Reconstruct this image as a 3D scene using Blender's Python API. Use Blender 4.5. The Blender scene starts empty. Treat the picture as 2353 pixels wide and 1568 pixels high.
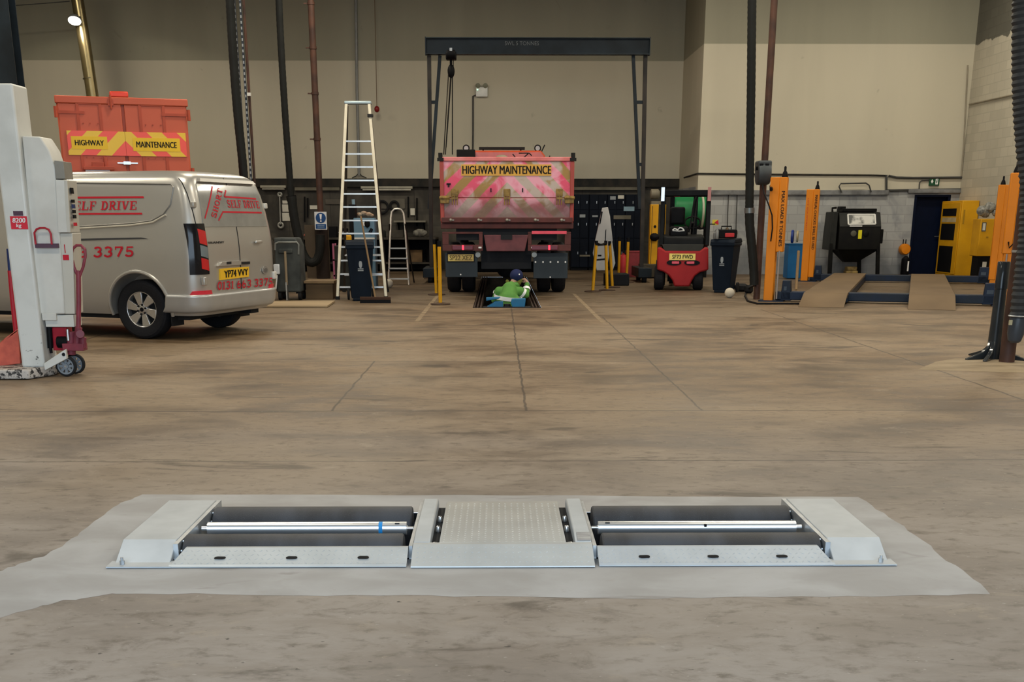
import bpy, bmesh, math, random
from mathutils import Vector as V, Matrix
random.seed(7)
sc = bpy.context.scene
COL = sc.collection
PI = math.pi
# ---------------------------------------------------------------- camera (portrait frame cropped to its upper part: lens shift)
F, CY, HC = 2680.0, 1321.0, 1.45
PITCH = math.atan((CY - 504) / F)
YAW = math.atan(31.5 / (F / math.cos(PITCH)))
cam = bpy.data.cameras.new('camera'); camo = bpy.data.objects.new('camera', cam); COL.objects.link(camo)
camo.location = (0, 0, HC); camo.rotation_euler = (PI / 2 - PITCH, 0, -YAW)
cam.sensor_width = 36; cam.lens = F / 2353 * 36; cam.shift_y = (CY - 784) / 2353; cam.clip_end = 300
sc.camera = camo
# ---------------------------------------------------------------- light
sc.view_settings.view_transform = 'Standard'; sc.view_settings.look = 'None'
sc.view_settings.gamma = 1; sc.view_settings.use_curve_mapping = False
sc.view_settings.exposure = 0.0
w = bpy.data.worlds.new('overcast_sky'); sc.world = w; w.use_nodes = True
bg = w.node_tree.nodes['Background']; bg.inputs[0].default_value = (0.66, 0.83, 1.0, 1); bg.inputs[1].default_value = 5.0
def area(name, loc, sx, sy, power, col, rot=(0, 0, 0), portal=False):
    l = bpy.data.lights.new(name, 'AREA'); l.shape = 'RECTANGLE'; l.size = sx; l.size_y = sy
    l.energy = power; l.color = col
    if portal: l.cycles.is_portal = True
    o = bpy.data.objects.new(name, l); COL.objects.link(o); o.location = loc; o.rotation_euler = rot
    return o
area('door_portal', (0, -2.0, 3.0), 12.0, 6.0, 1, (1, 1, 1), (PI / 2, 0, 0), True)
for lx in (-11, -3.5, 4, 10.3):
    for ly in (6, 13.5, 21, 28.5):
        area('high_bay_light', (lx, ly, 8.2), 1.6, 0.8, 170 if ly < 10 else (270 if ly < 25 else 235), (1.0, 0.91, 0.74))
# ---------------------------------------------------------------- photo ray helpers (2353x1568 frame)
FW = V((math.sin(YAW) * math.cos(PITCH), math.cos(YAW) * math.cos(PITCH), -math.sin(PITCH)))
RT = V((math.cos(YAW), -math.sin(YAW), 0)); UP = RT.cross(FW)
def ray(x, y): return FW + RT * ((x - 1176.5) / F) - UP * ((y - CY) / F)
def G(x, y, z=0.0):
    r = ray(x, y); return r * ((z - HC) / r.z) + V((0, 0, HC))
def W(x, y, Y):
    r = ray(x, y); return r * (Y / r.y) + V((0, 0, HC))
def WX(x, y, X):
    r = ray(x, y); return r * (X / r.x) + V((0, 0, HC))
def onplane(x, y, p, n):
    r = ray(x, y); o = V((0, 0, HC)); return o + r * ((p - o).dot(n) / r.dot(n))
# ---------------------------------------------------------------- materials
MATS = {}
def nt(m):
    m.use_nodes = True; t = m.node_tree; return t, t.nodes['Principled BSDF']
def M(name, c, rough=0.6, metal=0.0, var=0.12, scale=5.0, c2=None, cov=0.5, bump=0.0, coat=0.0, emit=0.0, spec=0.25, stretch=(1, 1, 1), det=6, soft=0.25):
    """principled material; colour broken up by noise, c2 = second colour (dirt, wear) covering about cov of it"""
    if name in MATS: return MATS[name]
    m = bpy.data.materials.new(name); t, b = nt(m); N, L = t.nodes, t.links
    b.inputs['Roughness'].default_value = rough; b.inputs['Metallic'].default_value = metal
    b.inputs['Specular IOR Level'].default_value = spec if max(c) > .03 else spec * .4
    if coat: b.inputs['Coat Weight'].default_value = coat; b.inputs['Coat Roughness'].default_value = 0.08
    tc = N.new('ShaderNodeTexCoord'); mp = N.new('ShaderNodeMapping'); mp.inputs['Scale'].default_value = stretch
    L.new(tc.outputs['Object'], mp.inputs[0])
    no = N.new('ShaderNodeTexNoise'); no.inputs['Scale'].default_value = scale; no.inputs['Detail'].default_value = det
    L.new(mp.outputs[0], no.inputs['Vector'])
    r = N.new('ShaderNodeValToRGB'); L.new(no.outputs['Fac'], r.inputs[0])
    e = r.color_ramp.elements
    if c2 is None:
        e[0].position = 0.3; e[1].position = 0.7
        e[0].color = [x * (1 - var) for x in c] + [1]; e[1].color = [min(1, x * (1 + var)) for x in c] + [1]
    else:
        k = 0.5 + (cov - 0.5) * 0.5
        e[0].position = k - soft * 0.5; e[1].position = k + soft * 0.5
        e[0].color = list(c2) + [1]; e[1].color = list(c) + [1]
    L.new(r.outputs[0], b.inputs['Base Color'])
    if bump:
        bp = N.new('ShaderNodeBump'); bp.inputs['Strength'].default_value = bump; bp.inputs['Distance'].default_value = 0.01
        L.new(no.outputs['Fac'], bp.inputs['Height']); L.new(bp.outputs[0], b.inputs['Normal'])
    if emit:
        b.inputs['Emission Color'].default_value = list(c) + [1]; b.inputs['Emission Strength'].default_value = emit
    MATS[name] = m; return m
class NB:
    """tiny node-graph helper"""
    def __init__(s, name):
        s.m = bpy.data.materials.new(name); s.t, s.b = nt(s.m); s.N, s.L = s.t.nodes, s.t.links
        MATS[name] = s.m
    def pos(s, obj=True):
        return s.N.new('ShaderNodeTexCoord').outputs['Object'] if obj else s.N.new('ShaderNodeNewGeometry').outputs['Position']
    def sep(s, v):
        n = s.N.new('ShaderNodeSeparateXYZ'); s.L.new(v, n.inputs[0]); return n.outputs
    def math(s, op, a, b=None, c=None):
        n = s.N.new('ShaderNodeMath'); n.operation = op
        for i, x in enumerate((a, b, c)):
            if x is None: continue
            if isinstance(x, (int, float)): n.inputs[i].default_value = x
            else: s.L.new(x, n.inputs[i])
        return n.outputs[0]
    def scale(s, v, sc_):
        n = s.N.new('ShaderNodeMapping'); n.inputs['Scale'].default_value = sc_; s.L.new(v, n.inputs[0]); return n.outputs[0]
    def noise(s, v, sc_, det=6, dist=0.0, rough=0.5):
        n = s.N.new('ShaderNodeTexNoise'); n.inputs['Scale'].default_value = sc_; n.inputs['Detail'].default_value = det
        n.inputs['Distortion'].default_value = dist; n.inputs['Roughness'].default_value = rough
        s.L.new(v, n.inputs['Vector']); return n.outputs['Fac']
    def step(s, x, lo, hi, a=0.0, b=1.0):
        n = s.N.new('ShaderNodeMapRange'); n.interpolation_type = 'SMOOTHSTEP'
        for i, q in enumerate((None, lo, hi, a, b)):
            if q is not None: n.inputs[i].default_value = q
        s.L.new(x, n.inputs[0]); return n.outputs[0]
    def mix(s, f, a, b):
        n = s.N.new('ShaderNodeMix'); n.data_type = 'RGBA'
        if isinstance(f, (int, float)): n.inputs[0].default_value = f
        else: s.L.new(f, n.inputs[0])
        for i, x in ((6, a), (7, b)):
            if isinstance(x, (tuple, list)): n.inputs[i].default_value = list(x)[:3] + [1]
            else: s.L.new(x, n.inputs[i])
        return n.outputs[2]
    def col(s, c): s.L.new(c, s.b.inputs['Base Color'])
    def rough(s, r):
        if isinstance(r, (int, float)): s.b.inputs['Roughness'].default_value = r
        else: s.L.new(r, s.b.inputs['Roughness'])
    def bump(s, h, st=0.3, d=0.01):
        n = s.N.new('ShaderNodeBump'); n.inputs['Strength'].default_value = st; n.inputs['Distance'].default_value = d
        s.L.new(h, n.inputs['Height']); s.L.new(n.outputs[0], s.b.inputs['Normal'])
# ---------------------------------------------------------------- mesh builder
XF = {}                                   # world matrix of every object used as a parent
class MB:
    def __init__(s): s.v = []; s.f = []
    def add(s, vs, fs):
        o = len(s.v); s.v += [V(p) for p in vs]; s.f += [tuple(i + o for i in f) for f in fs]; return s
    def box(s, a, b, M_=None):
        x0, y0, z0 = a; x1, y1, z1 = b
        vs = [V(p) for p in ((x0, y0, z0), (x1, y0, z0), (x1, y1, z0), (x0, y1, z0), (x0, y0, z1), (x1, y0, z1), (x1, y1, z1), (x0, y1, z1))]
        if M_: vs = [M_ @ p for p in vs]
        return s.add(vs, [(0, 3, 2, 1), (4, 5, 6, 7), (0, 1, 5, 4), (1, 2, 6, 5), (2, 3, 7, 6), (3, 0, 4, 7)])
    def ob(s, c, size, rz=0, rx=0, ry=0):
        m = Matrix.Translation(V(c)) @ Matrix.Rotation(rz, 4, 'Z') @ Matrix.Rotation(ry, 4, 'Y') @ Matrix.Rotation(rx, 4, 'X')
        h = [q / 2 for q in size]
        return s.box([-q for q in h], h, m)
    def beam(s, p, q, w_, h_, side=None):
        p, q = V(p), V(q); d = (q - p).normalized()
        a = V(side) if side else (V((1, 0, 0)) if abs(d.z) > .6 else V((0, 0, 1)))
        u = d.cross(a).normalized(); n = u.cross(d)
        vs = []
        for c in (p, q):
            for i, j in ((-1, -1), (1, -1), (1, 1), (-1, 1)): vs.append(c + n * (i * w_ / 2) + u * (j * h_ / 2))
        return s.add(vs, [(0, 3, 2, 1), (4, 5, 6, 7), (0, 1, 5, 4), (1, 2, 6, 5), (2, 3, 7, 6), (3, 0, 4, 7)])
    def tube(s, pts, r, n=12, caps=True, closed=False):
        pts = [V(p) for p in pts]; m = len(pts); rs = r if isinstance(r, (list, tuple)) else [r] * m
        prev = None; vs = []
        for i, p in enumerate(pts):
            a = pts[i - 1] if (i > 0 or closed) else p; b = pts[(i + 1) % m] if (i < m - 1 or closed) else p
            d = (b - a).normalized()
            if prev is None:
                u = d.cross(V((0, 0, 1)) if abs(d.z) < .9 else V((1, 0, 0))).normalized()
            else:
                u = (prev - d * prev.dot(d)).normalized()
            prev = u; k = d.cross(u)
            for j in range(n):
                t = 2 * PI * j / n; vs.append(p + (u * math.cos(t) + k * math.sin(t)) * rs[i])
        fs = []
        for i in range(m if closed else m - 1):
            o, q = i * n, ((i + 1) % m) * n
            for j in range(n): fs.append((o + j, o + (j + 1) % n, q + (j + 1) % n, q + j))
        if caps and not closed: fs += [tuple(range(n - 1, -1, -1)), tuple(range((m - 1) * n, m * n))]
        return s.add(vs, fs)
    def cyl(s, p, q, r, r2=None, n=20): return s.tube([p, q], [r, r if r2 is None else r2], n)
    def lathe(s, p, d, prof, n=28):
        """profile [(radius, distance along d)]"""
        p, d = V(p), V(d).normalized(); return s.tube_prof(p, d, prof, n)
    def tube_prof(s, p, d, prof, n):
        u = d.cross(V((0, 0, 1)) if abs(d.z) < .9 else V((1, 0, 0))).normalized(); k = d.cross(u); vs = []; fs = []
        for r, t in prof:
            for j in range(n):
                a = 2 * PI * j / n; vs.append(p + d * t + (u * math.cos(a) + k * math.sin(a)) * max(r, 1e-4))
        for i in range(len(prof) - 1):
            for j in range(n): fs.append((i * n + j, i * n + (j + 1) % n, (i + 1) * n + (j + 1) % n, (i + 1) * n + j))
        if prof[0] != prof[-1]: fs += [tuple(range(n - 1, -1, -1)), tuple(range((len(prof) - 1) * n, len(prof) * n))]
        return s.add(vs, fs)
    def sphere(s, c, r, sx=1, sy=1, sz=1, n=20, m=12, jit=0.0):
        c = V(c); vs = [c + V((0, 0, -r * sz))]; fs = []
        for i in range(1, m):
            a = PI * i / m - PI / 2
            for j in range(n):
                t = 2 * PI * j / n; k = 1 + random.uniform(-jit, jit)
                vs.append(c + V((math.cos(a) * math.cos(t) * r * sx, math.cos(a) * math.sin(t) * r * sy, math.sin(a) * r * sz)) * k)
        vs.append(c + V((0, 0, r * sz))); e = len(vs) - 1
        for j in range(n):
            fs.append((0, 1 + (j + 1) % n, 1 + j)); o = 1 + (m - 2) * n; fs.append((e, o + j, o + (j + 1) % n))
        for i in range(m - 2):
            for j in range(n): fs.append((1 + i * n + j, 1 + i * n + (j + 1) % n, 1 + (i + 1) * n + (j + 1) % n, 1 + (i + 1) * n + j))
        return s.add(vs, fs)
    def prism(s, pts, lo, hi, axis='y', M_=None):
        def q(a, b, t): return V({'y': (a, t, b), 'x': (t, a, b), 'z': (a, b, t)}[axis])
        n = len(pts); vs = [q(a, b, lo) for a, b in pts] + [q(a, b, hi) for a, b in pts]
        if M_: vs = [M_ @ p for p in vs]
        return s.add(vs, [tuple(range(n)), tuple(range(2 * n - 1, n - 1, -1))] + [(i, i + n, (i + 1) % n + n, (i + 1) % n) for i in range(n)])
    def slab(s, pts, d):
        """polygon of 3-D points given thickness along vector d"""
        pts = [V(p) for p in pts]; d = V(d); n = len(pts)
        return s.add(pts + [p + d for p in pts], [tuple(range(n)), tuple(range(2 * n - 1, n - 1, -1))] + [(i, i + n, (i + 1) % n + n, (i + 1) % n) for i in range(n)])
    def build(s, name, mat, parent=None, local=False, bevel=0.0, smooth=35, seg=2, fixn=True):
        me = bpy.data.meshes.new(name)
        Mp = XF.get(parent.name, Matrix()) if parent else Matrix()
        vs = s.v if (local or not parent) else [Mp.inverted() @ p for p in s.v]
        me.from_pydata([tuple(p) for p in vs], [], s.f)
        if fixn:
            bm = bmesh.new(); bm.from_mesh(me); bmesh.ops.recalc_face_normals(bm, faces=bm.faces); bm.to_mesh(me); bm.free()
        return link(me, name, mat, parent, bevel, smooth, seg)
def link(me, name, mat, parent=None, bevel=0.0, smooth=35, seg=2):
    if smooth:
        me.shade_smooth(); me.set_sharp_from_angle(angle=math.radians(smooth))
    o = bpy.data.objects.new(name, me); COL.objects.link(o)
    for m in (mat if isinstance(mat, (list, tuple)) else [mat]): me.materials.append(m)
    if parent:
        o.parent = parent; XF[o.name] = XF.get(parent.name, Matrix())
    if bevel:
        b = o.modifiers.new('bevel', 'BEVEL'); b.width = bevel; b.segments = seg; b.limit_method = 'ANGLE'; b.angle_limit = math.radians(40)
    return o
def tag(o, label, cat, group=None):
    o['label'] = label; o['category'] = cat
    if group: o['group'] = group
    return o
def thing(name, label, cat, loc=(0, 0, 0), rz=0, group=None):
    o = bpy.data.objects.new(name, None); COL.objects.link(o); o.empty_display_size = .1
    o.location = loc; o.rotation_euler = (0, 0, rz)
    XF[o.name] = Matrix.Translation(V(loc)) @ Matrix.Rotation(rz, 4, 'Z')
    return tag(o, label, cat, group)
def struct(o): o['kind'] = 'structure'; return o
def copy_tree(o, loc=None, parent=None, label=None, rz=None):
    c = o.copy(); COL.objects.link(c)
    if parent: c.parent = parent
    for ch in list(o.children): copy_tree(ch, None, c)
    if loc is not None: c.location = loc
    if rz is not None: c.rotation_euler = (0, 0, rz)
    if label: c['label'] = label
    return c
# ---------------------------------------------------------------- lettering
def quad(p00, p10, p11, p01):
    p00, p10, p11, p01 = V(p00), V(p10), V(p11), V(p01)
    return lambda a, b: (p00 * (1 - a) + p10 * a) * (1 - b) + (p01 * (1 - a) + p11 * a) * b
def text_mb(mb, s, fn, bold=0.0):
    cu = bpy.data.curves.new('t', 'FONT'); cu.body = s;  cu.resolution_u = 3
    o = bpy.data.objects.new('t', cu); COL.objects.link(o)
    dg = bpy.context.evaluated_depsgraph_get(); dg.update()
    me = bpy.data.meshes.new_from_object(o.evaluated_get(dg))
    vs = [v.co.copy() for v in me.vertices]; fs = [tuple(p.vertices) for p in me.polygons]
    bpy.data.objects.remove(o); bpy.data.curves.remove(cu); bpy.data.meshes.remove(me)
    x0, x1 = min(v.x for v in vs), max(v.x for v in vs); y0, y1 = min(v.y for v in vs), max(v.y for v in vs)
    k = bold / (x1 - x0); nn = (fn(1, 0) - fn(0, 0)).cross(fn(0, 1) - fn(0, 0)).normalized() * .0006
    for i, d in enumerate((-k, 0, k) if bold > .012 else (0,)): mb.add([fn((v.x - x0) / (x1 - x0) + d, (v.y - y0) / (y1 - y0)) + nn * i for v in vs], fs)
    return mb
def arc(cx, cy, rx, ry, a0, a1, n=14): return [(cx + rx * math.cos(math.radians(a0 + (a1 - a0) * i / n)), cy + ry * math.sin(math.radians(a0 + (a1 - a0) * i / n))) for i in range(n + 1)]
_st = lambda x: ([(x, 0.03), (x, .97)], .21)
_sf = lambda x, y, h=.2: ([(x - h, y), (x + h, y)], .09)
SER = {
 'E': [_st(.28), ([(.08, .95), (.88, .95)], .1), ([(.28, .5), (.66, .5)], .09), ([(.08, .05), (.92, .05)], .1), ([(.85, .97), (.85, .7)], .09), ([(.89, .02), (.89, .32)], .09), ([(.66, .38), (.66, .62)], .08)],
 'L': [_st(.28), _sf(.28, .95, .22), ([(.06, .05), (.9, .05)], .1), ([(.87, .02), (.87, .36)], .1)],
 'F': [_st(.28), ([(.06, .95), (.88, .95)], .1), ([(.28, .5), (.64, .5)], .09), _sf(.28, .05, .22), ([(.85, .97), (.85, .68)], .09), ([(.64, .38), (.64, .62)], .08)],
 'D': [_st(.27), ([(.06, .95), (.5, .95)], .1), ([(.06, .05), (.5, .05)], .1), (arc(.46, .5, .38, .44, 90, -90), .17)],
 'R': [_st(.27), _sf(.27, .05, .21), ([(.06, .95), (.5, .95)], .1), ([(.27, .5), (.52, .5)], .09), (arc(.5, .73, .27, .22, 90, -90), .17), ([(.5, .5), (.84, .04)], .2), ([(.76, .05), (1.0, .05)], .1)],
 'I': [_st(.5), _sf(.5, .95, .28), _sf(.5, .05, .28)],
 'V': [([(.2, .97), (.5, .04)], .2), ([(.52, .04), (.82, .97)], .11), _sf(.2, .95, .2), _sf(.82, .95, .17)],
 'S': [(arc(.48, .72, .3, .22, 30, 270) + arc(.5, .27, .32, .22, 90, -150), .16), ([(.8, .97), (.78, .7)], .07), ([(.14, .03), (.16, .34)], .07)],
 'H': [_st(.22), _st(.78), _sf(.22, .95), _sf(.22, .05), _sf(.78, .95), _sf(.78, .05), ([(.22, .5), (.78, .5)], .1)],
 'O': [(arc(.5, .5, .36, .43, 0, 360, 24), .17)],
 'T': [_st(.5), ([(.08, .95), (.92, .95)], .1), _sf(.5, .05, .22), ([(.1, .97), (.1, .7)], .09), ([(.9, .97), (.9, .7)], .09)],
 '0': [(arc(.5, .5, .32, .43, 0, 360, 24), .19)], '1': [_st(.52), _sf(.52, .05, .27), ([(.52, .93), (.26, .8)], .12)],
 '3': [(arc(.46, .72, .3, .21, 150, -80) + arc(.46, .28, .34, .23, 80, -155), .18)],
 '5': [([(.24, .92), (.84, .92)], .15), ([(.28, .95), (.25, .52)], .1), (arc(.46, .32, .34, .26, 130, -150), .18)],
 '6': [(arc(.5, .31, .3, .25, 0, 360, 20), .17), (arc(.62, .34, .45, .6, 110, 185), .17)],
 '7': [([(.14, .92), (.88, .92)], .16), ([(.84, .9), (.42, .03)], .2), ([(.15, .97), (.15, .68)], .08)]}
def serif_mb(mb, s, fn, slot=None):
    n = sum(.5 if c == ' ' else (.62 if c in 'I1' else 1) for c in s); x = 0; up_ = (fn(1, 0) - fn(0, 0)).cross(fn(0, 1) - fn(0, 0)).normalized() * .0005; lay = 0
    for c in s:
        wd = .5 if c == ' ' else (.62 if c in 'I1' else 1)
        for pts, t in SER.get(c, []):
            off = (1 - wd) / 2 if c in 'I1' else 0
            for i in range(len(pts) - 1):
                a, b = V(pts[i]), V(pts[i + 1]); d = (b - a); L_ = d.length
                if L_ < 1e-6: continue
                d /= L_; nn = V((-d.y, d.x)) * t / 2
                e = d * (t * .18 if len(pts) > 2 else 0)
                q = [a - e + nn, a - e - nn, b + e - nn, b + e + nn]
                lay = (lay + 1) % 6; vs = [fn((x + (p.x - off) * .98) / n, p.y) + up_ * lay for p in q]
                mb.add(vs, [(0, 1, 2, 3)])
        x += wd
    return mb
# ================================================================ SETTING
XL, XR, YB, YR, XC, ZC, ZD = -16.5, 12.46, 36.5, 33.0, 5.37, 9.0, 2.55
BAND = 5.82
# --- floor: stained concrete
n = NB('stained_concrete'); p = n.pos(); xyz = n.sep(p)
big = n.noise(n.scale(p, (.22, .3, 1)), 1.0, 7, .6); st = n.noise(n.scale(p, (.85, 1.5, 1)), 1.05, 12, .4, .70)
fine = n.noise(n.scale(p, (1, 1.5, 1)), 9, 6, 0, .65); spk = n.noise(n.scale(p, (1, 1.6, 1)), 34, 3)
c = n.mix(n.step(st, .34, .64), (.078, .049, .025), (.200, .136, .078))
c = n.mix(n.step(n.math('ADD', big, n.math('MULTIPLY', st, .35)), .58, .80), c, (.238, .175, .113))
grime = n.step(n.math('ADD', xyz[1], n.math('MULTIPLY', n.math('SUBTRACT', big, .5), 14.0)), 16.5, 25.0)   # oilier concrete round the pit and bays
c = n.mix(n.math('MULTIPLY', grime, .5), c, (.052, .034, .018))
clean_daylit = n.step(n.math('ADD', xyz[1], n.math('MULTIPLY', n.math('SUBTRACT', big, .5), 9.0)), 10.5, 3.5)   # swept, paler concrete by the door, with cool daylight partly painted in
cl = n.mix(n.step(st, .38, .62), (.200, .172, .150), (.290, .262, .238))
c = n.mix(n.math('MULTIPLY', clean_daylit, .8), c, cl)
c = n.mix(n.math('MULTIPLY', n.step(fine, .50, .74), .6), c, (.062, .046, .030))
mid = n.noise(n.scale(p, (1, 1.6, 1)), 3.6, 9, .6, .72)
c = n.mix(n.math('MULTIPLY', n.step(mid, .53, .70), .50), c, (.066, .046, .026)); c = n.mix(n.math('MULTIPLY', n.step(mid, .44, .30), .40), c, (.33, .27, .20))
oil = n.noise(n.scale(p, (.45, 1.25, 1)), 1.5, 8, 1.0, .6)
c = n.mix(n.math('MULTIPLY', n.step(oil, .60, .68), .62), c, (.032, .022, .013))
c = n.mix(n.math('MULTIPLY', n.step(spk, .68, .73), .7), c, (.34, .31, .27))
spd = n.noise(n.scale(p, (1, 1.6, 1)), 21, 2)
c = n.mix(n.math('MULTIPLY', n.step(spd, .715, .75), .8), c, (.03, .025, .02))
jn = n.noise(p, 3.0, 4)
def joint(c, ax, at, wd, lo=None, hi=None):
    o = n.math('ADD', xyz[ax], n.math('MULTIPLY', n.math('SUBTRACT', jn, .5), .05))
    d = n.math('ABSOLUTE', n.math('SUBTRACT', o, at)); k = n.step(d, wd * 1.6, wd * .5)
    if lo is not None:
        k = n.math('MULTIPLY', k, n.math('GREATER_THAN', xyz[1 - ax], lo)); k = n.math('MULTIPLY', k, n.math('LESS_THAN', xyz[1 - ax], hi))
    return n.mix(n.math('MULTIPLY', k, .75), c, (.035, .026, .018))
for a in ((0, .215, .010, 9.2, 20.3), (0, -1.325, .009, 9.2, 12.6), (0, 1.61, .008, 9.2, 18.5), (1, 9.2, .014), (1, 12.55, .012, -6.5, 3.2), (0, -5.2, .014, 9.2, 30), (0, 4.4, .012, 9.2, 20), (1, 7.2, .008)): c = joint(c, *a)
n.col(c); n.rough(n.step(st, .3, .7, .45, .65)); n.bump(fine, .12, .006); n.b.inputs['Specular IOR Level'].default_value = .3
# --- newly trowelled pale patch round the tester
n = NB('pale_concrete'); p = n.pos(); a_ = n.noise(n.scale(p, (1, 1.4, 1)), 2.2, 7, .5); b_ = n.noise(p, 14, 6, 0, .7)
c = n.mix(n.step(a_, .3, .7), (.27, .262, .255), (.36, .357, .357)); c = n.mix(n.math('MULTIPLY', n.step(b_, .55, .75), .4), c, (.27, .245, .22))
dk = n.noise(n.scale(p, (1.2, 3.5, 1)), 1.8, 5, 1.0); c = n.mix(n.math('MULTIPLY', n.step(dk, .64, .74), .5), c, (.16, .14, .13))
n.col(c); n.rough(.6); n.bump(b_, .12, .005)
PX0, PX1, PY0, PY1 = -.44, .73, 20.38, 31.5       # inspection pit
TX0, TX1, TY0, TY1 = -1.46, 1.49, 4.99, 5.86      # tester bed
m = MB()
ys = [-14, TY0, TY1, PY0, PY1, YB]
def strip(y0, y1, x0, x1):
    if x1 > x0: m.add([(x0, y0, 0), (x1, y0, 0), (x1, y1, 0), (x0, y1, 0)], [(0, 1, 2, 3)])
strip(-14, TY0, XL, XR); strip(TY0, TY1, XL, TX0); strip(TY0, TY1, TX1, XR); strip(TY1, PY0, XL, XR)
strip(PY0, PY1, XL, PX0); strip(PY0, PY1, PX1, XR); strip(PY1, YB, XL, XR)
floor = struct(m.build('floor', MATS['stained_concrete'], fixn=False))
bm = bmesh.new()
def jag(pts, amp, k=7):
    out = []
    for i, a in enumerate(pts):
        b = pts[(i + 1) % len(pts)]
        for j in range(k):
            t = j / k; x = a[0] * (1 - t) + b[0] * t; y = a[1] * (1 - t) + b[1] * t
            q = amp * min(1, 1.0)
            out.append((x + random.uniform(-q, q), y + random.uniform(-q, q)))
    return out
outer = jag([tuple(G(x, y)[:2]) for x, y in ((330, 1136), (1180, 1139), (1975, 1143), (2075, 1210), (2180, 1290), (2282, 1367), (1900, 1372), (1500, 1376), (1100, 1371), (700, 1368), (270, 1364), (130, 1384), (0, 1421), (-200, 1470), (-200, 1370), (0, 1312), (110, 1275), (200, 1215), (262, 1165))], .012)
inner = [(TX0, TY0), (TX1, TY0), (TX1, TY1), (TX0, TY1)]
for loop in (outer, inner):
    vs = [bm.verts.new((x, y, .0005)) for x, y in loop]
    for i in range(len(vs)): bm.edges.new((vs[i], vs[(i + 1) % len(vs)]))
bmesh.ops.triangle_fill(bm, use_beauty=True, edges=bm.edges[:], normal=(0, 0, 1))
for f in bm.faces:
    if f.normal.z < 0: f.normal_flip()
me = bpy.data.meshes.new('floor_patch'); bm.to_mesh(me); bm.free()
patch = struct(link(me, 'floor_patch', MATS['pale_concrete'], smooth=0))
m = MB().add([G(x, y) + V((0, 0, .0012)) for x, y in ((2108, 850), (2150, 832), (2196, 824), (2353, 828), (2420, 840), (2420, 858), (2300, 856))], [tuple(range(7))])
struct(m.build('floor_patch', M('dusty_patch', (.33, .26, .17), .7, c2=(.23, .175, .11), scale=3, soft=.5), smooth=0))
for xa, ya, yb in ((-1.21, 17.6, 23.8), (1.53, 17.4, 24.4)): struct(MB().box((xa - .035, ya, .0), (xa + .035, yb, .0014)).build('trim_4', M('worn_line', (.27, .205, .13), .7, c2=(.17, .12, .07), scale=4, soft=.3), smooth=0))
M('pit_wall', (.10, .085, .065), .8, c2=(.03, .025, .02), scale=2); M('dark_bed', (.02, .021, .023), .7)
m = MB()          # open boxes let into the ground: pit and tester bed
def lining(x0, x1, y0, y1, d):
    v = [(x0, y0), (x1, y0), (x1, y1), (x0, y1)]
    m.add([(x, y, -d) for x, y in v] + [(x, y, -.001) for x, y in v], [(0, 1, 2, 3), (0, 4, 5, 1), (1, 5, 6, 2), (2, 6, 7, 3), (3, 7, 4, 0)])
lining(PX0, PX1, PY0, PY1, 1.2); struct(m.build('pit_lining', MATS['pit_wall'], fixn=False, smooth=0))
m = MB(); lining(TX0, TX1, TY0, TY1, .35); struct(m.build('tester_bed', MATS['dark_bed'], fixn=False, smooth=0))
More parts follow.
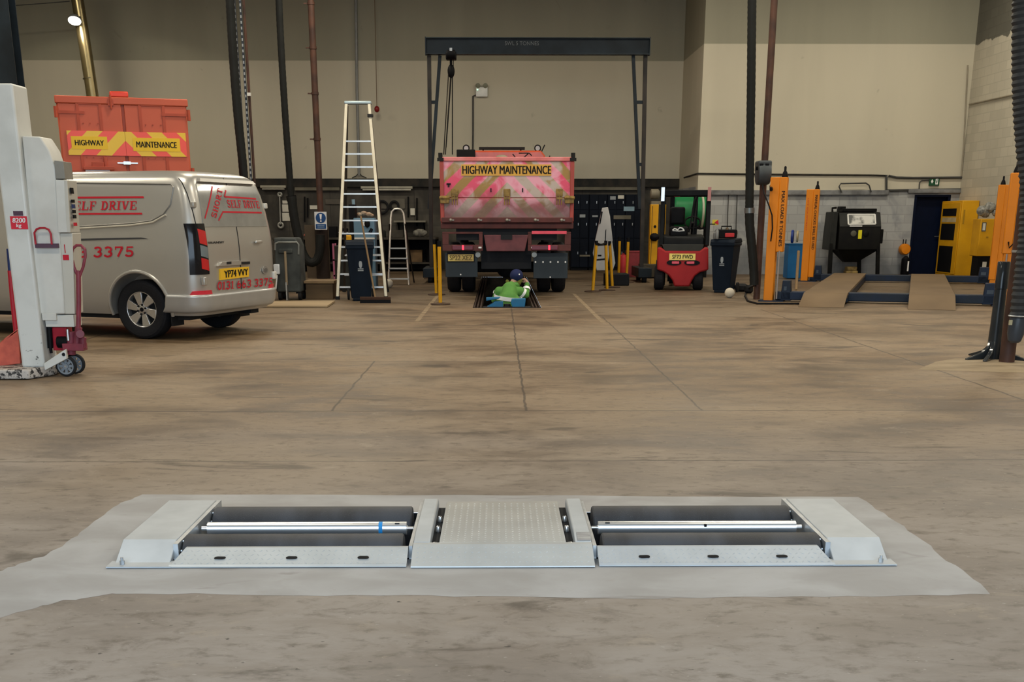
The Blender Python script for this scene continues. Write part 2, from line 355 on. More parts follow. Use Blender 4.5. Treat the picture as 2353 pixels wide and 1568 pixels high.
# --- walls
def wallmat(name, lo, hi, block=False, ragged=0.0, dado=None):
    n = NB(name); p = n.pos(); z = n.sep(p)[2]
    v = n.noise(n.scale(p, (.5, .5, .08)), 1.6, 6, .5); g = n.noise(p, .35, 4); s_ = n.noise(p, 5, 7, 0, .7)
    c1 = n.mix(n.step(v, .3, .75), [q * .90 for q in lo], lo); c1 = n.mix(n.math('MULTIPLY', n.step(g, .45, .7), .35), c1, [q * .84 for q in lo])
    c2 = n.mix(n.step(v, .3, .75), [q * .86 for q in hi], hi)
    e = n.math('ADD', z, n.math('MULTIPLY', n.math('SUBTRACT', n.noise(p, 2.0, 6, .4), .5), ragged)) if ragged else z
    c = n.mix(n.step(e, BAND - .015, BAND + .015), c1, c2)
    spots = n.noise(p, 1.7, 5, .8); c = n.mix(n.math('MULTIPLY', n.step(spots, .70, .76), .25), c, (.12, .10, .075))
    if block:
        br = n.N.new('ShaderNodeTexBrick'); mp = n.N.new('ShaderNodeMapping'); n.L.new(p, mp.inputs[0])
        mp.inputs['Rotation'].default_value = (PI / 2, 0, 0) if block == 'y' else (0, PI / 2, PI / 2)
        n.L.new(mp.outputs[0], br.inputs['Vector'])
        if block == 'x':
            sx = n.sep(p); cb = n.N.new('ShaderNodeCombineXYZ'); n.L.new(sx[1], cb.inputs[0]); n.L.new(sx[2], cb.inputs[1]); n.L.new(cb.outputs[0], br.inputs['Vector'])
        else:
            sx = n.sep(p); cb = n.N.new('ShaderNodeCombineXYZ'); n.L.new(sx[0], cb.inputs[0]); n.L.new(sx[2], cb.inputs[1]); n.L.new(cb.outputs[0], br.inputs['Vector'])
        br.inputs['Scale'].default_value = 1; br.inputs['Brick Width'].default_value = .45; br.inputs['Row Height'].default_value = .225
        br.inputs['Mortar Size'].default_value = .012; br.inputs['Color1'].default_value = (.74, .74, .74, 1); br.inputs['Color2'].default_value = (1, 1, 1, 1); br.inputs['Mortar'].default_value = (.66, .66, .66, 1)
        mul = n.N.new('ShaderNodeMix'); mul.data_type = 'RGBA'; mul.blend_type = 'MULTIPLY'; mul.inputs[0].default_value = .8 if block == 'y' else .55
        n.L.new(c, mul.inputs[6]); n.L.new(br.outputs['Color'], mul.inputs[7]); c = mul.outputs[2]
        if block == 'y':
            pt = n.noise(n.scale(p, (1, 1, 1)), 1.1, 6, .8); c = n.mix(n.math('MULTIPLY', n.step(pt, .46, .64), .6), c, (.15, .165, .185))
            lowd = n.step(n.math('ADD', z, n.math('MULTIPLY', n.math('SUBTRACT', v, .5), 1.6)), .75, .35); c = n.mix(n.math('MULTIPLY', lowd, .6), c, (.10, .11, .125))
        n.bump(br.outputs['Fac'], -.25, .01)
    else: n.bump(s_, .05, .01)
    n.col(c); n.rough(.75); return n.m
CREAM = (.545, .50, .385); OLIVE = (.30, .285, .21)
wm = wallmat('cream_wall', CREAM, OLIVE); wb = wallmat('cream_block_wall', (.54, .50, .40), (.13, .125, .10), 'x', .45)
lb = wallmat('white_block_wall', (.42, .425, .415), (.42, .425, .415), 'y')
n = NB('grubby_wall'); p = n.pos(); a_ = n.noise(n.scale(p, (.9, 1, .5)), 1.8, 6, .5); zz = n.sep(p)[2]; hb = n.noise(n.scale(p, (.12, 1, 5)), 1.4, 3)
xx = n.math('FRACT', n.math('MULTIPLY', n.sep(p)[0], .8)); seam = n.step(n.math('ABSOLUTE', n.math('SUBTRACT', xx, .5)), .485, .495)
c = n.mix(n.step(a_, .32, .68), (.026, .023, .018), (.085, .075, .058)); c = n.mix(n.math('MULTIPLY', n.step(hb, .5, .62), .5), c, (.03, .028, .024)); c = n.mix(n.math('MULTIPLY', seam, .7), c, (.02, .018, .015)); n.col(c); n.rough(.75)
T = .3
def wbox(name, a, b, mat): return struct(MB().box(a, b).build(name, mat, smooth=0))
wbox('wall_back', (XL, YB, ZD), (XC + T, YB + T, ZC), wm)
wbox('wall_back_lower', (XL, YB, 0), (XC + T, YB + T, ZD), MATS['grubby_wall'])
wbox('wall_return', (XC, YR + T, 2.3), (XC + T, YB, ZC), wm)
wbox('wall_return_lower', (XC, YR + T, 0), (XC + T, YB, 2.3), lb)
DX0, DX1, DZ = W(2097, 500, YR).x, W(2180, 500, YR).x, 2.08     # door opening
wbox('wall_back_right', (XC, YR, 2.18), (XR + T, YR + T, ZC), wm)
m = MB().box((XC, YR - .002, 0), (DX0, YR + T, 2.18)).box((DX1, YR - .002, 0), (XR + T, YR + T, 2.18)).box((DX0, YR - .002, DZ), (DX1, YR + T, 2.18))
struct(m.build('wall_back_right_lower', lb, smooth=0))
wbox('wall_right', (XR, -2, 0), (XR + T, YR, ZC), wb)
wbox('wall_left', (XL - T, -2, 0), (XL, YB, ZC), wm)
M('roof_sheet', (.22, .215, .19), .7); wbox('ceiling', (XL - T, -2.3, ZC), (XR + T, YB + T, ZC + .2), MATS['roof_sheet'])
m = MB().box((XL - T, -2.3, 0), (-6, -2, ZC)).box((6, -2.3, 0), (XR + T, -2, ZC)).box((-6, -2.3, 6), (6, -2, ZC)); struct(m.build('wall_front', wm, smooth=0))
# --- rails and ledges along the walls
M('black_steel', (.022, .022, .021), .55, .3, c2=(.04, .035, .028), scale=4); M('grey_ledge', (.21, .215, .215), .6, c2=(.09, .09, .09), scale=3, cov=.35)
M('cream_trim', CREAM, .7)
struct(MB().box((XL, YB - .12, 2.36), (XC, YB, 2.60)).build('trim_1', MATS['black_steel'], bevel=.01))
struct(MB().box((XC + .02, YR - .10, 2.07), (W(2040, 440, YR).x, YR - .002, 2.2)).box((W(2085, 440, YR).x, YR - .10, 2.12), (XR, YR - .002, 2.22)).build('trim_2', MATS['grey_ledge'], bevel=.015))
struct(MB().tube([(XC + .0, YR + 2.5, 2.60), (XC - .04, YR - .02, 2.62), (7.5, YR - .03, 2.60), (10, YR - .03, 2.58), (10.42, YR - .03, 2.57)], .022, 8).build('trim_3', MATS['black_steel']))
# --- door in the right back wall
M('navy_door', (.002, .005, .018), .5); M('door_frame', (.13, .17, .23), .6)
d = struct(MB().box((DX0 + .05, YR + .16, 0), (DX1 - .05, YR + .2, DZ - .04)).build('door_1', MATS['navy_door'], bevel=.004))
MB().box((DX0, YR - .01, 0), (DX0 + .07, YR + .22, DZ)).box((DX1 - .07, YR - .01, 0), (DX1, YR + .22, DZ)).box((DX0 + .07, YR - .01, DZ - .06), (DX1 - .07, YR + .22, DZ)).build('door_frame', MATS['navy_door'], d, bevel=.004)
MB().cyl((DX1 - .16, YR + .16, 1.0), (DX1 - .16, YR + .09, 1.0), .02).beam((DX1 - .16, YR + .1, 1.0), (DX1 - .3, YR + .1, 1.0), .02, .025).build('door_handle', M('dull_steel', (.35, .35, .34), .35, .9), d)
# shared materials
M('galv', (.52, .54, .55), .42, .75, c2=(.40, .42, .44), scale=9); M('alu', (.62, .62, .60), .35, .7); M('cream_alu', (.62, .575, .46), .45, .25)
M('black_rubber', (.018, .018, .019), .65); M('matt_black', (.006, .006, .007), .55); M('brown_steel', (.095, .045, .030), .55, .1, c2=(.05, .028, .022), scale=3)
M('slate_steel', (.018, .026, .033), .5, .2, c2=(.011, .015, .018), scale=2)
M('orange_paint', (.72, .225, .003), .5, spec=.3, c2=(.56, .17, .003), scale=1.4, cov=.3, soft=.5); M('yellow_paint', (.66, .33, .004), .5, spec=.3, c2=(.46, .22, .004), scale=2, cov=.3, soft=.5)
M('white_paint', (.66, .65, .60), .45, c2=(.50, .48, .43), scale=3, cov=.3, soft=.5); M('black_print', (.012, .012, .013), .6, var=0); M('red_print', (.52, .012, .028), .5, var=0); M('white_print', (.8, .8, .78), .5, var=0)
M('amber_plate', (.85, .50, .03), .4, var=.03); M('red_lens', (.50, .012, .015), .18, coat=.6); M('bright_red', (.48, .035, .04), .4); M('dull_red', (.27, .035, .045), .5, c2=(.20, .03, .035), scale=5)
M('steel', (.55, .55, .55), .28, .95); M('bin_navy', (.006, .011, .020), .55); M('wood', (.36, .24, .12), .6, c2=(.22, .14, .07), scale=4, stretch=(1, 1, .2)); M('paper', (.62, .60, .52), .7, var=.05)
M('tyre', (.016, .016, .018), .75, bump=.2, scale=40)
# ================================================================ ROLLER BRAKE TESTER
rt = thing('roller_brake_tester', 'low galvanised roller brake tester with two black roller beds set in the pale floor patch', 'brake tester', (0.015, 5.35, 0))
RB = V((0.015, 0, 0))
M('tester_galv', (.46, .485, .50), .5, .3, c2=(.38, .40, .415), scale=7, soft=.5); M('tread_galv', (.47, .48, .47), .42, .2, c2=(.39, .40, .395), scale=6, soft=.5)
n = NB('grit_roller'); p = n.pos(); a_ = n.noise(p, 260, 3); b_ = n.noise(n.scale(p, (2.2, .6, .6)), 2, 5)
c = n.mix(n.step(b_, .35, .65), (.016, .017, .020), (.042, .046, .055)); c = n.mix(n.math('MULTIPLY', n.step(a_, .6, .75), .4), c, (.10, .10, .11)); n.col(c); n.rough(.6); n.bump(a_, .4, .003)
M('chrome_roller', (.86, .87, .88), .30, .85, var=.03); M('tape_blue', (.02, .25, .60), .5, var=.03)
def treads(mb, P, nu, nv, size=.011, h=.0025):
    """raised lozenges of chequer plate on the surface P(u, v) -> (point, du, dv, normal)"""
    for j in range(nv):
        for i in range(nu):
            q, du, dv, nn = P((i + .5) / nu, (j + .5) / nv)
            a = (1 if (i + j) % 2 else -1)
            d1 = (du + dv * a).normalized() * size; d2 = (du - dv * a).normalized() * size * .38
            mb.add([q - d1, q - d2, q + d1, q + d2, q + nn * h], [(0, 1, 4), (1, 2, 4), (2, 3, 4), (3, 0, 4)])
for sx in (-1, 1):
    # end housing
    x0, x1 = (1.46, 1.70); xs = sorted((sx * x0, sx * x1)); prof = [(4.92, .004), (4.93, .010), (5.06, .078), (5.82, .078), (5.90, .05), (5.93, .004)]
    m = MB().prism(prof, xs[0] + .015, xs[1] + .015, 'x'); h = m.build('end_housing', MATS['tester_galv'], rt, bevel=.008, seg=2, smooth=18)
    m = MB(); m.box((xs[0] + .015 - .02, 4.86, .004), (xs[1] + .015 + .02, 4.95, .009)); fl = m.build('foot_flange', MATS['tester_galv'], h)
    MB().cyl((sx * 1.66 + .015, 4.90, .009), (sx * 1.66 + .015, 4.90, .026), .011, n=6).cyl((sx * 1.66 + .015, 4.90, .009), (sx * 1.66 + .015, 4.90, .040), .006, n=10).build('bolt', MATS['galv'], h)
    # ramp
    xi, xo = .42, 1.45
    A = [V((sx * xi + .015, 4.866, .005)), V((sx * xo + .015, 4.866, .005)), V((sx * (xo - .045) + .015, 4.995, .057)), V((sx * xi + .015, 4.995, .057))]
    m = MB().slab(A, (0, .012, -.004))
    m.slab([A[3], A[2], A[2] + V((0, .02, -.001)), A[3] + V((0, .02, -.001))], (0, 0, -.05)).slab([A[0] + V((0, -.004, -.001)), A[1] + V((0, -.004, -.001)), A[1] + V((0, .006, .006)), A[0] + V((0, .006, .006))], (0, 0, .004))
    def P(u, v, A=A):
        b = A[0].lerp(A[1], u); t = A[3].lerp(A[2], u); du = (A[1] - A[0]).normalized(); dv = (t - b).normalized(); nn = du.cross(dv)
        return b.lerp(t, .08 + v * .84), du, dv, nn if nn.z > 0 else -nn
    treads(m, P, 36, 4)
    ramp = m.build('entry_ramp', MATS['tread_galv'] if sx < 0 else MATS['tester_galv'], rt)
    for u in ((.19, .50, .81) if sx < 0 else (.2, .5, .8)):
        q, du, dv, nn = P(u, .42); q += nn * .003; m = MB()
        pts = [q + du * (.013 * math.cos(a) + (.012 if math.cos(a) > 0 else -.012)) + dv * .010 * math.sin(a) for a in [k * PI / 8 for k in range(16)]]
        m.slab(pts, nn * .0015).build('slot', MATS['matt_black'], ramp)
    # rollers
    for yy, zz, rr in ((5.100, -.020, .108), (5.665, -.030, .108)):
        m = MB().lathe((sx * .435 + .015, yy, zz), (sx, 0, 0), [(.03, 0), (.03, .012), (rr - .006, .013), (rr, .02), (rr, .985), (rr - .004, .992), (.05, .993), (.03, 1.0), (.03, 1.02)], 40)
        ro = m.build('grit_roller', MATS['grit_roller'], rt)
        m = MB()
        for k in range(10):
            a = 2 * PI * k / 10; m.cyl((sx * 1.427 + .015, yy + .09 * math.cos(a), zz + .09 * math.sin(a)), (sx * 1.436 + .015, yy + .09 * math.cos(a), zz + .09 * math.sin(a)), .006, n=8)
        m.build('end_screws', MATS['galv'], ro)
    sr = MB().lathe((sx * .455 + .015, 5.39, .040), (sx, 0, 0), [(.008, -.03), (.008, -.005), (.012, -.004), (.012, 0), (.031, .001), (.031, .945), (.02, .947), (.012, .948), (.012, .975)], 28).build('sensing_roller', MATS['chrome_roller'], rt)
    m = MB()
    for a in (60, 105, 150): m.ob((sx * .50 + .015, 5.39 - .0312 * math.cos(math.radians(a)) * 1, .040 + .0312 * math.sin(math.radians(a))), (.022, .008, .004), rx=math.radians(90 - a) * -1)
    m.build('sensor_hole', MATS['matt_black'], sr)
    if sx < 0: MB().lathe((-.57 + .015, 5.39, .040), (-1, 0, 0), [(.0315, 0), (.0315, .018)], 28).build('tape_band', MATS['tape_blue'], sr)
    else: MB().ob((.98, 5.363, .056), (.012, .010, .012)).build('chip_mark', MATS['matt_black'], sr)
    # roller side frame of the bed
    MB().box((min(sx * 1.44, sx * 1.462) + .015, 5.0, -.2), (max(sx * 1.44, sx * 1.462) + .015, 5.85, .072)).build('side_frame', MATS['galv'], rt)
    MB().box((min(sx * .402, sx * .418) + .015, 5.0, -.2), (max(sx * .402, sx * .418) + .015, 5.85, .06)).build('side_frame', MATS['galv'], rt)
# centre cover
m = MB(); yb = 5.84
prof = [(5.052, .004), (5.052, .062), (yb, .062), (yb + .02, .05), (yb + .03, .004)]
m.prism(prof, -.285 + .015, .285 + .015, 'x')
def P1(u, v): return V((-.28 + .56 * u + .015, 5.05 + (yb - 5.08) * v, .062)), V((1, 0, 0)), V((0, 1, 0)), V((0, 0, 1))
def P2(u, v):
    d = V((0, .168, .052)); return V((-.39 + .78 * u + .015, 4.855, .011)) + d * (.06 + .88 * v), V((1, 0, 0)), d.normalized(), V((0, -.052, .168)).normalized()
treads(m, P1, 18, 22); cc = m.build('centre_cover', MATS['tread_galv'], rt, bevel=.003)
m = MB().prism([(4.85, .004), (4.852, .010), (5.02, .062), (5.05, .062), (5.05, .004)], -.4 + .015, .4 + .015, 'x'); treads(m, P2, 26, 4); m.build('front_tread', MATS['tread_galv'], rt, smooth=12)
for sx in (-1, 1):
    m = MB().prism([(5.05, .004), (5.05, .064), (5.16, .082), (yb - .02, .082), (yb + .03, .05), (yb + .04, .004)], min(sx * .325, sx * .40) + .015, max(sx * .325, sx * .40) + .015, 'x'); cp = m.build('cover_rail', MATS['tester_galv'], rt, bevel=.006, smooth=12)
    if sx > 0: MB().slab([(.352, 5.062, .0673), (.412, 5.062, .0673), (.412, 5.15, .0820), (.352, 5.15, .0820)], (0, 0, .0012)).build('name_plate', M('worn_plate', (.40, .40, .40), .5, .5, c2=(.25, .25, .26), scale=30, stretch=(.3, 2, 2)), cp)
    m = MB().box((min(sx * .284, sx * .326) + .015, 5.05, .004), (max(sx * .284, sx * .326) + .015, yb, .03)); sl = m.build('slot_channel', MATS['dark_bed'], rt)
    for yy in (5.07, 5.36, 5.55): MB().lathe((sx * .305 + .015, yy, .03), (0, 0, 1), [(.012, 0), (.012, .02), (.009, .027), (.003, .029)], 14).build('bolt', MATS['steel'], sl)
# ================================================================ COLUMN LIFT (left foreground)
def rod(m, pts, r, Y, n=10): return m.tube([W(x, y, Y if not isinstance(Y, (list, tuple)) else Y[i]) for i, (x, y) in enumerate(pts)], r, n)
LY = 11.32
cl_ = thing('mobile_column_lift', 'tall white mobile column lift with a red load label and maroon tow handle', 'column lift', (-4.45, 11.5, 0))
n = NB('worn_lift_paint'); p = n.pos(); z_ = n.sep(p)[2]; a_ = n.noise(p, 16, 6, .5, .7); g_ = n.noise(p, 2.5, 5)
c = n.mix(n.step(g_, .4, .7), (.66, .66, .62), (.56, .56, .52)); wear = n.math('MULTIPLY', n.step(a_, .60, .64), n.step(z_, .55, .1)); c = n.mix(wear, c, (.02, .02, .02)); n.col(c); n.rough(.42)
n = NB('worn_base'); p = n.pos(); a_ = n.noise(p, 14, 6, .3, .7); b_ = n.noise(p, 4, 4)
c = n.mix(n.step(a_, .50, .54), (.52, .47, .42), (.03, .028, .027)); n.col(c); n.rough(.6)
M('box_beige', (.56, .53, .46), .45, c2=(.49, .465, .40), scale=2, soft=.5); M('fork_red', (.62, .13, .085), .6, c2=(.50, .10, .07), scale=12); M('maroon', (.26, .045, .065), .4, c2=(.17, .035, .05), scale=6); M('lift_red', (.40, .015, .03), .4)
xl, xr_ = W(48, 825, LY).x, W(101, 825, LY).x; ztop = W(20, 191, LY).z
m = MB().prism([(xl, LY), (xr_, LY), (xr_ + .005, LY + .34), (xl - .02, LY + .34)], .09, ztop, 'z'); col_ = m.build('column', MATS['worn_lift_paint'], cl_, bevel=.02, seg=3)
MB().prism([(-5.3, 11.10), (-4.43, 11.10), (-4.30, 11.40), (-4.30, 11.95), (-5.3, 11.95)], .006, .095, 'z').build('base_plate', MATS['worn_base'], cl_, bevel=.015)
pf = [(50, 312), (92, 314), (112, 345), (126, 385), (137, 540), (149, 722), (88, 722)]
bx = MB().prism([(W(x, y, LY + .06).x, W(x, y, LY + .06).z) for x, y in pf], LY + .06, LY + .36).build('control_box', MATS['white_paint'], cl_, bevel=.012)
pp = [W(x, y, LY + .05) for x, y in ((127, 413), (154, 414), (162, 535), (134, 535))]
pn = MB().slab(pp, (0, .26, 0)).build('control_panel', MATS['box_beige'], bx, bevel=.006)
MB().slab([W(x, y, LY + .048) for x, y in ((128, 414), (147, 415), (154, 534), (134, 534))], (0, .003, 0)).build('panel_face', MATS['white_paint'], bx)
pp = [W(x, y, LY + .08) for x, y in ((137, 536), (166, 536), (172, 722), (149, 722))]
MB().slab(pp, (0, .24, 0)).build('side_cover', MATS['box_beige'], bx, bevel=.006)
pp = [W(x, y, LY + .055) for x, y in ((124, 369), (145, 371), (150, 411), (128, 411))]
MB().slab(pp, (0, .22, 0)).build('display', M('display_grey', (.26, .245, .21), .4), bx, bevel=.004)
def side_pt(x, y): return WX(x, y, W(158, 470, LY + .05).x + .004)
for (a, b, c_, e, k) in ((157, 432, 161, 445, 'matt_black'), (158, 459, 163, 466, 'matt_black'), (158, 470, 165, 479, 'badge_blue'), (159, 483, 163, 490, 'matt_black'), (160, 494, 165, 502, 'matt_black'), (162, 512, 171, 519, 'red_print')):
    if k == 'badge_blue': M('badge_blue', (.02, .035, .12), .5)
    y0 = W((a + c_) / 2, (b + e) / 2, LY + .12); MB().ob((W(162, 480, LY + .05).x + .006, y0.y + .0, y0.z), (.01, .07, (e - b) / 246)).build('button', MATS[k], pn)
for q in ((147, 562, 151, 582), (144, 586, 159, 598)):
    a = W(q[0], q[1], LY + .078); b = W(q[2], q[3], LY + .078)
    MB().box((a.x, a.y - .002, b.z), (b.x, a.y + .004, a.z)).build('warning_sticker', MATS['red_print'], bx)
q0, q1 = W(26, 527, LY - .003), W(61, 497, LY - .003)
lab = MB().box((q0.x, LY - .003, q0.z), (q1.x, LY + .002, q1.z)).build('load_label', M('label_red', (.62, .03, .05), .5), col_)
q2, q3 = W(31, 496, LY - .003), W(52, 485, LY - .003); MB().box((q2.x, LY - .003, q2.z), (q3.x, LY + .002, q3.z)).build('label_strip', M('plum', (.09, .05, .075), .5), lab)
f_ = lambda a, b, c_, d: quad(W(a, d, LY - .006), W(c_, d, LY - .006), W(c_, b, LY - .006), W(a, b, LY - .006))
text_mb(text_mb(MB(), '8200', f_(29, 501, 58, 512), .03), 'kg', f_(38, 514, 49, 525), .03).build('lettering', MATS['white_print'], lab, fixn=False)
m = rod(MB(), [(82, 562), (79, 535), (84, 527), (92, 524), (103, 524), (112, 528), (117, 538), (119, 562)], .009, LY + .02)
m.build('lift_handle', MATS['lift_red'], bx); a, b = W(82, 570, LY + .03), W(133, 560, LY + .03); MB().box((a.x, LY + .02, a.z), (b.x, LY + .06, b.z)).build('handle_bracket', M('plum', (.09, .05, .075)), bx)
a, b = W(97, 737, LY + .05), W(128, 720, LY + .05); m = MB().box((a.x, LY + .05, a.z), (b.x, LY + .3, b.z)); a, b = W(105, 752, LY + .08), W(168, 724, LY + .08); m.box((a.x, LY + .08, a.z), (b.x, LY + .3, b.z)); m.build('bracket', MATS['white_paint'], cl_, bevel=.006)
m = rod(MB(), [(113, 752), (116, 800)], .026, LY + .12); rod(m, [(116, 800), (118, 812)], .014, LY + .12).build('hydraulic_ram', MATS['matt_black'], cl_)
a, b = W(123, 806, LY + .14), W(152, 752, LY + .14); MB().box((a.x, LY + .14, a.z), (b.x, LY + .3, b.z)).build('pump_block', MATS['lift_red'], cl_, bevel=.008)
a, b = W(133, 801, LY + .1), W(152, 773, LY + .1); MB().cyl((a.x, LY + .12, (a.z + b.z) / 2), (b.x + .01, LY + .12, (a.z + b.z) / 2), .055).build('pump_motor', MATS['matt_black'], cl_)
rod(MB(), [(155, 757), (157, 783)], .014, LY + .06).build('chrome_rod', MATS['steel'], cl_)
m = MB().slab([W(x, y, LY - .05) for x, y in ((100, 836), (150, 803), (153, 825), (103, 852))], (0, .05, 0)); m.build('outrigger', MATS['white_paint'], cl_, bevel=.005); m = MB().slab([W(x, y, LY + .3) for x, y in ((104, 836), (150, 803), (153, 825), (107, 852))], (0, .05, 0)); m.build('outrigger', MATS['white_paint'], cl_, bevel=.005)
MB().cyl(W(146, 815, LY - .055), W(146, 815, LY - .045), .016).build('outrigger_hole', MATS['matt_black'], cl_)
def caster(c, r, wd):
    m = MB().lathe(c - V((0, wd / 2, 0)), (0, 1, 0), [(r * .80, 0), (r * .96, .004), (r, wd * .25), (r, wd * .75), (r * .96, wd - .004), (r * .80, wd), (r * .80, 0)], 32); t = m.build('steering_wheel', MATS['black_rubber'], cl_)
    m = MB().lathe(c - V((0, wd * .42, 0)), (0, 1, 0), [(r * .66, 0), (r * .80, 0), (r * .80, wd * .84), (r * .66, wd * .84), (r * .66, 0)], 32); m.lathe(c - V((0, wd / 2, 0)), (0, 1, 0), [(r * .26, 0), (r * .26, wd)], 20)
    for k in range(8):
        a = 2 * PI * k / 8; d = V((math.cos(a), 0, math.sin(a))); m.beam(c + d * r * .2, c + d * r * .72, .022 * r / .1, wd * .5, side=(0, 1, 0))
    m.build('wheel_rim', M('wheel_grey', (.20, .22, .24), .5), t); MB().cyl(c - V((0, wd * .56, 0)), c + V((0, wd * .56, 0)), r * .1).build('axle', MATS['steel'], t)
c0 = W(152, 839, LY + .02); caster(V((c0.x, c0.y, .102)), .098, .05); c1 = W(172, 836, LY + .20); caster(V((c1.x, c1.y, .102)), .098, .05)
m = rod(MB(), [(180, 760), (181, 690), (180, 622)], .022, LY + .1); m.build('tow_bar', MATS['maroon'], cl_)
m = rod(MB(), [(181, 640), (170, 614), (165, 590), (167, 572), (176, 564), (186, 564), (195, 573), (196, 590), (191, 614), (181, 640)], .0135, LY + .1); m.build('tow_handle', MATS['maroon'], cl_)
m = MB().cyl(W(163, 815, LY + .12), W(163, 762, LY + .12), .045).ob(W(172, 797, LY + .12), (.2, .12, .07)); rod(m, [(175, 800), (181, 752)], .033, LY + .1); m.cyl(W(191, 800, LY + .1), W(191, 775, LY + .1), .03); m.cyl(W(184, 768, LY + .02), W(184, 768, LY + .2), .04)
m.build('pump_unit', MATS['maroon'], cl_, bevel=.004)
m = MB().slab([W(x, y, LY + .12) for x, y in ((-14, 800), (10, 778), (41, 756), (47, 836), (-14, 843))], (0, .05, 0)); m.slab([W(x, y, LY + .32) for x, y in ((-14, 800), (10, 778), (41, 756), (47, 836), (-14, 843))], (0, .05, 0)); m.slab([W(x, y, LY + .12) for x, y in ((-14, 800), (10, 778), (41, 756), (41, 762), (-14, 806))], (0, .25, 0))
m.build('lifting_fork', MATS['fork_red'], cl_, bevel=.006)
m = rod(MB(), [(37, 765), (29, 690), (23, 622)], .024, LY + .5); m.build('guide_rod', MATS['lift_red'], cl_); rod(MB(), [(24, 625), (20, 572)], .022, LY + .5).build('guide_rod_cap', M('badge_blue', (.02, .035, .12)), cl_)
# ================================================================ SILVER VAN
TH = math.radians(19)
fwd = V((-math.cos(TH), math.sin(TH), 0)); lft = V((-math.sin(TH), -math.cos(TH), 0))
SW, RW = .90, .365
vo = V((-4.481, 14.997, 0)) - fwd * SW - lft * .95
van = thing('panel_van', 'silver panel van with red self drive lettering, parked beside the white column lift', 'van', vo, PI - TH)
VM = XF['panel_van']; VI = VM.inverted()
ZT = [(.30, .91, .10, 4.72, .20), (.40, .955, .045, 4.95, .22), (.62, .98, .02, 5.03, .22), (.85, .985, .012, 5.03, .20), (1.06, .985, .012, 4.98, .19), (1.12, .98, .014, 4.8, .19), (1.22, .972, .02, 4.38, .18), (1.36, .955, .035, 4.15, .17), (1.55, .925, .06, 3.85, .165), (1.75, .89, .10, 3.55, .17), (1.88, .86, .14, 3.33, .18), (1.945, .825, .175, 3.22, .20), (1.985, .775, .235, 3.14, .22), (2.01, .70, .32, 3.05, .25), (2.025, .58, .46, 2.92, .3), (2.035, .35, .75, 2.65, .3)]
def zi(z):
    z = max(ZT[0][0], min(ZT[-1][0], z))
    for a, b in zip(ZT, ZT[1:]):
        if z <= b[0]:
            k = (z - a[0]) / (b[0] - a[0]); return [a[i] + (b[i] - a[i]) * k for i in range(1, 5)]
def SF(t, z, off=0.0):
    w_, sr_, sf_, r_ = zi(z); sg = 1 if t >= 0 else -1; t = abs(t); fl = w_ - r_
    if t <= fl: p, nn = V((sr_, t, z)), V((-1, 0, 0))
    else:
        a = (t - fl) / r_
        if a <= PI / 2: p, nn = V((sr_ + r_ - r_ * math.cos(a), fl + r_ * math.sin(a), z)), V((-math.cos(a), math.sin(a), 0))
        else: p, nn = V((sr_ + r_ + (t - fl - r_ * PI / 2), w_, z)), V((0, 1, 0))
    p = p + nn * off; return V((p.x, p.y * sg, p.z))
def st_(s, z):
    w_, sr_, sf_, r_ = zi(z); return (w_ - r_) + r_ * PI / 2 + (s - sr_ - r_)
def vs_(x, y):                    # photo pixel on the van's near side -> (t, z)
    q = VI @ onplane(x, y, VM @ V((0, .965, 0)), lft); return st_(q.x, q.z), q.z
def vr_(x, y):                    # photo pixel on the van's rear -> (t, z)
    q = VI @ onplane(x, y, VM @ V((.03, 0, 0)), fwd); return q.y, q.z
def vpatch(mb, tz, off, nu=10, nv=6):
    """tz: four (t, z) corners bl, br, tr, tl -> raised skin on the body with rim"""
    def at(a, b, o):
        t = (tz[0][0] * (1 - a) + tz[1][0] * a) * (1 - b) + (tz[3][0] * (1 - a) + tz[2][0] * a) * b
        z = (tz[0][1] * (1 - a) + tz[1][1] * a) * (1 - b) + (tz[3][1] * (1 - a) + tz[2][1] * a) * b
        return SF(t, z, o)
    vs = [at(i / nu, j / nv, off) for j in range(nv + 1) for i in range(nu + 1)]
    fs = [(j * (nu + 1) + i, j * (nu + 1) + i + 1, (j + 1) * (nu + 1) + i + 1, (j + 1) * (nu + 1) + i) for j in range(nv) for i in range(nu)]
    ring = [(i, 0) for i in range(nu)] + [(nu, j) for j in range(nv)] + [(i, nv) for i in range(nu, 0, -1)] + [(0, j) for j in range(nv, 0, -1)]
    o = len(vs); vs += [at(i / nu, j / nv, -.004) for i, j in ring]
    idx = [j * (nu + 1) + i for i, j in ring]; k = len(ring)
    fs += [(idx[i], o + i, o + (i + 1) % k, idx[(i + 1) % k]) for i in range(k)]
    return mb.add(vs, fs)
def vdecal(tz, off=.006):
    def fn(a, b):
        t = (tz[0][0] * (1 - a) + tz[1][0] * a) * (1 - b) + (tz[3][0] * (1 - a) + tz[2][0] * a) * b
        z = (tz[0][1] * (1 - a) + tz[1][1] * a) * (1 - b) + (tz[3][1] * (1 - a) + tz[2][1] * a) * b
        return SF(t, z, off)
    return fn
n = NB('van_silver'); p = n.pos(); a_ = n.noise(p, 3, 4); n.col(n.mix(a_, (.45, .435, .40), (.48, .465, .43))); n.rough(.34); n.b.inputs['Metallic'].default_value = .55; n.b.inputs['Coat Weight'].default_value = .5; n.b.inputs['Coat Roughness'].default_value = .1
M('van_glass_panel', (.30, .30, .285), .22, .35, coat=.6); M('black_gloss', (.008, .008, .010), .12, coat=.5); M('gap_black', (.02, .02, .02), .7, var=0); M('glass_dark', (.012, .015, .018), .06)
